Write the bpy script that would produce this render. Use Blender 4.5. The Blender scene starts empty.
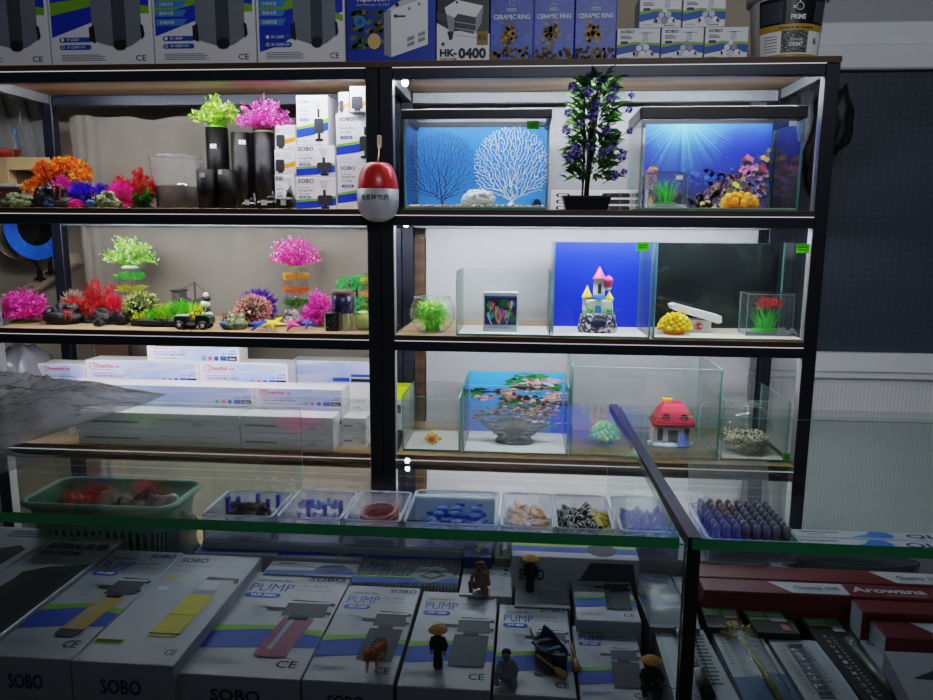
import bpy, math, random
from math import *
from mathutils import Vector, Matrix, noise
COL = bpy.context.scene.collection
SC = bpy.context.scene
# ---------------------------------------------------------------- camera model (933 x 700 frame)
FOC, PIT, YAW, ROLL, EYE = 731.7, radians(9.211), radians(4.547), radians(.385), 1.5
def ray(px, py):
    a, b = px-466.5, py-350
    c, s = cos(ROLL), sin(ROLL)
    x = (a*c+b*s)/FOC; u = -(-a*s+b*c)/FOC
    yr = cos(PIT)+u*sin(PIT); z = -sin(PIT)+u*cos(PIT)
    return (x*cos(YAW)-yr*sin(YAW), x*sin(YAW)+yr*cos(YAW), z)
def onY(px, py, Y):
    r = ray(px, py); t = Y/r[1]; return Vector((r[0]*t, Y, EYE+r[2]*t))
def onZ(px, py, Z):
    r = ray(px, py); t = (Z-EYE)/r[2]; return Vector((r[0]*t, r[1]*t, Z))
def lin(c):
    c = c/255.0
    return c/12.92 if c <= .04045 else ((c+.055)/1.055)**2.4
def L3(rgb): return (lin(rgb[0]), lin(rgb[1]), lin(rgb[2]), 1)
# ---------------------------------------------------------------- materials
_M = {}
def _new(key):
    m = bpy.data.materials.new(key); m.use_nodes = True
    nt = m.node_tree; nt.nodes.clear()
    out = nt.nodes.new('ShaderNodeOutputMaterial'); _M[key] = m
    return m, nt, out
def mat(key, rgb=None, rough=.5, metal=0., coat=0., noise_=.10, scale=30., bump=0., bscale=200., emit=0., trans=0., spec=.5, sheen=0.):
    if key in _M: return _M[key]
    if rgb is None: rgb = {'sponge_print': (38, 40, 48), 'header_green': (92, 150, 84), 'tag_offwhite': (176, 180, 176)}[key]
    m, nt, out = _new(key)
    p = nt.nodes.new('ShaderNodeBsdfPrincipled'); nt.links.new(p.outputs[0], out.inputs[0])
    tc = nt.nodes.new('ShaderNodeTexCoord')
    nz = nt.nodes.new('ShaderNodeTexNoise'); nz.inputs['Scale'].default_value = scale; nz.inputs['Detail'].default_value = 3
    nt.links.new(tc.outputs['Object'], nz.inputs['Vector'])
    mx = nt.nodes.new('ShaderNodeMixRGB'); b = L3(rgb)
    mx.inputs[1].default_value = tuple(min(1, v*(1-noise_)) for v in b[:3])+(1,)
    mx.inputs[2].default_value = tuple(min(1, v*(1+noise_)) for v in b[:3])+(1,)
    nt.links.new(nz.outputs['Fac'], mx.inputs[0]); nt.links.new(mx.outputs[0], p.inputs['Base Color'])
    p.inputs['Roughness'].default_value = rough; p.inputs['Metallic'].default_value = metal
    p.inputs['Coat Weight'].default_value = coat; p.inputs['Coat Roughness'].default_value = .12
    p.inputs['Specular IOR Level'].default_value = spec
    if emit:
        p.inputs['Emission Strength'].default_value = emit; p.inputs['Emission Color'].default_value = b
    if bump:
        n2 = nt.nodes.new('ShaderNodeTexNoise'); n2.inputs['Scale'].default_value = bscale
        nt.links.new(tc.outputs['Object'], n2.inputs['Vector'])
        bp = nt.nodes.new('ShaderNodeBump'); bp.inputs['Strength'].default_value = bump; bp.inputs['Distance'].default_value = .004
        nt.links.new(n2.outputs['Fac'], bp.inputs['Height']); nt.links.new(bp.outputs[0], p.inputs['Normal'])
    if trans:
        tr = nt.nodes.new('ShaderNodeBsdfTranslucent'); nt.links.new(mx.outputs[0], tr.inputs[0])
        ms = nt.nodes.new('ShaderNodeMixShader'); ms.inputs[0].default_value = trans
        nt.links.new(p.outputs[0], ms.inputs[1]); nt.links.new(tr.outputs[0], ms.inputs[2]); nt.links.new(ms.outputs[0], out.inputs[0])
    return m
def glass(key, tint=(245, 252, 250), haze=0., hazec=(220, 225, 230), refl=1., rough=0., bump=0., bscale=40.):
    """thin clear sheet: transparent with a Schlick reflection, optionally milky or crinkled"""
    if key in _M: return _M[key]
    m, nt, out = _new(key)
    N = nt.nodes.new; K = nt.links.new
    tr = N('ShaderNodeBsdfTransparent'); tr.inputs[0].default_value = L3(tint)
    gl = N('ShaderNodeBsdfGlossy'); gl.inputs['Roughness'].default_value = rough
    lw = N('ShaderNodeLayerWeight'); lw.inputs[0].default_value = .5
    pw = N('ShaderNodeMath'); pw.operation = 'POWER'; pw.inputs[1].default_value = 5; K(lw.outputs['Facing'], pw.inputs[0])
    ma = N('ShaderNodeMath'); ma.operation = 'MULTIPLY_ADD'; ma.inputs[1].default_value = .96*refl; ma.inputs[2].default_value = .04*refl; K(pw.outputs[0], ma.inputs[0])
    a = tr.outputs[0]
    if haze:
        di = N('ShaderNodeBsdfDiffuse'); di.inputs[0].default_value = L3(hazec)
        tl = N('ShaderNodeBsdfTranslucent'); tl.inputs[0].default_value = L3(hazec)
        m0 = N('ShaderNodeMixShader'); m0.inputs[0].default_value = .5; K(di.outputs[0], m0.inputs[1]); K(tl.outputs[0], m0.inputs[2])
        m1 = N('ShaderNodeMixShader'); m1.inputs[0].default_value = haze; K(a, m1.inputs[1]); K(m0.outputs[0], m1.inputs[2]); a = m1.outputs[0]
    m2 = N('ShaderNodeMixShader'); K(ma.outputs[0], m2.inputs[0]); K(a, m2.inputs[1]); K(gl.outputs[0], m2.inputs[2]); K(m2.outputs[0], out.inputs[0])
    if bump:
        tc = N('ShaderNodeTexCoord'); n2 = N('ShaderNodeTexNoise'); n2.inputs['Scale'].default_value = bscale; n2.inputs['Detail'].default_value = 6
        n2.inputs['Distortion'].default_value = 2.
        K(tc.outputs['Object'], n2.inputs['Vector'])
        bp = N('ShaderNodeBump'); bp.inputs['Strength'].default_value = bump; bp.inputs['Distance'].default_value = .01
        K(n2.outputs['Fac'], bp.inputs['Height']); K(bp.outputs[0], gl.inputs['Normal']); K(bp.outputs[0], lw.inputs['Normal'])
    return m
def film(key, rgb, tr, bump, bs, rough=.3):
    if key in _M: return _M[key]
    m, nt, out = _new(key); N = nt.nodes.new; K = nt.links.new
    p = N('ShaderNodeBsdfPrincipled'); p.inputs['Base Color'].default_value = L3(rgb); p.inputs['Roughness'].default_value = rough; p.inputs['Coat Weight'].default_value = .5; p.inputs['Coat Roughness'].default_value = .1
    t = N('ShaderNodeBsdfTransparent'); t.inputs[0].default_value = L3((235, 236, 238)); tl = N('ShaderNodeBsdfTranslucent'); tl.inputs[0].default_value = L3(rgb)
    tc = N('ShaderNodeTexCoord'); n = N('ShaderNodeTexNoise'); n.inputs['Scale'].default_value = bs; n.inputs['Detail'].default_value = 5; n.inputs['Distortion'].default_value = 1.5; K(tc.outputs['Object'], n.inputs['Vector'])
    b = N('ShaderNodeBump'); b.inputs['Strength'].default_value = bump; b.inputs['Distance'].default_value = .006; K(n.outputs['Fac'], b.inputs['Height']); K(b.outputs[0], p.inputs['Normal']); K(b.outputs[0], p.inputs['Coat Normal'])
    a = N('ShaderNodeMixShader'); a.inputs[0].default_value = .4; K(p.outputs[0], a.inputs[1]); K(tl.outputs[0], a.inputs[2]); c_ = N('ShaderNodeMixShader'); c_.inputs[0].default_value = tr; K(a.outputs[0], c_.inputs[1]); K(t.outputs[0], c_.inputs[2]); K(c_.outputs[0], out.inputs[0]); return m
def ramp_mat(key, stops, axis='Z', nz=.0, nscale=8., rough=.6, bump=0, coat=0.):
    """colour ramp along the object's bounding box, broken up by noise"""
    if key in _M: return _M[key]
    m, nt, out = _new(key); N = nt.nodes.new; K = nt.links.new
    p = N('ShaderNodeBsdfPrincipled'); p.inputs['Roughness'].default_value = rough; p.inputs['Coat Weight'].default_value = coat; K(p.outputs[0], out.inputs[0])
    tc = N('ShaderNodeTexCoord'); sp = N('ShaderNodeSeparateXYZ'); K(tc.outputs['Generated'], sp.inputs[0])
    n = N('ShaderNodeTexNoise'); n.inputs['Scale'].default_value = nscale; n.inputs['Detail'].default_value = 4; K(tc.outputs['Generated'], n.inputs['Vector'])
    sb = N('ShaderNodeMath'); sb.operation = 'SUBTRACT'; sb.inputs[1].default_value = .5; K(n.outputs['Fac'], sb.inputs[0])
    ma = N('ShaderNodeMath'); ma.operation = 'MULTIPLY_ADD'; ma.inputs[1].default_value = nz; K(sb.outputs[0], ma.inputs[0]); K(sp.outputs[axis], ma.inputs[2])
    cr = N('ShaderNodeValToRGB'); e = cr.color_ramp.elements
    while len(e) < len(stops): e.new(.5)
    for i, (pos, c) in enumerate(stops): e[i].position = pos; e[i].color = L3(c)
    K(ma.outputs[0], cr.inputs[0]); K(cr.outputs[0], p.inputs['Base Color'])
    if bump:
        bp = N('ShaderNodeBump'); bp.inputs['Strength'].default_value = bump; K(n.outputs['Fac'], bp.inputs['Height']); K(bp.outputs[0], p.inputs['Normal'])
    return m
def noise_mat(key, stops, scale=60., rough=.7, bump=.4, detail=5, dist=0., coat=0.):
    """colour ramp over 3-D noise: stone, moss, mixed resin paint"""
    if key in _M: return _M[key]
    m, nt, out = _new(key); N = nt.nodes.new; K = nt.links.new
    p = N('ShaderNodeBsdfPrincipled'); p.inputs['Roughness'].default_value = rough; p.inputs['Coat Weight'].default_value = coat; K(p.outputs[0], out.inputs[0])
    tc = N('ShaderNodeTexCoord'); n = N('ShaderNodeTexNoise'); n.inputs['Scale'].default_value = scale; n.inputs['Detail'].default_value = detail; n.inputs['Distortion'].default_value = dist
    K(tc.outputs['Object'], n.inputs['Vector'])
    cr = N('ShaderNodeValToRGB'); e = cr.color_ramp.elements
    while len(e) < len(stops): e.new(.5)
    for i, (pos, c) in enumerate(stops): e[i].position = pos; e[i].color = L3(c)
    K(n.outputs['Fac'], cr.inputs[0]); K(cr.outputs[0], p.inputs['Base Color'])
    if bump:
        bp = N('ShaderNodeBump'); bp.inputs['Strength'].default_value = bump; bp.inputs['Distance'].default_value = .004; K(n.outputs['Fac'], bp.inputs['Height']); K(bp.outputs[0], p.inputs['Normal'])
    return m
def wave_mat(key, c1, c2, scale=40., axis='X', rough=.6, bump=.3, dist=0., bands='BANDS'):
    if key in _M: return _M[key]
    m, nt, out = _new(key); N = nt.nodes.new; K = nt.links.new
    p = N('ShaderNodeBsdfPrincipled'); p.inputs['Roughness'].default_value = rough; K(p.outputs[0], out.inputs[0])
    tc = N('ShaderNodeTexCoord'); w = N('ShaderNodeTexWave'); w.bands_direction = axis; w.inputs['Scale'].default_value = scale; w.inputs['Distortion'].default_value = dist
    w.inputs['Detail'].default_value = 3
    K(tc.outputs['Object'], w.inputs['Vector'])
    mx = N('ShaderNodeMixRGB'); mx.inputs[1].default_value = L3(c1); mx.inputs[2].default_value = L3(c2); K(w.outputs['Fac'], mx.inputs[0]); K(mx.outputs[0], p.inputs['Base Color'])
    if bump:
        bp = N('ShaderNodeBump'); bp.inputs['Strength'].default_value = bump; bp.inputs['Distance'].default_value = .002; K(w.outputs['Fac'], bp.inputs['Height']); K(bp.outputs[0], p.inputs['Normal'])
    return m
# ---------------------------------------------------------------- text
_T = {}
def tmesh(s, bold):
    k = (s, bold)
    if k not in _T:
        cu = bpy.data.curves.new('t', 'FONT'); cu.body = s; cu.size = 1; cu.offset = bold; cu.resolution_u = 2
        ob = bpy.data.objects.new('t', cu); me = bpy.data.meshes.new_from_object(ob)
        vs = [(v.co.x, v.co.y) for v in me.vertices]; fs = [tuple(p.vertices) for p in me.polygons]
        bpy.data.objects.remove(ob); bpy.data.meshes.remove(me); bpy.data.curves.remove(cu)
        if vs:
            x0 = min(v[0] for v in vs); x1 = max(v[0] for v in vs); y0 = min(v[1] for v in vs); y1 = max(v[1] for v in vs)
        else: x0 = y0 = 0; x1 = y1 = 1
        _T[k] = ([(v[0]-x0, v[1]-y0) for v in vs], fs, max(x1-x0, 1e-4), max(y1-y0, 1e-4))
    return _T[k]
class Face:
    """a flat printed side: o = lower left corner, u across, v up; prints are laid on it in 0..1 units"""
    def __init__(s, o, u, v):
        s.o = Vector(o); s.u = Vector(u); s.v = Vector(v); s.n = s.u.cross(s.v).normalized(); s.w = s.u.length; s.h = s.v.length
    def p(s, a, b, l=1): return s.o+s.u*a+s.v*b+s.n*(.0003*l)
# ---------------------------------------------------------------- mesh builder
class MB:
    def __init__(s): s.v = []; s.f = []; s.m = []; s.s = []; s.mats = []
    def mi(s, m):
        if m not in s.mats: s.mats.append(m)
        return s.mats.index(m)
    def add(s, vs, fs, m, smooth=False):
        b = len(s.v); s.v += [Vector(p) for p in vs]; i = s.mi(m)
        for f in fs: s.f.append(tuple(b+k for k in f)); s.m.append(i); s.s.append(smooth)
    def box(s, x0, x1, y0, y1, z0, z1, m, c=0., fm=None):
        fm = fm or {}; lo = (min(x0, x1), min(y0, y1), min(z0, z1)); hi = (max(x0, x1), max(y0, y1), max(z0, z1))
        c = min(c, *(.45*(hi[i]-lo[i]) for i in range(3)))
        S = (-1, 1)
        if c <= 0:
            vs = [((lo, hi)[a][0], (lo, hi)[b][1], (lo, hi)[d][2]) for a in (0, 1) for b in (0, 1) for d in (0, 1)]
            for k, f in {('x', -1): (0, 1, 3, 2), ('x', 1): (4, 6, 7, 5), ('y', -1): (0, 4, 5, 1), ('y', 1): (2, 3, 7, 6), ('z', -1): (0, 2, 6, 4), ('z', 1): (1, 5, 7, 3)}.items():
                s.add([vs[i] for i in f], [(0, 1, 2, 3)], fm.get(k, m))
            return
        def V(sg, ax):
            return tuple(((lo, hi)[sg[i] > 0][i]) - (0 if i == ax else sg[i]*c) for i in range(3))
        for ax, nm in enumerate('xyz'):
            b, d = [i for i in range(3) if i != ax]
            for sg in S:
                q = []
                for sb, sd in ((-1, -1), (1, -1), (1, 1), (-1, 1)):
                    t = [0, 0, 0]; t[ax] = sg; t[b] = sb; t[d] = sd; q.append(V(t, ax))
                s.add(q, [(0, 1, 2, 3)], fm.get((nm, sg), m))
            for sb in S:
                for sd in S:
                    q = []
                    for e, a in ((-1, b), (1, b), (1, d), (-1, d)):
                        t = [0, 0, 0]; t[ax] = e; t[b] = sb; t[d] = sd; q.append(V(t, a))
                    s.add(q, [(0, 1, 2, 3)], m)
        for a in S:
            for b in S:
                for d in S: s.add([V((a, b, d), i) for i in range(3)], [(0, 1, 2)], m)
    def tube(s, pts, r, m, n=6, caps=True, smooth=True, closed=False):
        pts = [Vector(p) for p in pts]; k = len(pts)
        if k < 2: return
        rs = r if isinstance(r, (list, tuple)) else [r]*k
        t0 = (pts[1]-pts[0]).normalized(); up = Vector((0, 0, 1)) if abs(t0.z) < .9 else Vector((1, 0, 0))
        nrm = t0.cross(up).normalized(); vs = []
        for i, p in enumerate(pts):
            if closed: t = (pts[(i+1) % k]-pts[i-1])
            else: t = (pts[min(i+1, k-1)]-pts[max(i-1, 0)])
            t = t.normalized() if t.length > 1e-9 else t0
            nrm = (nrm-t*nrm.dot(t)); nrm = nrm.normalized() if nrm.length > 1e-6 else t.orthogonal().normalized(); bn = t.cross(nrm)
            for j in range(n):
                a = 2*pi*j/n; vs.append(p+(nrm*cos(a)+bn*sin(a))*rs[i])
        fs = []
        for i in range(k if closed else k-1):
            q = (i+1) % k
            for j in range(n): fs.append((i*n+j, i*n+(j+1) % n, q*n+(j+1) % n, q*n+j))
        if caps and not closed: fs += [tuple(range(n-1, -1, -1)), tuple((k-1)*n+j for j in range(n))]
        s.add(vs, fs, m, smooth)
    def lathe(s, prof, c, m, n=16, smooth=True, sx=1., sy=1., caps=True):
        c = Vector(c); vs = []; k = len(prof)
        for r, z in prof:
            for j in range(n):
                a = 2*pi*j/n; vs.append((c.x+r*cos(a)*sx, c.y+r*sin(a)*sy, c.z+z))
        fs = [(i*n+j, i*n+(j+1) % n, (i+1)*n+(j+1) % n, (i+1)*n+j) for i in range(k-1) for j in range(n)]
        if caps:
            if prof[0][0] > 1e-6: fs.append(tuple(range(n-1, -1, -1)))
            if prof[-1][0] > 1e-6: fs.append(tuple((k-1)*n+j for j in range(n)))
        s.add(vs, fs, m, smooth)
    def ell(s, c, r, m, nu=12, nv=8, smooth=True, z0=-1., jit=0., seed=0):
        if not isinstance(r, (list, tuple)): r = (r, r, r)
        c = Vector(c); vs = []; t0 = -pi/2 if z0 <= -1 else asin(z0)
        for i in range(nv+1):
            t = t0+(pi/2-t0)*i/nv
            for j in range(nu):
                a = 2*pi*j/nu; d = Vector((cos(t)*cos(a), cos(t)*sin(a), sin(t)))
                q = 1+(jit*noise.noise(d*2.3+Vector((seed, seed*.7, 3))) if jit else 0)
                vs.append((c.x+r[0]*d.x*q, c.y+r[1]*d.y*q, c.z+r[2]*d.z*q))
        s.add(vs, [(i*nu+j, i*nu+(j+1) % nu, (i+1)*nu+(j+1) % nu, (i+1)*nu+j) for i in range(nv) for j in range(nu)]+([tuple(range(nu-1, -1, -1))] if z0 > -1 else []), m, smooth)
    def leaf(s, p, d, l, w, m, up=None, fold=.25):
        p = Vector(p); d = Vector(d).normalized(); up = Vector(up) if up else Vector((0, 0, 1))
        sd = d.cross(up); sd = sd.normalized() if sd.length > 1e-4 else Vector((1, 0, 0)); nn = sd.cross(d)
        s.add([p, p+d*l*.5+sd*w*.5+nn*w*fold, p+d*l, p+d*l*.5-sd*w*.5+nn*w*fold], [(0, 1, 2), (0, 2, 3)], m)
    def blade(s, p, d, l, w, m, bend=.3, k=3):
        p = Vector(p); d = Vector(d).normalized(); h = Vector((d.x, d.y, 0)); h = h.normalized() if h.length > 1e-4 else Vector((1, 0, 0))
        sd = Vector((-h.y, h.x, 0)); vs = []
        for i in range(k+1):
            t = i/k; q = p+d*l*t+(h-Vector((0, 0, .6)))*(bend*l*t*t); ww = w*.5*(1-t*.9)
            vs += [q-sd*ww, q+sd*ww]
        s.add(vs, [(2*i, 2*i+1, 2*i+3, 2*i+2) for i in range(k)], m)
    def prism(s, poly, y0, y1, m, mside=None):
        """polygon in XZ pulled from y0 to y1"""
        n = len(poly); vs = [(x, y0, z) for x, z in poly]+[(x, y1, z) for x, z in poly]
        s.add(vs, [tuple(range(n)), tuple(range(2*n-1, n-1, -1))], m); s.add(vs, [(i, (i+1) % n, n+(i+1) % n, n+i) for i in range(n)], mside or m)
    def prismz(s, poly, z0, z1, m):
        n = len(poly); vs = [(x, y, z0) for x, y in poly]+[(x, y, z1) for x, y in poly]
        s.add(vs, [tuple(range(n-1, -1, -1)), tuple(range(n, 2*n))], m); s.add(vs, [(i, (i+1) % n, n+(i+1) % n, n+i) for i in range(n)], m)
    # prints on a Face
    def poly(s, F, pts, m, l=1): s.add([F.p(a, b, l) for a, b in pts], [tuple(range(len(pts)))], m)
    def rect(s, F, a0, b0, a1, b1, m, l=1): s.poly(F, [(a0, b0), (a1, b0), (a1, b1), (a0, b1)], m, l)
    def disc(s, F, a, b, r, m, l=1, n=14, ra=None):
        ra = ra or r*F.h/F.w; s.poly(F, [(a+ra*cos(2*pi*i/n), b+r*sin(2*pi*i/n)) for i in range(n)], m, l)
    def pill(s, F, a0, b0, a1, b1, m, l=1):
        r = (b1-b0)/2; ra = r*F.h/F.w; k = 6
        s.poly(F, [(a1-ra+ra*sin(pi*i/k), b0+r-r*cos(pi*i/k)) for i in range(k+1)]+[(a0+ra-ra*sin(pi*i/k), b0+r+r*cos(pi*i/k)) for i in range(k+1)], m, l)
    def text(s, F, t, a, b, h, m, w=None, bold=.01, l=3, al='l'):
        """letters of height h (fraction of the face), optionally w wide"""
        vs, fs, tw, th = tmesh(t, bold)
        if not fs: return
        ky = h/th; kx = (w/tw) if w else ky*F.h/F.w
        if al == 'c': a -= kx*tw/2
        elif al == 'r': a -= kx*tw
        s.add([F.p(a+x*kx, b+y*ky, l) for x, y in vs], fs, m)
    def lines(s, F, a0, b0, a1, b1, n, m, l=1, seed=0, fill=.45):
        rr = random.Random(seed)
        for i in range(n):
            y = b1-(b1-b0)*(i+.5)/n; hh = (b1-b0)/n*fill/2; s.rect(F, a0, y-hh, a0+(a1-a0)*rr.uniform(.7, 1), y+hh, m, l)
    def rot(s, i0, c, rz=0., rx=0., ry=0.):
        R = Matrix.Rotation(rz, 3, 'Z') @ Matrix.Rotation(ry, 3, 'Y') @ Matrix.Rotation(rx, 3, 'X'); c = Vector(c)
        for i in range(i0, len(s.v)): s.v[i] = R @ (s.v[i]-c)+c
    def mark(s): return len(s.v)
    def obj(s, name, org):
        me = bpy.data.meshes.new(name); org = Vector(org)
        me.from_pydata([tuple(p-org) for p in s.v], [], s.f)
        for m in s.mats: me.materials.append(m)
        me.polygons.foreach_set('material_index', s.m); me.polygons.foreach_set('use_smooth', s.s); me.update()
        o = bpy.data.objects.new(name, me); COL.objects.link(o); return o
WL = {}
def tag(o, label=None, cat=None, group=None, kind=None):
    if label: o['label'] = label
    if cat: o['category'] = cat
    if group: o['group'] = group
    if kind: o['kind'] = kind
    return o
def solo(mb, name, label, cat, group=None, kind=None):
    lo = [min(p[i] for p in mb.v) for i in range(3)]; hi = [max(p[i] for p in mb.v) for i in range(3)]
    org = ((lo[0]+hi[0])/2, (lo[1]+hi[1])/2, lo[2]); o = mb.obj(name, org); o.location = org; WL[o.name] = Vector(org)
    return tag(o, label, cat, group, kind)
def struct(mb, name): return solo(mb, name, None, None, None, 'structure')
def root(name, label, cat, loc, group=None):
    o = bpy.data.objects.new(name, None); COL.objects.link(o); o.location = loc; o.empty_display_size = .05; WL[o.name] = Vector(loc)
    return tag(o, label, cat, group)
def part(mb, name, parent, label=None, kind=None):
    o = mb.obj(name, WL[parent.name]); o.parent = parent; WL[o.name] = WL[parent.name]
    return tag(o, label, None, None, kind)
def dup(o, loc, label=None, rz=None, parent=None):
    c = o.copy(); COL.objects.link(c); c.location = loc
    if label: c['label'] = label
    if rz is not None: c.rotation_euler = (0, 0, rz)
    for ch in list(o.children):
        d = ch.copy(); COL.objects.link(d); d.parent = c
        for g in list(ch.children):
            e = g.copy(); COL.objects.link(e); e.parent = d
    return c
def remesh(o, size):
    m = o.modifiers.new('fuse', 'REMESH'); m.mode = 'VOXEL'; m.voxel_size = size; m.use_smooth_shade = True
    return o
# common colours
WHITE = mat('white_card', (232, 232, 236), .45, noise_=.03)
DIMW = mat('white_print', (240, 240, 242), .5, noise_=.02)
INK = mat('dark_ink', (28, 30, 36), .5)
NAVY = mat('navy_ink', (22, 34, 90), .5)
BLUE = mat('blue_ink', (30, 84, 178), .5)
PBLUE = mat('royal_blue_ink', (18, 58, 190), .5)
GREEN = mat('green_ink', (132, 176, 40), .5)
GREY = mat('grey_ink', (150, 153, 160), .5)
LGREY = mat('light_grey_ink', (200, 203, 210), .5)
DGREY = mat('dark_grey_ink', (70, 74, 82), .5)
BLACK = mat('black_plastic', (14, 15, 18), .4)
RED = mat('red_ink', (200, 28, 36), .5)
YEL = mat('yellow_ink', (196, 176, 40), .5)
ORANGE = mat('orange_ink', (240, 150, 30), .5)
STEEL = mat('charcoal_powder_coat', (36, 40, 50), .38, .3, noise_=.06)
ZINC = mat('galvanised_beam', (128, 132, 134), .5, .35, noise_=.3, scale=120)
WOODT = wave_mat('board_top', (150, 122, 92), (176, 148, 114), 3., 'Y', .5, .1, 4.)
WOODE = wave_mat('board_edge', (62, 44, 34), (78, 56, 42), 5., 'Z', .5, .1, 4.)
TANKG = glass('tank_glass', (253, 255, 254))
EDGE = mat('glass_cut_edge', (120, 190, 180), .15, coat=.6, noise_=.05, trans=.4)
CLEARP = glass('clear_plastic', (252, 253, 254), haze=.10, refl=1.3, rough=.03)
STICK = mat('price_sticker_white', (236, 236, 236), .5, noise_=.02)
LIME = mat('lime_sticker', (140, 232, 30), .5, noise_=.04, trans=.65)
def rnd(seed): return random.Random(seed)
# ================================================================ setting
S1, S2, S3, S4, S5 = 1.985, 1.564, 1.185, .805, .40
YF, YB = 2.2, 2.62
mb = MB(); mb.box(-4, 4, -1.5, 3.2, -.05, 0, mat('floor_tile', (120, 118, 114), .35, scale=4)); struct(mb, 'floor')
wallm = mat('cream_wall', (176, 166, 148), .85, noise_=.05, scale=6, bump=.05)
mb = MB(); mb.box(-4, .80, 2.86, 3.0, 0, 3.0, wallm); struct(mb, 'wall_back')
mb = MB(); mb.box(-4.1, -4, -1.5, 3.0, 0, 3.0, wallm); struct(mb, 'wall_left')
# right partition: dark mesh window over a ribbed white panel
gp = mat('grey_wall_paint', (168, 170, 174), .8, noise_=.04)
pvc = mat('white_frame_pvc', (232, 234, 238), .4, noise_=.03)
wt = onY(880, 70, 2.86).z; wb = onY(880, 353, 2.86).z
mb = MB(); mb.box(.80, 3.2, 2.88, 3.0, wt+.16, 3.0, gp); struct(mb, 'wall_right_partition')
# window: frame, mesh pane
mb = MB()
mb.box(.80, 3.2, 2.84, 2.90, wt, wt+.085, pvc, .006); mb.box(.80, 3.2, 2.86, 2.90, wt+.085, wt+.165, pvc, .006)
mb.box(.80, 3.2, 2.84, 2.90, wb-.075, wb, pvc, .006); mb.box(.80, 3.2, 2.85, 2.90, wb-.10, wb-.075, pvc, .004)
mb.box(.80, .86, 2.835, 2.90, 0, wt, pvc, .005)
win = struct(mb, 'window_1')
m, nt, out = _new('dark_dotted_screen'); N = nt.nodes.new; K = nt.links.new
p = N('ShaderNodeBsdfPrincipled'); p.inputs['Roughness'].default_value = .45; K(p.outputs[0], out.inputs[0])
tc = N('ShaderNodeTexCoord'); vo = N('ShaderNodeTexVoronoi'); vo.inputs['Scale'].default_value = 42; vo.inputs['Randomness'].default_value = 0; K(tc.outputs['Object'], vo.inputs['Vector'])
cr = N('ShaderNodeValToRGB'); cr.color_ramp.elements[0].color = L3((84, 94, 104)); cr.color_ramp.elements[0].position = .2; cr.color_ramp.elements[1].color = L3((68, 78, 88)); cr.color_ramp.elements[1].position = .5
K(vo.outputs['Distance'], cr.inputs[0]); K(cr.outputs[0], p.inputs['Base Color'])
mb = MB(); mb.box(.86, 3.2, 2.875, 2.885, wb, wt, m); part(mb, 'window_screen', win)
rib = wave_mat('ribbed_white_panel', (226, 228, 232), (240, 241, 244), 22., 'X', .55, .25)
mb = MB(); mb.box(.86, 3.2, 2.88, 3.0, 0, wb-.09, rib); struct(mb, 'wall_lower_panel')
pz = onY(790, 372, 2.86).z
mb = MB(); mb.box(.86, 1.02, 2.86, 2.885, .1, pz, pvc, .004); mb.box(.875, 1.02, 2.855, 2.87, .1, pz-.03, rib, .003); mb.box(.96, .985, 2.85, 2.875, .1, pz-.03, pvc, .004); struct(mb, 'trim_1')
# white sheet behind the right bay, brown plank beside it, curtain behind the left bay
xa, xb = onY(426, 250, 2.63).x, onY(757, 250, 2.63).x
mb = MB(); mb.box(xa, xb, 2.6225, 2.634, 0.0, onY(500, 108, 2.63).z, mat('white_backing_sheet', (172, 174, 178), .6, noise_=.04, scale=3), .002)
solo(mb, 'backing_sheet', 'large white backing sheet standing behind the tanks of the right rack', 'panel')
xp = onY(414, 250, 2.63).x
mb = MB(); mb.box(xp, xa-.003, 2.6225, 2.65, 0.0, 1.48, wave_mat('brown_plank', (70, 52, 38), (92, 70, 50), 6, 'Z', .6, .2, 3), .002)
solo(mb, 'wooden_plank', 'narrow brown plank upright beside the white backing sheet', 'plank')
x0, x1 = onY(74, 200, 2.66).x, onY(385, 200, 2.66).x
mb = MB(); nx, nz = 90, 30; rr = rnd(5); vs = []
for j in range(nz+1):
    for i in range(nx+1):
        t = i/nx; z = .02+(1.903+.006*sin(t*17)+.005*sin(t*41)-.02)*j/nz
        xx = x0+(x1-x0)*t + (.05*(1-j/nz) if i == 0 else 0)
        w = .012*noise.noise(Vector((t*9, j/nz*1.2, 1)))+.006*sin(t*60+3*noise.noise(Vector((t*3, j*.05, 0))))*(.3+.7*noise.noise(Vector((t*4, 2, j*.06)))**2)
        if t < .10: w += .018*sin(t*190)*(1-t*8)
        vs.append((xx, 2.668+w, z))
mb.add(vs, [(j*(nx+1)+i, j*(nx+1)+i+1, (j+1)*(nx+1)+i+1, (j+1)*(nx+1)+i) for j in range(nz) for i in range(nx)], mat('taupe_cloth', (124, 119, 108), .9, noise_=.06, scale=14, bump=.15, bscale=260), True)
solo(mb, 'backdrop_cloth', 'taupe cloth hung as a backdrop behind the left rack', 'cloth')
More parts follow.
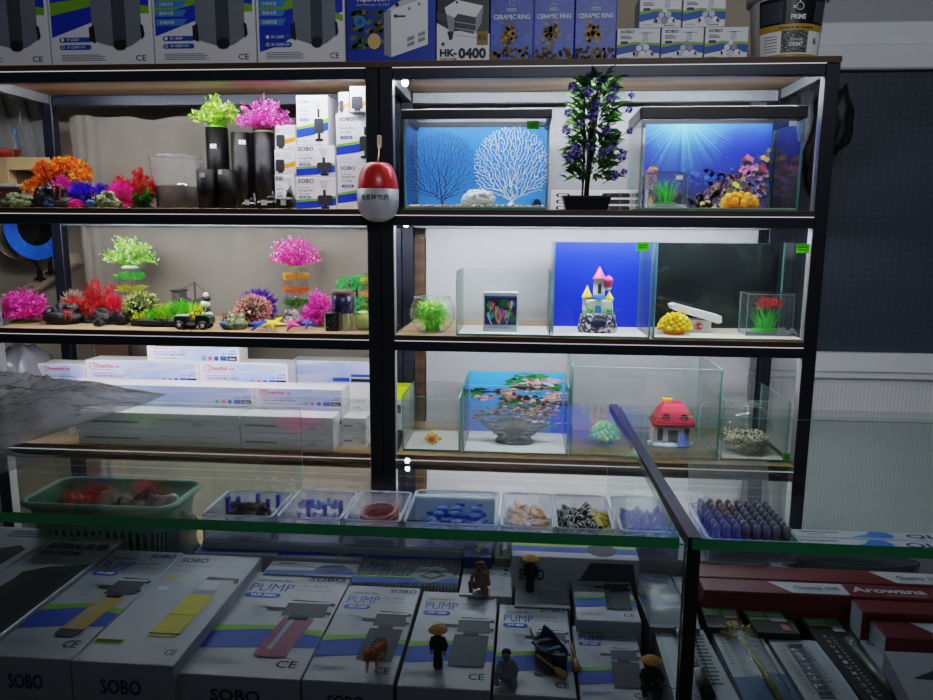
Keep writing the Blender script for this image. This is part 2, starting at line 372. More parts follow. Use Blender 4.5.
# ---------------------------------------------------------------- the two racks
def rack(x0, x1, label, right_open):
    r = root('shelving_rack', label, 'shelf rack', ((x0+x1)/2, (YF+YB)/2, 0), 'black steel shelving racks')
    pw = .039
    for xx in (x0, x1-pw):
        for yy in (YF, YB-pw):
            mb = MB(); z1 = 1.967
            inner = ZINC if (yy == YF) else STEEL
            a = ('x', 1) if xx == x0 else ('x', -1)
            mb.box(xx, xx+pw, yy, yy+pw, 0, z1, STEEL, .002, {a: inner} if yy == YF else None)
            part(mb, 'post', r)
    for k, z in enumerate((1.967, 1.546, 1.167, .787, .382)):
        mb = MB(); zb = z-.031
        mb.box(x0+pw, x1-pw, YF, YF+.028, zb, z, STEEL, .0015, {('y', 1): ZINC}); part(mb, 'front_beam', r)
        mb = MB(); mb.box(x0+pw, x1-pw, YB-.03, YB, zb-.004, z, ZINC if (right_open or k) else STEEL, .0015); part(mb, 'rear_beam', r)
        for xx, s in ((x0+.004, 0), (x1-.034, 1)):
            mb = MB(); mb.box(xx, xx+.03, YF+pw, YB-pw, zb, z, STEEL if k else ZINC, .0015); part(mb, 'side_beam', r)
        mb = MB()
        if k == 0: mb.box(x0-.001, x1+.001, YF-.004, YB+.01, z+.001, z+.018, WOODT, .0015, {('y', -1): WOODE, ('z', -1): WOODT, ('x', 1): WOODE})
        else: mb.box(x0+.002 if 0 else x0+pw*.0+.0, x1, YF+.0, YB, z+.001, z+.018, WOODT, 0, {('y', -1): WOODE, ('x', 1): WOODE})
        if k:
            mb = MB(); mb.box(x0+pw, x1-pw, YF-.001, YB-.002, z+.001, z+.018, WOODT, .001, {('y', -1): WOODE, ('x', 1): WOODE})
        part(mb, 'shelf_board', r)
        mb = MB(); mb.box(x0+pw, x1-pw, YF-.0015, YF+.012, z-.0012, z+.0012, mat('leaked_light_glow', (225, 230, 240), .3, emit=.40)); part(mb, 'light_leak_strip', r, 'thin glowing strip imitating light leaking between board and beam')  # glowing strip stands in for LED light leaking through the gap
    return r
XL0, XC, XR1 = -1.733, -.437, .859
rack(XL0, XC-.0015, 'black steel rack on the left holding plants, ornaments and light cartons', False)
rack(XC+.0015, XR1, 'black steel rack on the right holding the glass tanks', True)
GLOW = mat('led_bulb', (235, 243, 255), .4, emit=40.)
names = {0: 'top', 1: 'second', 2: 'third', 3: 'fourth'}
for side, (a, b) in (('left', (XL0+.08, XC-.06)), ('right', (XC+.06, XR1-.07))):
    for k, z in enumerate((1.967, 1.546, 1.167, .787)):
        r = root('led_tube', 'slim white LED tube under the %s board of the %s rack' % (names[k], side), 'light', ((a+b)/2, YF+.05, z-.0125), 'LED tubes under the boards')
        mb = MB(); mb.tube([(a, YF+.052, z-.0125), (b, YF+.052, z-.0125)], .0055, mat('led_diffuser_%s_%d' % (side, k), (232, 240, 255), .4, emit=(84., 96., 36. if side == 'left' else 48., 62.)[k]*(1. if side == 'left' else 1.2)), 6, smooth=False); part(mb, 'diffuser', r)
        for e in (a-.02, b):
            mb = MB(); mb.box(e, e+.02, YF+.043, YF+.061, z-.027, z-.001, DIMW, .002); part(mb, 'end_cap', r)
q = onY(405, 83, 2.28)
r = root('led_bulb', 'small glowing LED bulb under the second board of the right rack, beside the centre post', 'light', (q.x, 2.28, 1.545))
mb = MB(); mb.ell((q.x, 2.28, 1.521), .009, GLOW, 10, 7); part(mb, 'bulb', r)
mb = MB(); mb.lathe([(.008, 0), (.008, .014)], (q.x, 2.28, 1.530), DIMW, 10); part(mb, 'holder', r)
r = root('led_bulb', 'small glowing LED bulb under the top board of the right rack, beside the centre post', 'light', (q.x, 2.28, 1.966))
mb = MB(); mb.ell((q.x, 2.28, q.z), .010, GLOW, 10, 7); part(mb, 'bulb', r)
mb = MB(); mb.lathe([(.009, 0), (.009, 1.966-q.z-.008)], (q.x, 2.28, q.z+.008), DIMW, 10); part(mb, 'holder', r)
# side of the left rack: leaning boards, crate, spool, power strip
bm_ = mat('grey_leaning_board', (186, 186, 180), .6, noise_=.08); be_ = mat('board_black_edge', (24, 25, 28), .5)
for i, (pa, pb, lab) in enumerate((((-6, 86), (24, 170), 'grey black-edged board leaning left of the left rack, nearest the crate'),
                               ((17, 86), (40, 165), 'grey black-edged board leaning left of the rack, middle one of three'),
                               ((34, 92), (52, 160), 'grey black-edged board leaning left of the rack, nearest the rear post'))):
    A = onY(pa[0], pa[1], 2.76+.03*i); B = onY(pb[0], pb[1], 2.76+.03*i); d = (B-A); d.normalize(); A2 = A-d*.15; B2 = Vector(A2)+d*((A2.z-1.676)/-d.z)
    n = Vector((-d.z, 0, d.x)); w = .085
    mb = MB(); P = [A2, B2, B2-n*w, A2-n*w]; e = n*.012
    y0 = 2.76+.03*i
    mb.prism([(v.x, v.z) for v in P], y0, y0+.015, bm_)
    mb.prism([(v.x, v.z) for v in (A2-n*w, B2-n*w, B2-n*w-e, A2-n*w-e)], y0-.003, y0+.015, be_)
    solo(mb, 'leaning_board', lab, 'board', 'grey boards leaning left of the rack')
A = onY(-8, 165, 2.66); B = onY(27, 197, 2.66)
cw = mat('pale_pine', (206, 176, 128), .6, noise_=.12)
mb = MB(); z0 = 1.33
t = .035
q0, q1 = onY(2, 160, 2.58), onY(33, 178, 2.58)
mb = MB(); mb.box(q0.x-.30, onY(56, 185, 2.8).x, 2.57, 2.86, 1.648, 1.660, mat('wall_shelf_white', (196, 196, 192), .5), .002); solo(mb, 'wall_shelf', 'short white wall shelf carrying the pine crate left of the rack', 'shelf')
r = root('wooden_crate', 'pale pine crate frame at the far left beside the orange coral plants', 'crate', (q0.x, 2.6, 1.6602))
mb = MB(); mb.box(q0.x-.02, q0.x+.02, 2.58, 2.75, 1.6602, q0.z+.01, cw, .002); part(mb, 'upright', r)
mb = MB(); mb.box(q0.x+.0202, q1.x+.07, 2.58, 2.61, q0.z-.035, q0.z+.01, cw, .002); part(mb, 'top_rail', r)
mb = MB(); mb.box(q0.x+.0202, q1.x+.07, 2.62, 2.70, 1.6602, q0.z-.036, mat('crate_inside', (98, 84, 74), .7), .002); part(mb, 'inner_panel', r)
q = onY(3, 145, 2.78)
mb = MB(); mb.box(q.x-.22, q.x+.06, 2.765, 2.855, 1.6602, q.z+.06, mat('pale_blue_plastic', (120, 165, 205), .4), .006)
solo(mb, 'storage_box', 'pale blue box behind the pine crate at the far left', 'box')
q = onY(3, 155, 2.68)
mb = MB(); mb.lathe([(.012, -.022), (.05, -.012), (.062, .012), (.058, .014), (.045, -.006), (0, -.01)], (q.x, 2.68, q0.z+.034), mat('rust_red_ceramic', (170, 58, 40), .5, noise_=.4, scale=90), 18)
solo(mb, 'ornament_bowl', 'small rust red bowl on the pine crate at the left edge', 'bowl')
q = onY(31, 222, 2.70)
sr, ir = .128, .074; cx, cz = q.x-.01, q.z-.016
spb = noise_mat('spool_print', [(0, (20, 70, 190)), (.62, (40, 110, 220)), (.72, (90, 150, 235)), (.78, (200, 120, 120)), (.84, (240, 240, 240))], 70, .4, 0)
rt = root('cable_spool', 'blue round cable spool with black core hanging at the left side of the rack', 'spool', (cx, 2.70, cz-sr))
mb = MB(); i0 = mb.mark(); n = 40
ring = lambda y, r: [(cx+r*cos(2*pi*i/n), y, cz+r*sin(2*pi*i/n)) for i in range(n)]
def annulus(mb, y, ro, ri, m):
    mb.add(ring(y, ro)+ring(y, ri), [(i, (i+1) % n, n+(i+1) % n, n+i) for i in range(n)], m)
annulus(mb, 2.66, sr, ir, spb); annulus(mb, 2.665, sr, ir, spb); mb.add(ring(2.66, sr)+ring(2.665, sr), [(i, (i+1) % n, n+(i+1) % n, n+i) for i in range(n)], spb)
mb.rot(i0, (cx, 2.70, cz), rz=radians(70)); part(mb, 'front_flange', rt)
mb = MB(); i0 = mb.mark(); mb.add(ring(2.662, ir)+ring(2.742, ir), [(i, (i+1) % n, n+(i+1) % n, n+i) for i in range(n)]+[tuple(range(n, 2*n))], BLACK); mb.rot(i0, (cx, 2.70, cz), rz=radians(70)); part(mb, 'core', rt, 'black hollow core')
mb = MB(); i0 = mb.mark(); mb.add(ring(2.75, sr)+ring(2.755, sr), [(i, (i+1) % n, n+(i+1) % n, n+i) for i in range(n)]+[tuple(range(n)), tuple(range(n, 2*n))], mat('spool_cream', (196, 178, 152), .5)); mb.rot(i0, (cx, 2.70, cz), rz=radians(70)); part(mb, 'rear_flange', rt, 'cream rear flange')
mb = MB(); mb.tube([(cx-.04, 2.86, cz+.055), (cx-.03, 2.70, cz+.055)], .008, STEEL); part(mb, 'hanger', rt)
# power strip
A, B = onY(28, 290, 2.80), onY(62, 266, 2.80); d = (B-A); Ln = d.length; ang = atan2(d.z, d.x)
rt = root('power_strip', 'cream power strip fixed slanting on the wall left of the rack', 'power strip', A)
mb = MB(); i0 = mb.mark(); mb.box(A.x-.02, A.x+Ln+.06, 2.80, 2.86, A.z-.026, A.z+.026, mat('cream_plastic', (206, 192, 168), .5), .008)
for k in range(4):
    mb.ell((A.x+.02+k*.05, 2.80, A.z), (.006, .003, .006), RED, 8, 5)
mb.rot(i0, A, ry=-ang); part(mb, 'housing', rt)
for (px, py, qx, qy, lab) in ((40, 277, 24, 257, 'black plug in the lower socket of the cream power strip'), (51, 271, 58, 245, 'black plug in the upper socket of the cream power strip')):
    P = onY(px, py, 2.79); Q = onY(qx, qy, 2.80)
    pr = root('power_plug', lab, 'plug', P, 'black plugs in the power strip')
    mb = MB(); mb.lathe([(.022, 0), (.022, .006), (.012, .012), (.009, .035), (.006, .05)], (P.x, 2.79, P.z-.012), BLACK, 12); part(mb, 'plug_body', pr)
    mb = MB(); mb.tube([(P.x, 2.79, P.z+.035), (P.x*.7+Q.x*.3, 2.79, P.z+.065), (Q.x, 2.80, Q.z+.01), (Q.x-.05, 2.80, Q.z+.09)], .004, BLACK); part(mb, 'cord', pr)
A = [onY(x, y, 2.66) for x, y in ((20, 104), (20, 120), (23, 135), (27, 150), (28, 172))]
mb = MB(); mb.tube(A, .003, mat('grey_cable', (160, 160, 158), .5), 5); A = [onY(x, y, 2.655) for x, y in ((20, 104), (19, 122), (14, 145), (11, 175))]; mb.tube(A, .0015, mat('grey_cable'), 5)
solo(mb, 'hanging_cable', 'thin grey cable hanging in front of the leaning boards at the far left', 'cable')
q = onY(13, 93, 2.52)
mb = MB(); mb.box(q.x-.012, q.x+.012, 2.51, 2.516, q.z-.016, q.z+.018, STICK, .001); F = Face((q.x-.01, 2.509, q.z-.014), (.02, 0, 0), (0, 0, .03)); mb.rect(F, .2, .2, .8, .75, GREY); mb.rect(F, .35, .3, .6, .55, STICK, 2)
solo(mb, 'shelf_tag', 'small white tag on the side rail at the top left of the rack', 'tag')
# black bag with clear plastic hanging at the right end
xq = onY(822, 150, 2.5)
def crumple(mb, c, r, m, seed, nu=40, nv=28, amp=.25, fr=2.2):
    c = Vector(c); vs = []
    for i in range(nv+1):
        t = -pi/2+pi*i/nv
        for j in range(nu):
            a = 2*pi*j/nu; d = Vector((cos(t)*cos(a), cos(t)*sin(a), sin(t)))
            s = Vector((seed, seed*1.7, 0)); q = 1+amp*noise.noise(d*fr+s)+amp*.6*abs(noise.noise(d*fr*2.4+s))+amp*.35*noise.noise(d*fr*5+s)
            vs.append((c.x+r[0]*d.x*q, c.y+r[1]*d.y*q, c.z+r[2]*d.z*q))
    mb.add(vs, [(i*nu+j, i*nu+(j+1) % nu, (i+1)*nu+(j+1) % nu, (i+1)*nu+j) for i in range(nv) for j in range(nu)], m, True)
CRINK = glass('crinkled_film', (225, 228, 232), haze=.25, hazec=(190, 195, 200), refl=2.2, rough=.12, bump=.9, bscale=35)
BAGB = mat('black_bag_film', (8, 8, 10), .5, bump=.5, bscale=18)
q = onY(815, 145, 2.68)
rt = root('hanging_bag', 'black plastic bag with clear film hanging behind the right end post', 'bag', (q.x+.06, 2.72, onY(815, 200, 2.68).z))
mb = MB(); crumple(mb, onY(805, 116, 2.66), (.026, .02, .085), film('bag_clear_film', (176, 178, 182), .3, 1., 40, .2), 3, amp=.35); part(mb, 'clear_film', rt, 'crinkled clear film')
mb = MB(); crumple(mb, onY(815, 148, 2.69), (.036, .035, .15), BAGB, 7, amp=.25); i0 = mb.mark(); part(mb, 'bag_body', rt)
mb = MB(); crumple(mb, onY(838, 120, 2.72), (.045, .035, .1), BAGB, 9, amp=.25); part(mb, 'bag_knot', rt)
# ================================================================ printed cartons on the top boards
def carton(l, r, t, base, Y, depth, z0, m=WHITE, ym=None, c=.0015):
    """carton whose front spans pixels l..r; returns mesh builder, front Face, and the extents"""
    ym = ym if ym is not None else (t+base)/2
    x0, x1 = onY(l, ym, Y).x, onY(r, ym, Y).x
    z1 = onY((l+r)/2, t, Y).z if t > -900 else z0-t/1000-.9+.0
    mb = MB(); mb.box(x0, x1, Y, Y+depth, z0, z1, m, c)
    return mb, Face((x0, Y-.0002, z0), (x1-x0, 0, 0), (0, 0, z1-z0)), (x0, x1, z0, z1)
def fins(mb, F, pts, m, l): mb.poly(F, pts, m, l)
CAN = mat('canister_grey_ink', (124, 128, 138), .5); CAND = mat('canister_dark_ink', (74, 78, 88), .5)
def sf_carton(l, r, model, lab, variant):
    Y = YF+.035; ym = 40; x0, x1 = onY(l, ym, Y).x, onY(r, ym, Y).x; z0, z1 = S1, S1+.36
    mb = MB(); mb.box(x0, x1, Y, Y+.30, z0, z1, WHITE, .002)
    F = Face((x0, Y-.0002, z0), (x1-x0, 0, 0), (0, 0, z1-z0)); k = .36/.172   # visible part is the lowest .172 m
    V = lambda b: b/k
    if variant != 3:
        mb.poly(F, [(.02, V(.50)), (.5, V(.80)), (.98, V(1.0)), (.98, V(1.5)), (.02, V(1.5))], PBLUE, 1)
        mb.poly(F, [(.02, V(.86)), (.45, V(1.02)), (.98, V(.84)), (.98, V(1.0)), (.45, V(1.16)), (.02, V(1.08))], GREEN, 2)
        mb.rect(F, .80, V(.55), .99, V(.88), WHITE, 3)
    else:
        mb.poly(F, [(.03, V(.22)), (.3, V(.34)), (.42, V(.5)), (.98, V(.86)), (.98, V(1.5)), (.03, V(1.5))], PBLUE, 1)
        mb.poly(F, [(.03, V(.80)), (.5, V(.95)), (.98, V(.70)), (.98, V(.80)), (.5, V(1.1)), (.03, V(.94))], GREEN, 2)
    # chinese feature banners
    if variant in (2, 3):
        for i, s in enumerate(('三档过滤', '静音水泵', '杀菌除藻')):
            b = 1.02-.15*i-(.02 if variant == 3 else 0); mb.poly(F, [(.03, V(b-.05)), (.30, V(b-.05)), (.34, V(b+.06)), (.03, V(b+.06))], mat('sky_ink', (70, 140, 200), .5), 3)
            mb.text(F, s, .07, V(b-.025), V(.06), DIMW, None, 0, 4)
    # canister picture
    a0, a1 = (.42, .90)
    mb.poly(F, [(a0, V(.48)), (a0, V(1.6)), (a1, V(1.6)), (a1, V(.48)), (a1-.1, V(.36)), (a0+.28, V(.30)), (a0+.04, V(.42))], CAN, 5)
    mb.poly(F, [(a0+.20, V(.40)), (a0+.20, V(1.6)), (a0+.33, V(1.6)), (a0+.33, V(.40))], CAND, 6)
    mb.poly(F, [(a0-.03, V(.44)), (a0-.03, V(.66)), (a0+.02, V(.70)), (a0+.03, V(.40))], INK, 7)
    mb.poly(F, [(a1, V(.45)), (a1+.03, V(.52)), (a1+.02, V(.68)), (a1-.01, V(.72))], INK, 7)
    mb.pill(F, a0+.20, V(.28), a0+.33, V(.46), INK, 8)
    for i, s in enumerate((model, model+'-UV')):
        b = .42-.125*i; mb.pill(F, .09, V(b), .40, V(b+.08), BLUE, 4); mb.disc(F, .125, V(b+.04), V(.03), DIMW, 9)
        if i: mb.disc(F, .125, V(b+.04), V(.018), NAVY, 10)
        mb.text(F, s, .165, V(b+.018), V(.045), DIMW, None, .01, 9)
    mb.lines(F, .10, V(.10), .60, V(.22), 4, GREY, 3, 3)
    mb.text(F, 'CE', .83, V(.10), V(.095), INK, .10, .0, 3)
    return solo(mb, 'filter_carton', lab, 'carton', 'canister filter cartons on the top board')
sf_carton(-52, 48.5, 'SF-2800F', 'white canister filter carton at the far left end of the top board', 1)
sf_carton(50.5, 152.5, 'SF-2200F', 'white canister filter carton marked SF-2200F and SF-2200F-UV', 1)
sf_carton(154, 255.5, 'SF-1800F', 'white canister filter carton marked SF-1800F with blue banners', 2)
sf_carton(257, 345, 'SF-1200F', 'white canister filter carton with large blue wave, marked SF-1200F, left of the blue carton', 3)
# blue external filter carton
Y = YF+.03; x0, x1 = onY(347, 40, Y).x, onY(436, 40, Y).x; z0, z1 = S1, S1+.26
mb = MB(); mb.box(x0, x1, Y, Y+.2, z0, z1, mat('cobalt_card', (22, 62, 170), .4, noise_=.06), .002)
F = Face((x0, Y-.0002, z0), (x1-x0, 0, 0), (0, 0, z1-z0)); k = .26/.172; V = lambda b: b/k
rr = rnd(4); LEAF = [mat('print_leaf_%d' % i, c, .5) for i, c in enumerate(((48, 92, 40), (90, 130, 50), (30, 60, 50), (120, 110, 50), (60, 70, 30)))]
for i in range(60):
    a, b = rr.uniform(.04, .40), rr.uniform(.2, .86); b = .2+(b-.2)*(1-.5*abs(a-.2))
    mb.poly(F, [(a, V(b)), (a+rr.uniform(.02, .07), V(b+.03)), (a+.05, V(b+.1)), (a-.02, V(b+.06))], rr.choice(LEAF), 1+i % 3)
mb.disc(F, .15, V(.68), V(.10), mat('discus_blue', (60, 130, 190), .5, noise_=.3, scale=200), 5); mb.disc(F, .15, V(.68), V(.05), mat('discus_stripe', (40, 90, 160), .5), 6)
mb.disc(F, .31, V(.36), V(.13), mat('discus_peach', (222, 180, 120), .5, noise_=.2, scale=80), 5, ra=.075)
mb.poly(F, [(.42, V(.14)), (.50, V(.10)), (.50, V(.86)), (.42, V(.82))], GREY, 5); mb.poly(F, [(.50, V(.10)), (.91, V(.30)), (.91, V(1.06)), (.50, V(.86))], DIMW, 5)
mb.poly(F, [(.50, V(.86)), (.91, V(1.06)), (.87, V(1.12)), (.60, V(1.0)), (.44, V(.84))], LGREY, 6)
mb.disc(F, .57, V(.94), V(.035), INK, 7); mb.disc(F, .55, V(.76), V(.03), DGREY, 7); mb.rect(F, .56, V(.74), .66, V(.77), DGREY, 7)
for a, b in ((.69, .87), (.80, .94)): mb.rect(F, a, V(b-.02), a+.03, V(b+.03), GREY, 7)
for a, b in ((.68, .30), (.80, .37)):
    for q in (0, .09): mb.poly(F, [(a, V(b+q-.04)), (a+.08, V(b+q)), (a+.08, V(b+q+.06)), (a, V(b+q+.02))], GREY, 7)
mb.text(F, 'AQUARIUM', .12, V(.985), V(.10), DIMW, .36, .02, 4); mb.text(F, 'EXTERNAL FILTER', .12, V(.93), V(.03), LGREY, .36, 0, 4)
solo(mb, 'filter_carton', 'cobalt blue carton printed with a white external filter and discus fish', 'carton')
# HK-0400 carton
x0, x1 = onY(436.8, 40, Y).x, onY(489.5, 40, Y).x; z1 = S1+.23
mb = MB(); mb.box(x0, x1, Y, Y+.18, z0, z1, mat('black_card', (26, 24, 28), .4), .002); F = Face((x0, Y-.0002, z0), (x1-x0, 0, 0), (0, 0, z1-z0)); k = .23/.172; V = lambda b: b/k
mb.poly(F, [(0, V(0)), (1, V(0)), (1, V(.46)), (.55, V(.52)), (.3, V(.5)), (0, V(.64))], DIMW, 1)
mb.poly(F, [(0, V(.70)), (0, V(.82)), (.20, V(.76)), (.20, V(.64))], DGREY, 2)
mb.poly(F, [(.15, V(.88)), (.38, V(1.0)), (.88, V(.90)), (.74, V(.72)), (.40, V(.78)), (.34, V(.72)), (.18, V(.78))], DIMW, 4)
mb.poly(F, [(.18, V(.78)), (.34, V(.72)), (.32, V(.46)), (.24, V(.44))], GREY, 3); mb.poly(F, [(.36, V(.75)), (.74, V(.70)), (.70, V(.46)), (.40, V(.52))], DGREY, 3)
mb.poly(F, [(.74, V(.72)), (.88, V(.88)), (.84, V(.62)), (.72, V(.44))], GREY, 3)
mb.poly(F, [(.20, V(.50)), (.32, V(.50)), (.30, V(.38)), (.24, V(.36))], INK, 5); mb.disc(F, .38, V(.96), V(.02), INK, 6)
for i in range(3): mb.poly(F, [(.34, V(.66-.1*i)), (.76, V(.60-.1*i)), (.76, V(.59-.1*i)), (.34, V(.65-.1*i))], LGREY, 6)
mb.rect(F, .76, V(.28), .97, V(.50), mat('gold_ink', (150, 116, 40), .5), 5); mb.text(F, '新品', .79, V(.36), V(.09), INK, .15, .01, 6)
mb.text(F, 'HK-', .06, V(.10), V(.12), INK, .32, .05, 5); mb.text(F, '0400', .41, V(.06), V(.18), INK, .53, .05, 5); mb.text(F, '外挂式过滤器', .06, V(.03), V(.05), INK, .32, 0, 5)
mb.disc(F, .12, V(.30), V(.03), DGREY, 4); mb.rect(F, .3, V(1.02), .55, V(1.1), RED, 4)
solo(mb, 'filter_carton', 'black and white hang-on filter carton marked HK-0400', 'carton')
# ceramic ring cartons
CER = noise_mat('ceramic_blue_card', [(.3, (22, 50, 150)), (.6, (40, 80, 190)), (.75, (70, 110, 200))], 26, .4, 0, 3, 1.5)
RNG = [mat('ring_yellow', (196, 160, 70), .6), mat('ring_tan', (150, 118, 62), .6), mat('ring_brown', (90, 74, 52), .6), mat('ring_dark', (44, 46, 52), .6)]
for i, (l, r, lab) in enumerate(((490, 533, 'leftmost of the three blue CERAMIC RING cartons, beside the HK-0400 carton'), (533.7, 574, 'middle one of the three blue CERAMIC RING cartons'), (574.6, 616, 'rightmost of the three blue CERAMIC RING cartons, beside the small white boxes'))):
    x0, x1 = onY(l, 40, Y).x, onY(r, 40, Y).x; z1 = S1+.205; mb = MB(); mb.box(x0, x1, Y, Y+.12, z0, z1, CER, .002); F = Face((x0, Y-.0002, z0), (x1-x0, 0, 0), (0, 0, z1-z0)); k = .205/.172; V = lambda b: b/k
    rr = rnd(i+30)
    mb.text(F, 'CERAMIC RING', .5, V(.68), V(.075), DIMW, .84, .02, 3, 'c'); mb.tube([F.p(.5+.06*cos(t), V(.94+.05*sin(t)), 2) for t in [j*.5 for j in range(13)]], .0006, DIMW, 3); mb.lines(F, .38, V(.80), .62, V(.86), 2, LGREY, 2, i)
    for j in range(46):
        t = rr.uniform(0, 2*pi); q = rr.uniform(0, 1); a, b = .44+.20*q*cos(t), .46+.19*q*sin(t)
        if j % 5 == 0: a, b = a-.02, b-.06
        mb.disc(F, a, V(b), V(.035), rr.choice(RNG[:3]), 2+j % 4, 6)
    for j in range(46): mb.disc(F, rr.uniform(.03, .97), V(rr.uniform(.02, .18)+.05*rr.random()), V(.032), rr.choice(RNG[1:]), 2+j % 4, 6)
    solo(mb, 'ceramic_ring_carton', lab, 'carton', 'blue ceramic ring cartons')
# small white sponge filter boxes in the pyramid
def stonebox(l, r, t, base, zz, lab, grp):
    x0, x1 = onY(l, (t+base)/2, Y).x, onY(r, (t+base)/2, Y).x; z1 = zz+.088; mb = MB(); mb.box(x0, x1, Y, Y+.10, zz, z1, WHITE, .0015); F = Face((x0, Y-.0002, zz), (x1-x0, 0, 0), (0, 0, z1-zz))
    mb.text(F, 'SOBO', .08, .84, .10, INK, .32, .02); mb.lines(F, .08, .66, .36, .78, 3, DGREY, 2, 1); mb.pill(F, .08, .52, .26, .60, NAVY, 2)
    mb.poly(F, [(0, .40), (.4, .50), (1, .46), (1, .54), (.4, .58), (0, .50)], GREEN, 1); mb.poly(F, [(0, .18), (.4, .28), (1, .22), (1, .46), (.4, .50), (0, .40)], BLUE, 1)
    mb.rect(F, .60, .62, .72, .86, LGREY, 3); mb.rect(F, .50, .84, .86, .87, LGREY, 3)
    rr = rnd(int(l))
    for a, b, q in ((.45, .22, .12), (.60, .20, .13), (.76, .22, .12), (.52, .38, .11), (.68, .40, .12), (.60, .52, .09), (.84, .20, .08), (.38, .2, .08), (.62, .62, .05)): mb.disc(F, a, b, q*.85, rr.choice((LGREY, DIMW, GREY)), 4, 9)
    mb.lines(F, .60, .04, .92, .09, 1, DGREY, 2, 4); mb.lines(F, .08, .07, .36, .11, 1, GREY, 2, 4)
    return solo(mb, 'sponge_filter_box', lab, 'box', grp)
for l, r, n in ((617, 660, 'left'), (661.5, 703.5, 'middle'), (705, 748, 'right')): stonebox(l, r, 22, 59, S1, 'small white SOBO media box, %s one in the lower row of three' % n, 'small white boxes by the bucket')
for l, r, n in ((640, 682, 'left'), (683.5, 726, 'right')): stonebox(l, r, -14, 21, S1+.0885, 'small white SOBO media box, %s one of the upper pair on the top board' % n, 'small white boxes by the bucket')
# bucket
q = onY(785, 56, 2.32); bx = q.x; by = 2.33; k = by/FOC
r1, r2 = .087, .108; zt = S1+.235
rt = root('bucket', 'white plastic bucket with black and gold PRIME label on the top board', 'bucket', (bx, by, S1))
mb = MB(); mb.lathe([(r1, 0), (r1+.002, .004), (r2-.004, .19), (r2-.004, .235), (0, .235)], (bx, by, S1), mat('white_bucket', (205, 206, 208), .4, noise_=.03), 36); pail = part(mb, 'pail', rt)
mb = MB(); mb.lathe([(r2-.003, .172), (r2+.006, .175), (r2+.006, .188), (r2-.002, .19)], (bx, by, S1), mat('white_bucket'), 36, caps=False); part(mb, 'rim', rt)
def wrap(mb, a0, a1, z0, z1, m, l=1, n=16):
    R = lambda z: r1+.002+(r2-.006-r1)*(z/.19)+.0012*l
    vs = []
    for i in range(n+1):
        a = a0+(a1-a0)*i/n
        for z in (z0, z1): vs.append((bx+R(z)*sin(a), by-R(z)*cos(a), S1+z))
    mb.add(vs, [(2*i, 2*i+2, 2*i+3, 2*i+1) for i in range(n)], m)
def wraptext(mb, s, a, z, h, m, w=None, bold=.02, l=3):
    vs, fs, tw, th = tmesh(s, bold); ky = h/th; kx = (w/tw) if w else ky/.1
    P = []
    for x, y in vs:
        aa = a+(x-tw/2)*kx; zz = z+y*ky; R = r1+.002+(r2-.006-r1)*(zz/.19)+.0012*l; P.append((bx+R*sin(aa), by-R*cos(aa), S1+zz))
    mb.add(P, fs, m)
mb = MB(); LA = radians(-62); LB = radians(52)
wrap(mb, LA, LB, .015, .165, DIMW, 1); wrap(mb, LA, LB, .095, .165, mat('label_black', (20, 20, 24), .4), 2); wrap(mb, LA, LB, .078, .094, mat('label_gold', (190, 150, 40), .4), 2); wrap(mb, LA, LB, .004, .016, mat('label_gold'), 2)
wrap(mb, radians(-24), radians(20), .02, .078, noise_mat('pebble_print', [(.4, (30, 30, 32)), (.55, (110, 110, 110)), (.7, (200, 200, 200))], 260, .5, 0), 2)
wrap(mb, LA*.95, radians(-24), .10, .155, DGREY, 3); wrap(mb, radians(26), LB*.95, .10, .155, DGREY, 3)
wraptext(mb, 'PRIME', 0, .106, .013, DIMW, .40, .03, 4)
mb.tube([(bx+(r2)*sin(t*.0+.09*cos(t)), by-(r2)*cos(.09*cos(t)), S1+.138+.010*sin(t)) for t in [j*2*pi/12 for j in range(12)]], .0015, DIMW, 4, closed=True)
wraptext(mb, 'v', 0, .151, .006, DIMW, .1, .05, 4); wraptext(mb, 'x', -.13, .134, .008, DIMW, .08, .05, 4)
wraptext(mb, 'DR HIKARI  BIO  MARKETS', 0, .082, .006, INK, .95, .01, 3); wraptext(mb, 'diatomite', 0, .05, .007, DIMW, .36, .01, 4); wraptext(mb, '1000MT', 0, .035, .012, DIMW, .40, .03, 4); wraptext(mb, '5L', .62, .045, .014, INK, .14, .02, 3)
for i in range(6): wrap(mb, LA*.85, radians(-30), .025+.008*i, .0265+.008*i, GREY, 3)
part(mb, 'label', pail, 'black and gold printed label')
mb = MB(); mb.tube([(bx+(r2+.004)*cos(a), by+(r2+.004)*sin(a)*1., S1+.18+.02*(a/pi)) for a in [pi+.2-j*.1 for j in range(-6, 8)]], .003, mat('bucket_handle_gold', (150, 120, 50), .4), 5); part(mb, 'handle', rt)

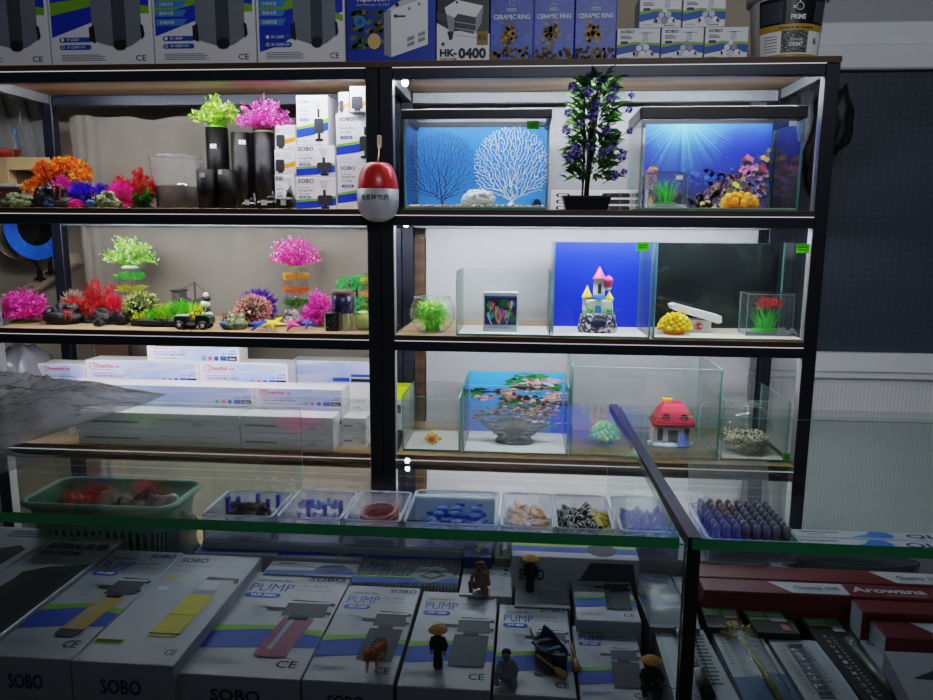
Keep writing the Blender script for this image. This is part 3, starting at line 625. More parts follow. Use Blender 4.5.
# ================================================================ second shelf, left bay
def bush(mb, c, rad, n, stem, leaves, size, seed, up=.25, thick=.0012, per=5, spread=1., tipball=0, lw=.5):
    rr = rnd(seed); c = Vector(c)
    for i in range(n):
        a = rr.uniform(0, 2*pi); e = asin(rr.uniform(up, 1)) if up >= 0 else rr.uniform(-.3, pi/2); q = rr.uniform(.72, 1.05)
        tip = c+Vector((rad[0]*cos(a)*cos(e)*q, rad[1]*sin(a)*cos(e)*q, rad[2]*sin(e)*q)); b = c+Vector((rr.gauss(0, 1)*rad[0]*.08, rr.gauss(0, 1)*rad[1]*.08, 0))
        mid = b*.5+tip*.5+Vector((rr.gauss(0, 1)*rad[0]*.06, rr.gauss(0, 1)*rad[1]*.06, rad[2]*.1*spread))
        mb.tube([b, mid, tip], [thick, thick, thick*.6], rr.choice(stem) if isinstance(stem, list) else stem, 3, False)
        for j in range(per):
            t = 1-j*.55/per*rr.uniform(.6, 1.3); p = mid+(tip-mid)*max(0, (t*2-1)) if t > .5 else b+(mid-b)*t*2
            d = Vector((rr.gauss(0, 1), rr.gauss(0, 1), rr.gauss(.5, .8))); mb.leaf(p, d, size*rr.uniform(.7, 1.2), size*lw, rr.choice(leaves), Vector((rr.gauss(0, 1), rr.gauss(0, 1), rr.gauss(0, 1))))
def spikes(mb, c, rad, n, l, w, mats, seed, up=-.1):
    rr = rnd(seed); c = Vector(c)
    for i in range(n):
        a = rr.uniform(0, 2*pi); z = rr.uniform(up, 1); h = sqrt(max(0, 1-z*z)); d = Vector((h*cos(a), h*sin(a), z))
        p = c+Vector((rad[0]*d.x, rad[1]*d.y, rad[2]*d.z))*rr.uniform(.1, .5); e = c+Vector((rad[0]*d.x, rad[1]*d.y, rad[2]*d.z))*rr.uniform(.85, 1.1)
        mb.leaf(p, e-p, (e-p).length, w*rr.uniform(.7, 1.3), rr.choice(mats), Vector((rr.gauss(0, 1), rr.gauss(0, 1), rr.gauss(0, 1))))
def P(key, c=None, **k): return mat('plant_'+key, c, .45, trans=.3, noise_=.15, scale=60, **k)
def rockset(mb, c, rad, m, seed, n=5):
    rr = rnd(seed); c = Vector(c); mb.ell((c.x, c.y, c.z+rad[2]*.30), (rad[0], rad[1], rad[2]*.42), m, 14, 8, True, -.7, .35, seed)
    for i in range(n*3):
        a = rr.uniform(0, 2*pi); q = rr.uniform(.1, .75); s = rr.uniform(.16, .34)
        mb.ell((c.x+rad[0]*q*cos(a), c.y+rad[1]*q*sin(a), c.z+rad[2]*rr.uniform(.4, .78)), (rad[0]*s, rad[1]*s, rad[2]*s*.8), m, 9, 6, True, -1, .9, seed+i)
MOSS = noise_mat('mossy_resin', [(.3, (40, 44, 34)), (.45, (92, 104, 66)), (.58, (128, 138, 100)), (.7, (180, 180, 150))], 110, .7, .6)
DROCK = noise_mat('black_resin', [(.38, (7, 8, 9)), (.6, (24, 27, 29)), (.72, (84, 88, 92))], 130, .4, .9)
def ornament(l, r, t, base, Y, z0, m, lab, seed, tower=None, blue=None, tall=True):
    x0, x1 = onY(l, (t+base)/2, Y).x, onY(r, (t+base)/2, Y).x; zt = onY((l+r)/2, t, Y).z; cx = (x0+x1)/2; w = (x1-x0)/2
    rt = root('resin_ornament', lab, 'ornament', (cx, Y, z0))
    mb = MB(); rockset(mb, (cx, Y, z0), (w, w*.7, (zt-z0)*.9), m, seed, 7); part(mb, 'rock', rt)
    if tower:
        mb = MB(); tx, tz, tc = tower; X = cx+w*tx; Z = z0+(zt-z0)*tz; h = (zt-z0)*.34; q = w*.12
        mc = mat('resin_%d_%d_%d' % tc, tc, .5, noise_=.25, scale=100)
        for s in (-1, 1): mb.tube([(X+s*q*1.3, Y-w*.55, Z-h*.5), (X+s*q*1.1, Y-w*.5, Z+h*.7)], q*.34, mc, 6)
        mb.box(X-q*2, X+q*2, Y-w*.5-q*.3, Y-w*.5+q*.3, Z+h*.66, Z+h*.86, mc, q*.1); mb.box(X-q*1.5, X+q*1.5, Y-w*.5-q*.3, Y-w*.5+q*.3, Z+h*.3, Z+h*.42, mc, q*.1)
        part(mb, 'gate', rt, 'red gate')
    if blue:
        mb = MB(); mb.ell((cx+w*blue[0], Y-w*.52, z0+(zt-z0)*blue[1]), (w*.32, w*.2, (zt-z0)*.16), mat('resin_blue', (50, 90, 170), .4, noise_=.3, scale=120), 10, 6, True, -1, .3, 3); part(mb, 'blue_water', rt, 'blue painted water')
    return rt
ornament(1, 34, 190, 212, 2.26, S2, MOSS, 'mossy green rock ornament with red gate at the left end of the second shelf', 1, (-.45, .62, (120, 40, 40)), (-.3, .25))
ornament(34, 73, 182, 212, 2.29, S2, DROCK, 'black rock ornament with red gate under the orange plant on the second shelf', 2, (.55, .55, (150, 50, 46)), (.1, .2))
ornament(88, 119, 189, 212, 2.25, S2, MOSS, 'mossy rock ornament between the purple and pink plants on the second shelf', 4, (-.3, .6, (120, 50, 46)), (-.5, .25))
# orange plant
q = onY(58, 205, 2.42); OR = [P('orange', (255, 150, 36)), P('amber', (255, 200, 84)), P('tangerine', (250, 116, 30)), P('deep_orange', (240, 90, 30))]
rt = root('coral_plant', 'orange and amber plastic plant at the left of the second shelf', 'plastic plant', (q.x, 2.42, S2)); mb = MB(); mf = MB(); rr = rnd(8); base = Vector((q.x, 2.42, S2))
mb.lathe([(.04, 0), (.035, .012), (0, .016)], base, mat('plant_foot', (60, 58, 52), .7), 12)
for (px, py, w) in [(x, y, w) for x, y, w in ((30, 188, 9), (36, 184, 8), (43, 180, 9), (41, 172, 9), (50, 169, 10), (60, 166, 10), (70, 165, 10), (80, 168, 9), (46, 190, 8), (55, 178, 8), (66, 174, 9), (77, 176, 8), (84, 178, 8), (88, 172, 6), (36, 194, 7), (30, 193, 7), (62, 184, 7), (74, 182, 7), (42, 165, 6))]:
    c = onY(px, py, 2.42+rr.uniform(-.06, .06)); mb.tube([base+Vector((0, 0, .01)), (base+c)/2+Vector((0, 0, .02)), c], .0025, mat('plant_stem_dark', (70, 44, 30), .6), 4, False)
    rw = w*.0031
    for j in range(70):
        a, z = rr.uniform(0, 2*pi), rr.uniform(-.6, 1); h = sqrt(1-z*z) if abs(z) < 1 else 0; d = Vector((h*cos(a), h*sin(a), z)); mf.leaf(c+d*rw*.5, d, rw*.62, rw*.5, rr.choice(OR if py < 186 else OR[:3]), Vector((rr.gauss(0, 1), rr.gauss(0, 1), 1)))
part(mb, 'stems', rt); part(mf, 'blossoms', rt)
def featherball(l, r, t, b, Y, z0, mats, lab, seed, n=500, w=.006, nm='feather_plant', grp=None, z_c=None):
    x0, x1 = onY(l, (t+b)/2, Y).x, onY(r, (t+b)/2, Y).x; zt = onY((l+r)/2, t, Y).z; cx = (x0+x1)/2; h = zt-z0
    rt = root(nm, lab, 'plastic plant', (cx, Y, z0), grp); mb = MB(); mb.lathe([((x1-x0)*.2, 0), ((x1-x0)*.18, .006), (0, .01)], (cx, Y, z0), mat('plant_foot', (60, 58, 52), .7), 12); part(mb, 'foot', rt)
    mb = MB(); spikes(mb, (cx, Y, z0+h*.42), ((x1-x0)/2, (x1-x0)*.42, h*.58), n, 0, w, mats, seed, -.7); part(mb, 'foliage', rt); return rt
PUR = [P('purple', (70, 36, 214)), P('indigo', (48, 24, 170)), P('violet', (104, 60, 232))]; PK = [P('pink', (246, 52, 168)), P('hot_pink', (236, 24, 140)), P('pale_pink', (250, 120, 200))]; MAG = [P('magenta', (224, 60, 190)), P('mag_pink', (246, 80, 190))]
featherball(50, 76, 174, 206, 2.36, S2, MAG, 'magenta feather plant in front of the orange plant', 11, 420)
featherball(66, 100, 181, 208, 2.33, S2, PUR, 'purple feather plant on the second shelf, left one of the purple pair', 12, 620)
featherball(90, 114, 182, 208, 2.35, S2, PUR, 'purple feather plant on the second shelf, right one touching the pink plant', 13, 420)
featherball(106, 136, 179, 210, 2.32, S2, PK, 'bright pink feather plant left of the red and green fern', 14, 620)
featherball(68, 83, 198, 212, 2.24, S2, [PK[1], MAG[1]], 'tiny crimson pink tuft beside the mossy rock on the second shelf', 15, 160, .004)
def fern(mb, base, tip, m, seed, l=.03, n=18):
    rr = rnd(seed); base = Vector(base); tip = Vector(tip); mid = (base+tip)/2+Vector((rr.uniform(-.01, .01), rr.uniform(-.01, .01), .01))
    for i in range(n):
        t = .25+.75*i/n; p = base*(1-t)**2+mid*2*t*(1-t)+tip*t*t; ax = (tip-base).normalized()
        for k in range(4):
            d = ax*.7+Vector((rr.gauss(0, 1), rr.gauss(0, 1), rr.gauss(0, .6)))*.7; mb.leaf(p, d, l*(1.1-t*.6)*rr.uniform(.7, 1.2), l*.24, m[0] if rr.random() < .6 else rr.choice(m), Vector((rr.gauss(0, 1), rr.gauss(0, 1), 1)))
RD = [P('red', (206, 32, 40)), P('crimson', (180, 22, 44)), P('scarlet', (226, 60, 44))]; GR = [P('grass', (60, 140, 40)), P('deep_green', (36, 96, 36)), P('mid_green', (84, 160, 50))]
q = onY(143, 207, 2.36); b = Vector((q.x, 2.36, S2)); rt = root('fern_plant', 'red and green plastic fern left of the measuring cup', 'plastic plant', b)
mb = MB(); mb.lathe([(.04, 0), (.035, .01), (0, .014)], b, mat('plant_foot'), 12); mg = MB()
for i, (px, py) in enumerate(((118, 176), (122, 184), (128, 181), (134, 172), (140, 170), (146, 176), (152, 182), (131, 190), (156, 187), (126, 192), (115, 180))): fern(mb, b, onY(px, py, 2.36+(.03 if i % 2 else -.03)), RD, 40+i, .03)
for i, (px, py) in enumerate(((135, 196), (142, 186), (148, 192), (152, 198), (138, 200), (146, 200))): fern(mg, b, onY(px, py, 2.33+(.02 if i % 2 else -.02)), GR, 60+i, .03)
part(mb, 'red_fronds', rt); part(mg, 'green_fronds', rt, 'green fronds')
# measuring cup with black sand
Y = 2.38; xl, xr = onY(155, 190, Y).x, onY(199, 190, Y).x; zt = onY(178, 157, Y).z; cx = (xl+xr)/2; h = zt-S2
rt = root('measuring_cup', 'clear plastic cup holding black sand beside the black tubes', 'cup', (cx, Y, S2)); rb, rtp = (xr-xl)*.44, (xr-xl)*.54
CUP = glass('cup_plastic', (250, 251, 252), haze=.16, refl=1.5, rough=.05)
mb = MB(); mb.lathe([(rb*.98, 0), (rb, .004), (rtp, h), (rtp+.004, h+.001), (rtp+.004, h-.004)], (cx, Y, S2), CUP, 32, caps=False); part(mb, 'cup_wall', rt)
mb = MB(); sz = onY(178, 187, Y).z-S2; rs = rb+(rtp-rb)*sz/h-.003; mb.lathe([(rb-.003, .003), (rs, sz), (rs*.5, sz+.006), (0, sz+.002)], (cx, Y, S2), noise_mat('black_sand', [(.4, (18, 18, 20)), (.6, (60, 60, 62)), (.7, (110, 112, 115))], 420, .7, .6), 32); part(mb, 'black_sand', rt, None, 'stuff')
mb = MB(); mb.tube([(cx+rtp-.002, Y, S2+h*.95), (cx+rtp+.02, Y, S2+h*.9), (cx+rtp+.022, Y, S2+h*.4), (cx+rb+.004, Y, S2+h*.25)], .004, CUP, 6); part(mb, 'handle', rt)
# black tubes
TUB = mat('black_tube', (11, 12, 14), .5, noise_=.05, spec=.25); RIBT = wave_mat('ribbed_black_tube', (12, 13, 15), (24, 25, 28), 60, 'Z', .35, .3)
def tube_(l, r, t, base, Y, lab, m=TUB, tilt=0, z0=S2, stickers=()):
    x0, x1 = onY(l, (t+base)/2, Y).x, onY(r, (t+base)/2, Y).x; zt = onY((l+r)/2, t, Y).z; cx = (x0+x1)/2; R = (x1-x0)/2
    rt = root('filter_tube', lab, 'tube', (cx, Y, z0), 'black filter tubes'); mb = MB(); mb.lathe([(R, 0), (R, zt-z0), (R*.88, zt-z0), (R*.88, .01), (0, .01)], (cx, Y, z0), m, 28, True); part(mb, 'tube_wall', rt)
    for px, py, w, hh in stickers:
        q = onY(px, py, Y-R); mb = MB(); i0 = mb.mark(); vs = []
        for i in range(5):
            a = (q.x-cx)/R+(i-2)*w/8; vs += [(cx+R*1.01*sin(a), Y-R*1.01*cos(a), q.z-hh/2), (cx+R*1.01*sin(a), Y-R*1.01*cos(a), q.z+hh/2)]
        mb.add(vs, [(2*i, 2*i+2, 2*i+3, 2*i+1) for i in range(4)], STICK); part(mb, 'price_sticker', rt, 'white price sticker')
    return (cx, Y, zt)
tA = tube_(208, 229, 128, 210, 2.46, 'tall black tube topped by the yellow-green plant', stickers=((213, 146, 1.2, .014),))
tube_(233, 252, 133, 210, 2.42, 'tall ribbed black tube left of the one carrying the pink plant', RIBT, stickers=((242, 142, 1.4, .014),))
tube_(247, 258, 134, 210, 2.52, 'thin black tube squeezed between two tall ribbed tubes', stickers=((254.5, 139, 1.2, .016),))
tB = tube_(255, 275, 133, 210, 2.42, 'tall ribbed black tube under the pink plant', RIBT)
tube_(198, 217, 170, 211, 2.30, 'short black tube at the left front of the tube group', stickers=((202, 175, 1.1, .014),))
tube_(218, 236, 170, 211, 2.31, 'short black tube second from left at the front of the tube group', stickers=((220, 172, 1.1, .014),))
def sprig(l, r, t, b, c, stem, leaves, lab, seed, foot, n=90, size=.02, per=6, lw=.5):
    x0, x1 = onY(l, (t+b)/2, c[1]).x, onY(r, (t+b)/2, c[1]).x; zt = onY((l+r)/2, t, c[1]).z
    rt = root('coral_plant', lab, 'plastic plant', c); mb = MB(); mb.lathe([(foot[0], 0), (foot[0], .004), (foot[0]*.6, .009), (0, .01)], c, foot[1], 16); part(mb, 'foot', rt)
    mb = MB(); cc = Vector(((x0+x1)/2*.5+c[0]*.5, c[1], c[2]+.004)); bush(mb, (c[0], c[1], c[2]+.005), ((x1-x0)/2*.97, (x1-x0)*.36, (zt-c[2])*.97), n, stem, leaves, size, seed, .12, .0016, per, lw=lw); part(mb, 'foliage', rt); return rt
YG = [P('lime', (150, 220, 50)), P('yellow_green', (200, 232, 90)), P('pale_lime', (232, 244, 180))]
sprig(189, 242, 96, 128, tA, [YG[0], YG[1]], YG, 'lime and cream plastic plant standing on a tall black tube', 21, (.028, P('foot_lime', (120, 190, 50))), 90, .018)
PM = [P('fuchsia', (250, 60, 190)), P('rose', (250, 110, 205)), P('light_rose', (254, 196, 232))]
sprig(234, 295, 96, 130, tB, [PM[0], PM[1]], PM, 'fuchsia plastic plant standing on a ribbed black tube', 22, (.033, P('foot_green', (130, 190, 90))), 190, .011)
# small black pumps by the tubes
for l, r, t, lab in ((243, 258, 198, 'little black pump with tag at the foot of the ribbed tubes'), (258, 277, 196, 'little black pump with white tag between tubes and cartons'), (278, 295, 190, 'little black pump with white tag in front of the small cartons')):
    Y = 2.27; x0, x1 = onY(l, 205, Y).x, onY(r, 205, Y).x; zt = onY(l, t, Y).z; cx = (x0+x1)/2; w = x1-x0
    rt = root('mini_pump', lab, 'pump', (cx, Y, S2), 'little black pumps'); mb = MB(); mb.box(x0, x1, Y-.02, Y+.02, S2, S2+(zt-S2)*.62, BLACK, .006); mb.lathe([(w*.2, 0), (w*.18, (zt-S2)*.4)], (cx+w*.2, Y, S2+(zt-S2)*.6), BLACK, 10); part(mb, 'pump_body', rt)
    mb = MB(); mb.tube([(cx+w*.2, Y, zt), (cx+w*.35, Y-.01, zt+.014), (cx+w*.5, Y-.02, zt-.01), (cx+w*.45, Y-.024, S2+.02)], .0016, mat('pump_cord', (90, 92, 96), .5), 4); part(mb, 'cord', rt)
    mb = MB(); mb.box(cx-w*.2, cx+w*.1, Y-.0225, Y-.021, S2+.012, S2+.028, STICK); part(mb, 'tag', rt, 'white tag')
# sponge filter cartons
def sponge(l, r, t, b, Y, z0, lab, kind='big', depth=.12, model='XB-2836', z1=None):
    ym = (t+b)/2; x0, x1 = onY(l, ym, Y).x, onY(r, ym, Y).x; z1 = z1 or onY((l+r)/2, t, Y).z; mb = MB(); mb.box(x0, x1, Y, Y+depth, z0, z1, WHITE, .0015); F = Face((x0, Y-.0002, z0), (x1-x0, 0, 0), (0, 0, z1-z0)); ar = F.h/F.w
    if kind == 'big':
        mb.text(F, 'SOBO', .08, .84, .085/max(ar, .7), NAVY, .36, .02); mb.lines(F, .10, .735, .34, .76, 1, GREY, 2, 2); mb.text(F, 'Sponge Filter', .10, .66, .07/max(ar, .8), INK, .36, .01); mb.text(F, '生化海绵', .10, .585, .06/max(ar, .8), DGREY, .26, 0)
        mb.pill(F, .10, .475, .40, .535, BLUE, 2); mb.text(F, model, .14, .487, .035, DIMW, .22, .01, 4)
        mb.poly(F, [(0, .30), (.5, .34), (1, .42), (1, .55), (.5, .43), (0, .36)], GREEN, 1); mb.poly(F, [(0, .14), (.5, .20), (1, .30), (1, .46), (.5, .37), (0, .31)], PBLUE, 2)
        mb.rect(F, .50, .86, .92, .875, LGREY, 2); mb.poly(F, [(.60, .86), (.78, .86), (.74, .70), (.64, .70)], LGREY, 2); mb.rect(F, .67, .55, .74, .72, INK, 4)
        mb.poly(F, [(.56, .24), (.56, .50), (.60, .53), (.82, .53), (.86, .50), (.86, .24)], mat('sponge_print', (38, 40, 48), .6), 4); mb.rect(F, .67, .10, .75, .26, INK, 4); mb.pill(F, .58, .07, .84, .13, INK, 4); mb.lines(F, .06, .05, .4, .1, 1, LGREY, 2)
    elif kind == 'mid':
        mb.text(F, 'SOBO', .06, .82, .13, NAVY, .40, .02); mb.lines(F, .08, .665, .34, .70, 1, GREY, 2, 2); mb.text(F, 'Sponge Filter', .08, .55, .085, INK, .36, .01); mb.text(F, '生化海绵', .08, .45, .07, DGREY, .26, 0); mb.pill(F, .08, .36, .38, .43, BLUE, 2); mb.text(F, model, .12, .375, .04, DIMW, .22, .01, 4)
        mb.poly(F, [(0, .24), (.5, .28), (1, .36), (1, .44), (.5, .36), (0, .32)], GREEN, 1); mb.poly(F, [(0, .04), (.5, .08), (1, .16), (1, .37), (.5, .29), (0, .25)], PBLUE, 2)
        mb.poly(F, [(.60, .88), (.82, .88), (.76, .66), (.66, .66)], LGREY, 2); mb.rect(F, .55, .88, .9, .9, LGREY, 2); mb.rect(F, .68, .46, .75, .62, INK, 4); mb.poly(F, [(.54, .18), (.54, .42), (.58, .46), (.88, .46), (.92, .42), (.92, .18)], mat('sponge_print'), 4); mb.pill(F, .62, .04, .84, .12, INK, 4); mb.rect(F, .7, .1, .76, .2, INK, 4)
    else:
        mb.poly(F, [(.05, .86), (.3, .86), (.25, .7), (.12, .7)], LGREY, 2); mb.lines(F, .36, .62, .95, .92, 4, LGREY, 2, 3); mb.poly(F, [(.45, .40), (1, .54), (1, .34), (.45, .22)], ORANGE, 2); mb.poly(F, [(.06, .12), (.06, .54), (.12, .60), (.42, .60), (.48, .54), (.48, .12)], mat('sponge_print'), 3); mb.rect(F, .6, .06, .95, .16, mat('peach_ink', (236, 180, 160), .5), 2); mb.rect(F, .16, .04, .4, .14, INK, 3)
    return solo(mb, 'sponge_filter_carton', lab, 'carton', 'SOBO sponge filter cartons on the second shelf')
Yb = 2.37; zs = [S2, onY(316, 177, Yb).z, onY(316, 145, Yb).z]
sponge(296, 336, 177, 211, Yb, zs[0], 'white SOBO sponge filter carton at the bottom of the middle stack', 'mid', z1=zs[1]-.0006)
sponge(296, 335, 145, 177, Yb, zs[1], 'white SOBO sponge filter carton in the middle of the middle stack', 'mid', z1=zs[2]-.0006)
sponge(296.5, 328, 95, 145, Yb, zs[2], 'tall white SOBO sponge filter carton on top of the middle stack', 'big', .13, 'XB-280')
Yc = 2.34; zs = [S2, onY(355, 162, Yc).z, onY(355, 113, Yc).z]
sponge(337.5, 379, 162, 211, Yc, zs[0], 'white SOBO sponge filter carton at the bottom of the right stack behind the hanging capsule', 'big', z1=zs[1]-.0006)
sponge(336, 378, 113, 162, Yc, zs[1], 'white SOBO sponge filter carton second from the bottom of the right stack', 'big', z1=zs[2]-.0006)
sponge(338.5, 349, 92, 113, Yc+.01, zs[2], 'tiny white filter box left of the orange-striped box atop the right stack', 'small', .08)
sponge(349.8, 377, 86, 113, Yc-.02, zs[2], 'small white filter box with orange stripe on top of the right stack by the post', 'small', .10)
Yd = 2.40; zs = [S2, onY(285, 174, Yd).z, onY(285, 149.5, Yd).z]
sponge(275, 295, 174, 211, Yd, zs[0], 'small white filter box at the bottom of the narrow stack beside the tubes', 'mid', .09, z1=zs[1]-.0006)
sponge(274.5, 295.5, 149.5, 174, Yd, zs[1], 'small white filter box with orange stripe in the middle of the narrow stack', 'small', .09, z1=zs[2]-.0006)
sponge(275, 295.5, 125, 149.5, Yd, zs[2], 'small white filter box with orange stripe on top of the narrow stack', 'small', .09)
# hanging capsule in front of the centre posts
Yh = 2.145; cx = onY(378, 190, Yh).x; zt, zb = onY(378, 162, Yh).z, onY(378, 222, Yh).z; R = (onY(397.5, 195, Yh).x-onY(357.5, 195, Yh).x)/2; zm = onY(378, 190, Yh).z
rt = root('hanging_capsule', 'red and white plastic capsule hanging on a string before the centre posts', 'capsule', (cx, Yh, zb))
n = 14
mb = MB(); mb.lathe([(R*max(0, cos(t))**.56, zm+(zt-zm)*sin(t)) for t in [i*pi/2/n for i in range(n+1)]], (cx, Yh, 0), mat('capsule_red', (206, 34, 34), .35, coat=.3, noise_=.06), 32); part(mb, 'upper_half', rt, 'glossy red upper half')
mb = MB(); hh = zm-zb; rc = R*1.03
prof = [(0.001, zb)]+[(rc*sin(t)**.8, zb+hh*.62*(1-cos(t))) for t in [i*pi/2/n for i in range(1, n+1)]]+[(rc, zm+.002), (R*.97, zm+.002)]
mb.lathe(prof, (cx, Yh, 0), mat('capsule_white', (206, 210, 214), .3, coat=.4, noise_=.04, trans=.2), 32)
vs, fs, tw, th = tmesh('相思特效药', .015); kk = (R*1.45)/tw
mb.add([(cx+rc*1.005*sin(((x-tw/2)*kk)/rc), Yh-rc*1.005*cos(((x-tw/2)*kk)/rc), zb+hh*.66+y*kk+.004*(((x-tw/2)*kk)/rc)**2*0) for x, y in vs], fs, INK); part(mb, 'lower_half', rt, 'translucent white lower half with black writing')
q = onY(378, 142, 2.17)
mb = MB(); mb.tube([(cx, Yh, zt-.002), (cx, Yh+.02, (zt+q.z)/2), (q.x, 2.19, q.z), (q.x, YF+.002, q.z+.006)], .0018, mat('string_cream', (210, 200, 170), .8), 5); mb.box(q.x-.006, q.x+.006, 2.186, 2.2005, q.z-.014, q.z+.022, mat('string_cream'), .002); part(mb, 'string', rt)
# ================================================================ glass tanks
def pane(mb, x0, x1, y0, y1, z0, z1, g=None, e=None):
    d = (abs(x1-x0), abs(y1-y0), abs(z1-z0)); ax = 'xyz'[d.index(min(d))]; g = g or TANKG; e = e or EDGE
    mb.box(x0, x1, y0, y1, z0, z1, e, 0, {(ax, -1): g, (ax, 1): g})
def tank(l, r, t, z0, Y, D, lab, th=.005, group=None, bottom=True, name='fish_tank', ztop=None, yref=None, floor=None):
    yr = yref or (t+40); x0, x1 = onY(l, yr, Y).x, onY(r, yr, Y).x; z1 = ztop or onY((l+r)/2, t, Y).z
    rt = root(name, lab, 'fish tank', ((x0+x1)/2, Y+D/2, z0), group)
    front = None
    for nm, a in (('front_pane', (x0, x1, Y, Y+th, z0, z1)), ('back_pane', (x0, x1, Y+D-th, Y+D, z0, z1)), ('side_pane', (x0, x0+th, Y+th, Y+D-th, z0, z1)), ('side_pane', (x1-th, x1, Y+th, Y+D-th, z0, z1))):
        mb = MB(); pane(mb, *a); o_ = part(mb, nm, rt); front = front or o_
    if bottom:
        mb = MB(); pane(mb, x0+th, x1-th, Y+th, Y+D-th, z0, z0+th); part(mb, 'bottom_pane', rt)
    if floor: mb = MB(); mb.box(x0+th+.001, x1-th-.001, Y+th+.001, Y+D-th-.002, z0+th+.0001, z0+th+.0004, mat('tank_floor_%d' % floor[0], floor, .6, noise_=.03)); part(mb, 'floor_mat', rt, 'pale mat on the tank floor')
    FRONT[rt.name] = front
    return rt, x0, x1, z1
FRONT = {}
def sticker(rt, px, py, Y, w, h, m=LIME, lab='lime green price sticker', writing=True):
    q = onY(px, py, Y-.001); mb = MB(); mb.box(q.x-w/2, q.x+w/2, Y-.0012, Y-.0002, q.z-h/2, q.z+h/2, m); F = Face((q.x-w/2, Y-.0013, q.z-h/2), (w, 0, 0), (0, 0, h))
    if writing: mb.lines(F, .15, .25, .85, .75, 2, mat('sticker_pen', (60, 110, 20), .5), 1)
    part(mb, 'price_sticker', FRONT.get(rt.name) or rt, lab)
YT = YF+.022
# --- tank A with sea fans
rt, x0, x1, z1 = tank(404, 549, 112, S2, YT, .26, 'rimmed tank with blue backing and two sea fans on the second shelf', yref=165)
A_ = (x0, x1, z1)
mb = MB(); zr = onY(480, 118.5, YT).z; zr2 = onY(480, 109, YT).z
mb.box(x0-.008, x1+.006, YT-.004, YT+.012, zr, zr2, BLACK, .002); mb.box(x0-.008, x0+.008, YT+.012, YT+.262, zr, zr2, BLACK, .002); mb.box(x1-.008, x1+.006, YT+.012, YT+.262, zr, zr2, BLACK, .002); mb.box(x0-.008, x1+.006, YT+.25, YT+.265, zr+.01, zr2, BLACK, .002); part(mb, 'rim', rt, 'black plastic rim')
yb = YT+.252; za = onY(480, 126, yb).z
mb = MB(); mb.box(x0+.006, x1-.006, yb, yb+.001, S2+.006, za, ramp_mat('blue_backing', [(0, (58, 132, 226)), (.5, (44, 116, 216)), (1, (40, 110, 210))], 'Z', .15, 3, .5)); part(mb, 'backing_film', rt, 'bright blue backing film')
sticker(rt, 533, 125, YT, .036, .024, mat('sticker_green', (80, 200, 24), .5, trans=.65), 'green price sticker')
q = onY(537, 203, YT-.001); mb = MB(); i0 = mb.mark()
gm = mat('tank_print_grey', (40, 60, 90), .5); mb.box(q.x-.012, q.x+.012, YT-.001, YT-.0004, q.z-.006, q.z+.004, gm); mb.ell((q.x, YT-.0006, q.z+.006), (.010, .0006, .006), gm, 10, 5); mb.tube([(q.x-.014, YT-.0008, q.z-.004), (q.x-.017, YT-.0008, q.z+.012)], .0012, gm, 4); part(mb, 'emblem', rt, 'small dark printed emblem')
mb = MB(); rr = rnd(70); gcol = [mat('gravel_%d' % i, c, .7, noise_=.1) for i, c in enumerate(((236, 234, 222), (206, 204, 190), (150, 150, 140)))]
def gravel(mb, x0, x1, y0, y1, z, n, s, mats, rr, hz=.006):
    for i in range(n):
        mb.ell((rr.uniform(x0, x1), rr.uniform(y0, y1), z+rr.uniform(0, hz)), (s*rr.uniform(.7, 1.3), s*rr.uniform(.7, 1.3), s*.7), rr.choice(mats), 6, 4)
mb.box(x0+.006, x1-.006, YT+.006, yb-.002, S2+.006, S2+.010, gcol[1]); gravel(mb, x0+.01, x1-.01, YT+.01, yb-.01, S2+.010, 520, .0045, gcol, rr, .005)
solo(mb, 'gravel_bed', 'pale gravel covering the floor of the blue sea fan tank', 'gravel', None, 'stuff')
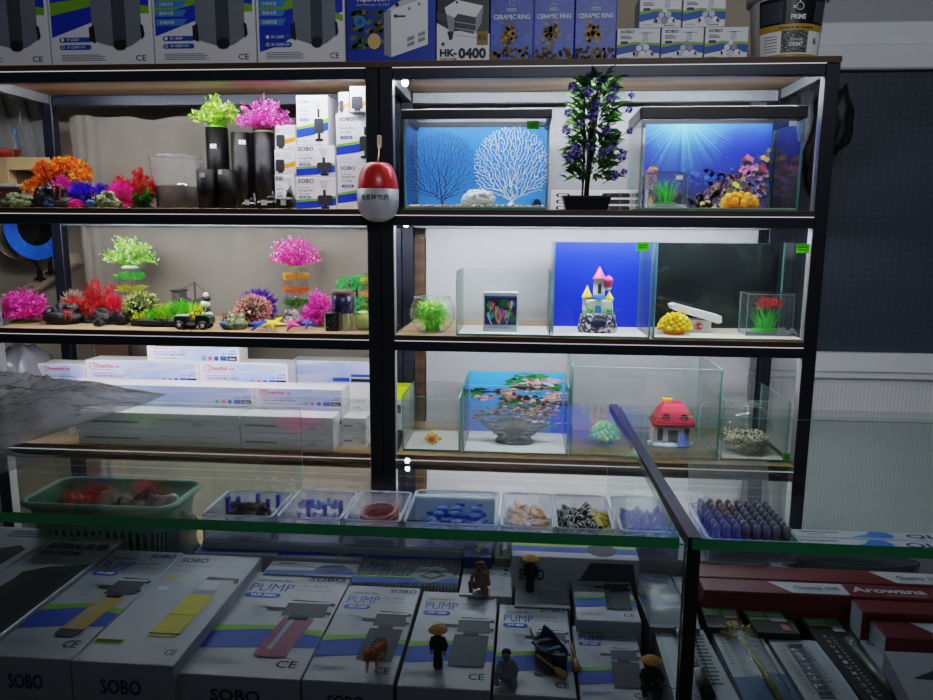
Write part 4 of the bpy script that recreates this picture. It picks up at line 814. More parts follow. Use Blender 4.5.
def seafan(l, r, t, b, Y, z0, m, lab, seed, rad=.0017):
    rr = rnd(seed); cx = onY((l+r)/2, (t+b)/2, Y).x; hw = (onY(r, (t+b)/2, Y).x-onY(l, (t+b)/2, Y).x)/2; zt = onY((l+r)/2, t, Y).z; H = zt-z0
    rt = root('sea_fan', lab, 'sea fan', (cx, Y, z0)); mb = MB(); cz = z0+H*.52
    def inside(x, z): return ((x-cx)/hw)**2+((z-cz)/(H*.50))**2 < 1
    # every twig joins the nearest node that lies closer to the foot
    pts = []; tries = 0; gap = hw*.062
    while len(pts) < 760 and tries < 16000:
        tries += 1; x, z = cx+hw*rr.uniform(-1, 1), cz+H*.5*rr.uniform(-1, 1)
        if not inside(x, z) or z < z0+.022+abs(x-cx)*.32: continue
        if all((x-p[0])**2+(z-p[1])**2 > gap*gap for p in pts): pts.append((x, z))
    b0 = (cx, z0+.012); pts.sort(key=lambda p: (p[0]-b0[0])**2+(p[1]-b0[1])**2); nodes = [b0]; par = [-1]
    for x, z in pts:
        best, bi = 1e9, 0; rx, rz = x-b0[0], z-b0[1]; rl = sqrt(rx*rx+rz*rz)
        for i, (nx_, nz_) in enumerate(nodes):
            dx, dz = x-nx_, z-nz_; d = sqrt(dx*dx+dz*dz)
            if d < 1e-6: continue
            al = (dx*rx+dz*rz)/(d*rl)
            if al < .62: continue
            c_ = d*(1+1.2*(1-al))
            if c_ < best: best, bi = c_, i
        nodes.append((x, z)); par.append(bi)
    wt = [1]*len(nodes)
    for i in range(len(nodes)-1, 0, -1): wt[par[i]] += wt[i]
    yj = [Y+rr.uniform(-.006, .006) for _ in nodes]
    for i in range(1, len(nodes)):
        a, b = nodes[par[i]], nodes[i]; w0 = rad*min(2.0, .62+.16*sqrt(wt[i])); k = ((a[0]+b[0])/2+rr.uniform(-.003, .003), (yj[par[i]]+yj[i])/2, (a[1]+b[1])/2+rr.uniform(-.002, .003))
        mb.tube([(a[0], yj[par[i]], a[1]), k, (b[0], yj[i], b[1])], [w0, w0*.95, w0*.85], m, 4, False)
        if wt[i] < 3:
            for q_ in range(2):
                t = rr.uniform(-.9, .9)+atan2(b[0]-a[0], b[1]-a[1]); l_ = gap*rr.uniform(.5, .8); mb.tube([(b[0], yj[i], b[1]), (b[0]+l_*sin(t), yj[i]-.002, b[1]+l_*cos(t))], [rad*.7, rad*.5], m, 4, False)
    part(mb, 'branches', rt); mb = MB(); mb.lathe([(.018, 0), (.014, .005), (.006, .014), (0, .016)], (cx, Y, z0), m, 14, sy=.7); part(mb, 'foot', rt)
seafan(406, 478, 134, 208, 2.35, S2+.012, mat('navy_sea_fan', (16, 26, 60), .6), 'dark navy sea fan in the left half of the blue backed tank', 5, .0012)
seafan(474, 549, 129, 208, 2.33, S2+.012, mat('white_sea_fan', (238, 246, 250), .6), 'white sea fan in the right half of the blue backed tank', 9, .0015)
q = onY(478, 205, 2.29); rt = root('white_coral', 'rounded white coral ornament between the two sea fans', 'ornament', (q.x, 2.29, S2+.014)); mb = MB(); rr = rnd(3); wc = mat('white_coral', (236, 240, 240), .6, noise_=.05, bump=.5, bscale=160)
h = onY(478, 191, 2.29).z-S2-.012; hw = onY(497, 200, 2.29).x-q.x
mb.ell((q.x, 2.29, S2+.014+h*.4), (hw*.9, hw*.6, h*.5), wc, 20, 12, True, -.8, .3, 2)
for i in range(34):
    a, e = rr.uniform(0, 2*pi), rr.uniform(0, 1.4); mb.ell((q.x+hw*.8*cos(a)*cos(e), 2.29+hw*.55*sin(a)*cos(e), S2+.014+h*.42+h*.48*sin(e)), h*rr.uniform(.13, .22), wc, 8, 6, True, -1, .4, i)
part(mb, 'coral_head', rt)
# --- flower plant in the black trough
yp = 2.245; xl, xr = onY(562.5, 205, yp-.04).x, onY(611.5, 205, yp-.04).x; cx = (xl+xr)/2; zt = onY(586, 195.5, yp-.04).z
rt = root('potted_flower', 'purple flowering plastic plant in a black rectangular trough between the tanks', 'potted plant', (cx, yp, S2)); hw = (xr-xl)/2
mb = MB(); h = zt-S2; a, b2 = hw*.84, hw*.98
vs = []
for (wx, wy, z) in ((a, .032, 0), (b2, .040, h*.86), (b2*1.03, .044, h*.87), (b2*1.03, .044, h), (b2*.93, .034, h), (b2*.9, .032, h*.82)):
    vs += [(cx-wx, yp-wy, S2+z), (cx+wx, yp-wy, S2+z), (cx+wx, yp+wy, S2+z), (cx-wx, yp+wy, S2+z)]
fs = [(3, 2, 1, 0)]+[(i*4+j, i*4+(j+1) % 4, (i+1)*4+(j+1) % 4, (i+1)*4+j) for i in range(5) for j in range(4)]+[(20, 21, 22, 23)]
mb.add(vs, fs, BLACK); part(mb, 'trough', rt)
rr = rnd(77); FG = [P('leaf_dark', (30, 66, 34)), P('leaf_mid', (52, 104, 44)), P('leaf_green', (76, 140, 56))]; LT = [P('leaf_lit', (150, 206, 70)), P('leaf_lit_pale', (222, 236, 196))]  # LT: paler leaf colours paint in the LED light on the crown
FL = [P('lavender', (126, 110, 200)), P('violet_flower', (86, 70, 168)), P('dark_violet', (48, 38, 110)), P('lilac', (186, 166, 226))]
ms, ml, mfw = MB(), MB(), MB(); zc0 = S2+h*.8; ztop = onY(600, 74, yp-.03).z; stem = mat('trunk_dark', (24, 26, 20), .7)
for i in range(9):
    a = rr.uniform(0, 2*pi); ms.tube([(cx-.004+.008*cos(a), yp+.006*sin(a), zc0), (cx+.01*cos(a), yp+.008*sin(a), zc0+.09), (cx+.03*cos(a)+.01, yp-.02+.02*sin(a), zc0+rr.uniform(.25, .42))], .003, stem, 5)
ms.tube([(cx, yp, zc0), (cx+.004, yp-.005, zc0+.12), (cx+.012, yp-.03, ztop-.03)], [.008, .006, .003], stem, 7)
prof = lambda t: .105*(1-.12*t) if t < .75 else .10*(1.55-t*.9)
for i in range(430):
    t = rr.uniform(0, 1); z = S2+h+.055+(ztop-S2-h-.05)*t; a = rr.uniform(0, 2*pi); q = rr.uniform(.25, 1)**.7; w = prof(t)*q
    lean = Vector((cx+.006+.014*t, yp-.006-.03*t, 0)); p = Vector((lean.x+w*.55*cos(a), lean.y+w*.42*sin(a), z-.01)); d = Vector((cos(a), sin(a)*.8, rr.uniform(-.5, .8)))
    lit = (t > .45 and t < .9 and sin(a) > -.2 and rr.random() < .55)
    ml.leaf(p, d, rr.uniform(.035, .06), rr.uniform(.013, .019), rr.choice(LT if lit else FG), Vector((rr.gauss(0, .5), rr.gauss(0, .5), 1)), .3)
for (px, py) in ((590, 76), (598, 82), (573, 88), (588, 92), (615, 88), (604, 79), (568, 113), (595, 104), (612, 99), (580, 122), (566, 130), (607, 130), (630, 131), (631, 95), (629, 110), (591, 145), (571, 156), (610, 150), (603, 153), (622, 155), (577, 150), (615, 175), (592, 116), (612, 145), (624, 172)):
    c = onY(px, py, yp-.035-.04*rr.random()); r0 = rr.uniform(.012, .02) if px not in (630, 631, 629, 624) else .011; dark = py < 84
    for j in range(60):
        a, z = rr.uniform(0, 2*pi), rr.uniform(-1, 1); hh = sqrt(1-z*z); d = Vector((hh*cos(a), hh*sin(a), z)); mfw.leaf(c+d*r0*.3, d, r0*.8, r0*.4, rr.choice(FL[1:3] if dark else FL), Vector((rr.gauss(0, 1), rr.gauss(0, 1), 1)))
    ms.tube([c, (c.x*.5+(cx+.01)*.5, c.y*.5+yp*.5, c.z-.025)], .0012, stem, 3)
part(ms, 'stems', rt); part(ml, 'leaves', rt); part(mfw, 'blossoms', rt, 'purple pompom blossoms')
# carton behind the trough
x0, x1 = onY(551, 200, 2.42).x, onY(636, 200, 2.42).x; z1 = onY(590, 190, 2.42).z
mb = MB(); mb.box(x0, x1, 2.42, 2.5, S2, z1, WHITE, .0015); F = Face((x0, 2.4198, S2), (x1-x0, 0, 0), (0, 0, z1-S2))
for i in range(3):
    b = .10+.29*i; mb.pill(F, .06, b, .22, b+.16, NAVY, 1); mb.pill(F, .085, b+.03, .195, b+.13, DIMW, 2); mb.pill(F, .60, b-.02, .93, b+.18, INK, 2); mb.rect(F, .66, b+.02, .70, b+.14, DGREY, 3); mb.rect(F, .80, b+.02, .83, b+.14, DGREY, 3)
solo(mb, 'tool_carton', 'white carton printed with black tool outlines behind the flower trough', 'carton')
# zinc brace behind the plant
# --- tank B with reef poster
rt, x0, x1, z1 = tank(640, 801.5, 112, S2, YT, .26, 'rimmed tank with a printed reef backdrop on the second shelf', yref=165)
zr, zr2 = onY(720, 118.5, YT).z, onY(720, 106, YT).z
mb = MB(); mb.box(x0-.002, x1+.006, YT-.004, YT+.012, zr, zr2, BLACK, .002); mb.box(x0-.004, x0+.008, YT+.012, YT+.262, zr, zr2, BLACK, .002); mb.box(x1-.008, x1+.006, YT+.012, YT+.262, zr, zr2, BLACK, .002); mb.box(x0, x1, YT+.25, YT+.265, zr+.01, zr2, BLACK, .002); part(mb, 'rim', rt, 'black plastic rim')
yb = YT+.25; pa, pb = onY(644, 165, yb).x, onY(770, 165, yb).x; pz0, pz1 = S2+.004, onY(700, 124, yb).z
def reef_sea():
    m, nt, out = _new('reef_sea'); N = nt.nodes.new; K = nt.links.new
    def M(op, a, b=None):
        n = N('ShaderNodeMath'); n.operation = op
        for k, v in enumerate((a, b)):
            if v is None: continue
            if isinstance(v, (int, float)): n.inputs[k].default_value = v
            else: K(v, n.inputs[k])
        return n.outputs[0]
    p = N('ShaderNodeBsdfPrincipled'); p.inputs['Roughness'].default_value = .5; K(p.outputs[0], out.inputs[0])
    tc = N('ShaderNodeTexCoord'); sp = N('ShaderNodeSeparateXYZ'); K(tc.outputs['Generated'], sp.inputs[0])
    x = M('SUBTRACT', sp.outputs['X'], .30); z = M('SUBTRACT', 1.10, sp.outputs['Z']); x = M('MULTIPLY', x, 1.5)
    ang = M('DIVIDE', x, z); nz = N('ShaderNodeTexNoise'); nz.noise_dimensions = '1D'; nz.inputs['Scale'].default_value = 7.; nz.inputs['Detail'].default_value = 2; K(ang, nz.inputs['W'])
    r = M('POWER', M('MULTIPLY', nz.outputs['Fac'], 1.5), 3.5); d = M('SQRT', M('ADD', M('MULTIPLY', x, x), M('MULTIPLY', z, z)))
    fall = M('MAXIMUM', M('SUBTRACT', 1.0, M('MULTIPLY', d, 1.45)), 0.); glow = M('POWER', fall, 3.); mask = M('MINIMUM', M('ADD', M('MULTIPLY', M('MULTIPLY', r, fall), .75), M('MULTIPLY', glow, .9)), 1.)
    cr = N('ShaderNodeValToRGB'); e = cr.color_ramp.elements
    for pos, c in ((.34, (20, 34, 108)), (.62, (20, 44, 168)), (.86, (26, 62, 200))): e.new(pos)
    for el, (pos, c) in zip(e, ((0, (16, 20, 52)), (.34, (20, 34, 108)), (.62, (20, 44, 168)), (.86, (26, 62, 200)), (1, (40, 110, 220)))): el.position = pos; el.color = L3(c)
    n3 = N('ShaderNodeTexNoise'); n3.inputs['Scale'].default_value = 5; K(tc.outputs['Generated'], n3.inputs['Vector'])
    K(M('ADD', sp.outputs['Z'], M('MULTIPLY', M('SUBTRACT', n3.outputs['Fac'], .5), .2)), cr.inputs[0])
    mx = N('ShaderNodeMixRGB'); K(mask, mx.inputs[0]); K(cr.outputs[0], mx.inputs[1]); mx.inputs[2].default_value = L3((120, 214, 248)); K(mx.outputs[0], p.inputs['Base Color']); return m
mb = MB(); sea = reef_sea(); mb.box(pa, pb, yb-.001, yb, pz0, pz1, sea); F = Face((pa, yb-.0012, pz0), (pb-pa, 0, 0), (0, 0, pz1-pz0)); rr = rnd(91)
RAYM = mat('ray_print', (70, 130, 226), .5, noise_=.25)
CO = lambda k, c=None: mat('reef_'+k, c, .5, noise_=.35, scale=140)
far = [CO('far1', (34, 70, 170)), CO('far2', (44, 90, 190)), CO('far3', (28, 54, 140))]; dk = [CO('dk1', (44, 44, 84)), CO('dk2', (70, 56, 80)), CO('dk3', (34, 40, 80)), CO('dk4', (86, 72, 74))]
def blob(a, b, r, m, l, n=9):
    mb.poly(F, [(a+r*F.h/F.w*(.75+.4*rr.random())*cos(2*pi*i/n), b+r*(.75+.4*rr.random())*sin(2*pi*i/n)) for i in range(n)], m, l)
for i in range(130):
    a = rr.uniform(.08, 1); blob(a, .38+.06*rr.gauss(0, 1)-.15*abs(a-.5)*(a < .5), rr.uniform(.015, .035), rr.choice(far), 3)
for i in range(260):
    a = rr.uniform(0, 1); top = .18+.05*sin(a*9)+(.50*max(0, (a-.42)/.58)**.8)+(.30*max(0, (.12-a)/.12)); b = rr.uniform(0, max(.05, top)); blob(min(.98, max(.02, a)), min(b, .92), rr.uniform(.02, .05), rr.choice(dk), 4+i % 2)
cl = [CO(k, c) for k, c in (('pink', (176, 104, 150)), ('red', (136, 52, 80)), ('yellow', (170, 152, 86)), ('brown', (130, 96, 80)), ('mauve', (150, 120, 180)), ('blue', (60, 92, 160)), ('olive', (120, 130, 70)), ('maroon', (110, 50, 70)))]
for i in range(430):
    a = rr.uniform(.50, .985); top = .20+.52*((a-.45)/.55); blob(a, rr.uniform(top*.25, top), rr.uniform(.010, .027), rr.choice(cl+dk+dk), 6+i % 3, 9)
for i in range(30): blob(rr.uniform(.02, .10), rr.uniform(.1, .52), rr.uniform(.015, .035), rr.choice(cl[:5]), 6+i % 2)
for a, b, r, c in ((.82, .47, .055, cl[0]), (.77, .47, .025, CO('hotpink', (206, 110, 200))), (.86, .50, .03, CO('hotpink')), (.84, .44, .03, CO('hotpink')), (.79, .50, .028, CO('hotpink')), (.82, .62, .035, CO('tan', (176, 110, 110))), (.79, .60, .025, cl[1]), (.85, .60, .03, cl[0]), (.94, .62, .03, cl[2]), (.97, .60, .03, cl[2]), (.94, .52, .045, cl[1]), (.73, .32, .03, CO('limecoral', (190, 230, 50))), (.75, .30, .03, CO('limecoral', (190, 230, 50))), (.05, .45, .05, cl[0]), (.04, .36, .06, cl[7]), (.06, .12, .04, cl[2])): blob(a, b, r, c, 10, 12)
for i in range(14): blob(.48+.02*i*.9*rr.random(), .03+.07*rr.random(), .03, CO('tancoral', (190, 170, 110)), 9)
for i in range(26): mb.disc(F, rr.choice((.1, .12, .44, .55, .68, .33))+rr.gauss(0, .015), rr.uniform(.6, .9), rr.uniform(.004, .012), RAYM, 3, 7)
part(mb, 'reef_backdrop', rt, 'printed coral reef backdrop')
sticker(rt, 793, 123.5, YT, .022, .014, STICK, 'small white sticker', False)
mb = MB(); mb.box(x0+.006, x1-.006, YT+.006, yb-.003, S2+.006, S2+.0085, mat('white_sand', (230, 230, 222), .7, bump=.3)); part(mb, 'sand_floor', rt)
def acrylbox(l, r, t, b, Y, z0, D, lab, th=.003, card=True):
    ym = (t+b)/2; x0, x1 = onY(l, ym, Y).x, onY(r, ym, Y).x; z1 = onY((l+r)/2, t, Y).z; rt = root('acrylic_box', lab, 'acrylic box', ((x0+x1)/2, Y+D/2, z0)); AC = glass('acrylic_cover', (252, 254, 254), haze=.04, refl=1.2)
    mb = MB()
    for a in ((x0, x1, Y, Y+th, z0, z1), (x0, x1, Y+D-th, Y+D, z0, z1), (x0, x0+th, Y+th, Y+D-th, z0, z1), (x1-th, x1, Y+th, Y+D-th, z0, z1), (x0+th, x1-th, Y+th, Y+D-th, z1-th, z1)): pane(mb, *a, g=AC, e=mat('acrylic_edge', (150, 166, 176), .2))
    part(mb, 'clear_cover', rt)
    mb = MB(); mb.box(x0+th, x1-th, Y+th, Y+D-th, z0, z0+.012, mat('acrylic_base_grey', (176, 182, 186), .4), .001); F = Face((x0, Y-.0006, z0), (x1-x0, 0, 0), (0, 0, .014)); mb.text(F, 'AQUA PLANTS', .2, .3, .4, DGREY, .5, .01, 2); part(mb, 'base', rt)
    return rt, x0, x1, z1
r2, a0, a1, az = acrylbox(648, 688, 172, 210, 2.29, S2+.009, .07, 'small clear box with green grass plant inside the reef tank')
sticker_q = onY(679.5, 177.5, 2.288); mb = MB(); mb.box(sticker_q.x-.01, sticker_q.x+.01, 2.2885, 2.2895, sticker_q.z-.006, sticker_q.z+.006, STICK); part(mb, 'price_sticker', r2, 'white price sticker')
def grass(c, hw, H, n, mats, lab, seed, name='grass_plant', w=.005, bend=.35, tips=None, parent=None, sy=.6):
    rr = rnd(seed); rt = root(name, lab, 'plastic plant', c); mb = MB()
    mb.lathe([(hw*.75, 0), (hw*.7, .005), (0, .007)], c, mats[0], 14, sy=sy); part(mb, 'foot', rt); mb = MB()
    for i in range(n):
        a = rr.uniform(0, 2*pi); q = rr.uniform(0, .5); mb.blade((c[0]+hw*q*cos(a), c[1]+hw*sy*q*sin(a), c[2]+.003), (cos(a)*hw*.75*rr.random(), sin(a)*hw*sy*.7*rr.random(), H*.9), H*rr.uniform(.6, 1.12), w, rr.choice(mats), bend*rr.uniform(.3, 1), 4)
    part(mb, 'blades', rt)
    if tips: tips(rt, rr)
    return rt
NG = [P('neon_green', (70, 220, 60)), P('spring_green', (40, 180, 50)), P('bright_green', (110, 240, 90))]
grass(((a0+a1)/2, 2.325, S2+.022), (a1-a0)*.40, (az-S2)*.70, 60, NG, 'neon green grass plant in the clear box of the reef tank', 31, w=.007)
# orange anemone
def anemone(l, r, t, b, Y, z0, mats, lab, seed, rad=.012, n=40, name='anemone_ornament', dome=1.):
    ym = (t+b)/2; x0, x1 = onY(l, ym, Y).x, onY(r, ym, Y).x; cx, hw = (x0+x1)/2, (x1-x0)/2; zt = onY((l+r)/2, t, Y).z; H = zt-z0; rr = rnd(seed); rt = root(name, lab, 'ornament', (cx, Y, z0))
    mb = MB(); mb.lathe([(hw*.5, 0), (hw*.6, H*.1), (hw*.4, H*.3), (0, H*.36)], (cx, Y, z0), mats[-1], 16, sy=.8); part(mb, 'foot', rt); mb = MB()
    for i in range(n):
        k = (i+.5)/n; e = asin(.04+.96*k); a = i*2.399; d = Vector((cos(a)*cos(e), sin(a)*cos(e)*.8, sin(e))); p0 = Vector((cx, Y, z0+H*.18)); p1 = p0+Vector((d.x*(hw-rad*.9), d.y*(hw-rad), d.z*(H*.80-rad)))*rr.uniform(.92, 1.02)
        q = rad*rr.uniform(.85, 1.1); mb.tube([p0+(p1-p0)*.25, p0+(p1-p0)*.7, p1, p1+(p1-p0).normalized()*q*.7], [q*.55, q*.8, q, q*.55], rr.choice(mats[:-1]), 8, True)
    part(mb, 'tentacles', rt); return rt
anemone(718, 761, 189, 209.5, 2.30, S2+.009, [mat('anemone_orange', (250, 166, 26), .4, noise_=.2, trans=.15), mat('anemone_amber', (252, 188, 50), .4, noise_=.15, trans=.15), mat('anemone_base_orange', (236, 120, 20), .4)], 'orange anemone ornament on the floor of the reef tank', 7, .0125, 24)

# ================================================================ third shelf, left bay
def g3(px, py): return onZ(px, py, S3)
def at3(px, py): v = onZ(px, py, S3); return v.x, v.y
q = g3(25, 322); rt = sprig(-3, 52, 288, 322, (q.x, q.y, S3), [PM[0], PM[1]], [PM[0], PM[1], P('hotter_pink', (250, 70, 176))], 'bright pink plastic bush at the left end of the third shelf', 51, (.045, P('foot_leaf', (96, 140, 50))), 190, .015)
ornament(43, 82, 301, 326, g3(62, 325).y+.04, S3, DROCK, 'black rock ornament with small red gate beside the pink bush', 8, (.62, .38, (170, 40, 50)))
ornament(92, 114, 305, 326, g3(102, 325).y+.03, S3, DROCK, 'black twin-peaked rock ornament with red gate in front of the red plants', 9, (-.7, .55, (150, 40, 48)))
ornament(112, 129, 306, 326, g3(120, 326).y+.03, S3, DROCK, 'black small rock ornament with red gate, right one of the pair before the red plants', 10, (.1, .6, (180, 44, 50)))
mb = MB(); q = g3(100, 326); mb.ell((q.x, q.y-.005, S3+.012), (.018, .016, .013), DROCK, 12, 8, True, -.8, .4, 3); solo(mb, 'pebble', 'small round dark pebble in front of the twin-peaked black rock', 'pebble')
def fernset(tips, base, Y, z0, mats, lab, seed, l=.026, name='fern_plant'):
    b = Vector((onY(base[0], base[1], Y).x, Y, z0)); rt = root(name, lab, 'plastic plant', b); mb = MB(); mb.lathe([(.03, 0), (.026, .008), (0, .012)], b, mat('plant_foot'), 12); part(mb, 'foot', rt); mb = MB(); rr = rnd(seed)
    for i, (px, py) in enumerate(tips): fern(mb, b, onY(px, py, Y+rr.uniform(-.05, .05)), mats, seed+i, l, 16)
    part(mb, 'fronds', rt); return rt
OG = [RD[2], P('ember', (230, 84, 50)), P('olive_leaf', (130, 140, 60))]
fernset(((86, 284), (92, 280), (97, 279), (90, 290), (100, 286), (84, 292)), (96, 318), 2.42, S3, [RD[0], RD[1], P('cherry', (220, 46, 70))], 'tall crimson fern in the middle of the red plants on the third shelf', 101)
fernset(((106, 287), (111, 283), (114, 287), (108, 292)), (104, 318), 2.44, S3, [RD[0], RD[1]], 'small crimson fern right of the tallest red plant', 111, .022)
fernset(((66, 300), (72, 297), (78, 298), (64, 306), (74, 304), (82, 302), (69, 310), (86, 300)), (80, 320), 2.38, S3, OG, 'orange red fern at the left of the red plant group', 121)
fernset(((90, 300), (97, 304), (104, 300), (88, 308), (100, 310)), (92, 320), 2.37, S3, [RD[0], OG[1], GR[1]], 'red and green fern at the front of the red plant group', 131, .024)
featherball(104, 123, 291, 318, 2.40, S3, [P('coral_red', (240, 50, 80)), P('coral_pink', (250, 90, 110))], 'coral red feather plant at the right of the red plant group', 141, 360)
featherball(60, 86, 288, 318, 2.50, S3, [P('dusty_pink', (206, 140, 150)), P('blush', (222, 170, 176)), P('sage', (140, 150, 120))], 'dusty pink feather plant behind the orange red fern', 142, 420, .007)
featherball(118, 130, 294, 316, 2.47, S3, [P('dusty_pink', (206, 140, 150)), P('blush', (222, 170, 176))], 'dusty pink tuft behind the cream leaf ball', 143, 160, .006)
# stacked clear tubs of plants
def tub(cx, cy, z0, R, H, mats, lab, seed, grp='clear tubs of little plants'):
    rt = root('plant_tub', lab, 'plant tub', (cx, cy, z0), grp); mb = MB(); mb.lathe([(R*.92, 0), (R, .003), (R, H-.002), (R*1.03, H-.002), (R*1.03, H), (0, H)], (cx, cy, z0), CLEARP, 24); part(mb, 'clear_tub', rt)
    mb = MB(); rr = rnd(seed)
    for i in range(150):
        a, q = rr.uniform(0, 2*pi), sqrt(rr.random())*.8; d = Vector((cos(a)*.8, sin(a)*.8, rr.uniform(.1, 1.0))); mb.leaf((cx+R*q*cos(a), cy+R*q*sin(a), z0+.003+H*.34*rr.random()), d, H*rr.uniform(.3, .62), H*.22, rr.choice(mats), Vector((rr.gauss(0, 1), rr.gauss(0, 1), 1)))
    part(mb, 'little_plant', rt); return z0+H+.0006
Ys = 2.50; cx = onY(131, 285, Ys).x; R = (onY(143, 285, Ys).x-onY(119, 285, Ys).x)/2; H = .040; z = S3
zt_ = onY(131, 268, Ys).z; nl = 4; H = (zt_-S3)/nl-.0006
for i, (m_, lab) in enumerate((([GR[0], GR[2]], 'lowest clear tub of the left stack, hidden behind the cream leaf ball'), ([YG[0], GR[2]], 'second clear tub from below in the left stack, behind the cream leaf ball'), ([P('acid_yellow', (214, 226, 40)), P('yellow_leaf', (236, 230, 70))], 'clear tub with yellow plant in the left stack'), ([NG[0], NG[2]], 'clear tub with green plant on top of the left stack'))):
    z = tub(cx, Ys, z, R, H, m_, lab, 150+i)
LG = [P('lime_bush', (140, 216, 60)), P('leaf_lime', (176, 236, 90)), P('cream_leaf', (240, 246, 214))]
sprig(95, 152, 236, 266, (cx, Ys, z), [LG[0]], LG, 'lime and cream plastic bush on top of the left stack of tubs', 52, (.028, mat('white_foot', (222, 226, 216), .5)), 110, .015)
def ball(l, r, t, b, Y, mats, lab, seed, z0=S3, n=520, s=.016, stem=True):
    ym = (t+b)/2; x0, x1 = onY(l, ym, Y).x, onY(r, ym, Y).x; zt = onY((l+r)/2, t, Y).z; cx, R = (x0+x1)/2, (x1-x0)/2; cz = (zt+z0)/2; Rz = (zt-z0)/2; rr = rnd(seed); rt = root('leaf_ball', lab, 'plastic plant', (cx, Y, z0)); mb = MB(); mb.ell((cx, Y, cz), (R*.72, R*.72, Rz*.8), mats[-1], 16, 10); mb.lathe([(R*.5, 0), (R*.4, .01), (0, .012)], (cx, Y, z0), mats[-1], 12); part(mb, 'core', rt); mb = MB()
    for i in range(n):
        z = rr.uniform(-.9, 1); a = rr.uniform(0, 2*pi); h = sqrt(1-z*z); d = Vector((h*cos(a), h*sin(a), z)); p = Vector((cx+R*d.x*.8, Y+R*d.y*.8, cz+Rz*d.z*.8)); mb.leaf(p, d+Vector((rr.gauss(0, .6), rr.gauss(0, .6), rr.gauss(0, .6))), s*rr.uniform(.8, 1.3), s*.55, rr.choice(mats[:-1]), Vector((rr.gauss(0, 1), rr.gauss(0, 1), rr.gauss(0, 1))))
    part(mb, 'leaves', rt); return rt
ball(124, 160, 291, 324, 2.36, [P('cream_leaf2', (226, 226, 150)), P('pale_olive', (160, 172, 80)), P('leaf_olive', (96, 120, 50)), P('core_green', (40, 60, 30))], 'cream and olive leaf ball in front of the left tub stack', 161)
q = g3(165, 325); x0, x1 = onY(135, 312, 2.31).x, onY(201, 312, 2.31).x
rt = root('grass_mat', 'lime and yellow moss grass on a dark driftwood log', 'plastic plant', ((x0+x1)/2, 2.31, S3)); mb = MB(); mb.tube([(x0, 2.29, S3+.013), (x0+.06, 2.285, S3+.015), (x0+.12, 2.295, S3+.012), (x1-.01, 2.29, S3+.013)], [.011, .015, .013, .012], DROCK, 10); part(mb, 'driftwood_log', rt, 'dark driftwood log')
mb = MB(); rr = rnd(171); GL = [P('moss_lime', (130, 216, 50)), P('moss_green', (90, 190, 50)), P('moss_yellow', (226, 214, 50))]
for i in range(900):
    x = rr.uniform(x0, x1); k = (x-x0)/(x1-x0); hh = .030+.050*min(1, k*1.6)*max(.55, 1-abs(k-.62)*.9); p = Vector((x, 2.31+rr.uniform(-.03, .04), S3+.016)); yl = (k < .2 or .42 < k < .52 or k > .88); d = Vector((rr.gauss(0, .4), rr.gauss(0, .4), 1)); mb.leaf(p+Vector((0, 0, hh*rr.random()*.55)), d, hh*rr.uniform(.35, .55), .0055, GL[2] if yl and rr.random() < .6 else rr.choice(GL[:2]), Vector((rr.gauss(0, 1), rr.gauss(0, 1), .3)))
part(mb, 'moss', rt)
# toy jeep
q = g3(194, 330); Y = q.y+.03; xl, xr = onY(177, 321, Y).x, onY(213, 321, Y).x; W = xr-xl; zt = onY(195, 312, Y).z-S3
rt = root('toy_jeep', 'dark green toy off-roader with yellow seat on the third shelf', 'toy car', ((xl+xr)/2, Y, S3)); JG = mat('jeep_green', (36, 56, 50), .4, coat=.3)
mb = MB(); H = zt
mb.prism([(xl+W*.02, S3+H*.30), (xl+W*.0, S3+H*.72), (xl+W*.36, S3+H*.74), (xl+W*.38, S3+H*.52), (xl+W*.60, S3+H*.52), (xl+W*.60, S3+H*.84), (xl+W*.88, S3+H*.84), (xl+W*.98, S3+H*.70), (xl+W*.98, S3+H*.36), (xl+W*.92, S3+H*.28)], Y-.022, Y+.022, JG)
mb.box(xl+W*.02, xl+W*.38, Y-.020, Y+.020, S3+H*.74, S3+H*.84, mat('jeep_grey', (150, 158, 158), .4), .002); mb.box(xl+W*.36, xl+W*.58, Y-.0225, Y-.020, S3+H*.26, S3+H*.46, mat('jeep_silver', (176, 180, 180), .3, .3), .001); mb.tube([(xl+W*.60, Y-.02, S3+H*.84), (xl+W*.57, Y-.02, S3+H*1.05), (xl+W*.57, Y+.02, S3+H*1.05), (xl+W*.60, Y+.02, S3+H*.84)], .0015, JG, 5)
part(mb, 'car_body', rt)
mb = MB(); mb.box(xl+W*.40, xl+W*.52, Y-.016, Y+.016, S3+H*.50, S3+H*.98, mat('seat_yellow', (230, 196, 40), .5), .003); part(mb, 'seat', rt, 'yellow seat')
for fx in (.16, .80):
    for s in (-1, 1):
        mb = MB(); i0 = mb.mark(); c = (xl+W*fx, Y+s*.022, S3+H*.26); r_ = H*.26; mb.lathe([(r_*.5, -.006), (r_, -.005), (r_, .005), (r_*.5, .006)], c, BLACK, 16); mb.rot(i0, c, rx=pi/2); wh = part(mb, 'wheel', rt); mb = MB(); i0 = mb.mark(); mb.lathe([(0, .0068), (r_*.5, .0068), (r_*.5, -.0068), (0, -.0068)], c, mat('jeep_silver'), 10); mb.rot(i0, c, rx=pi/2); part(mb, 'hubcap', wh, 'silver hubcap')
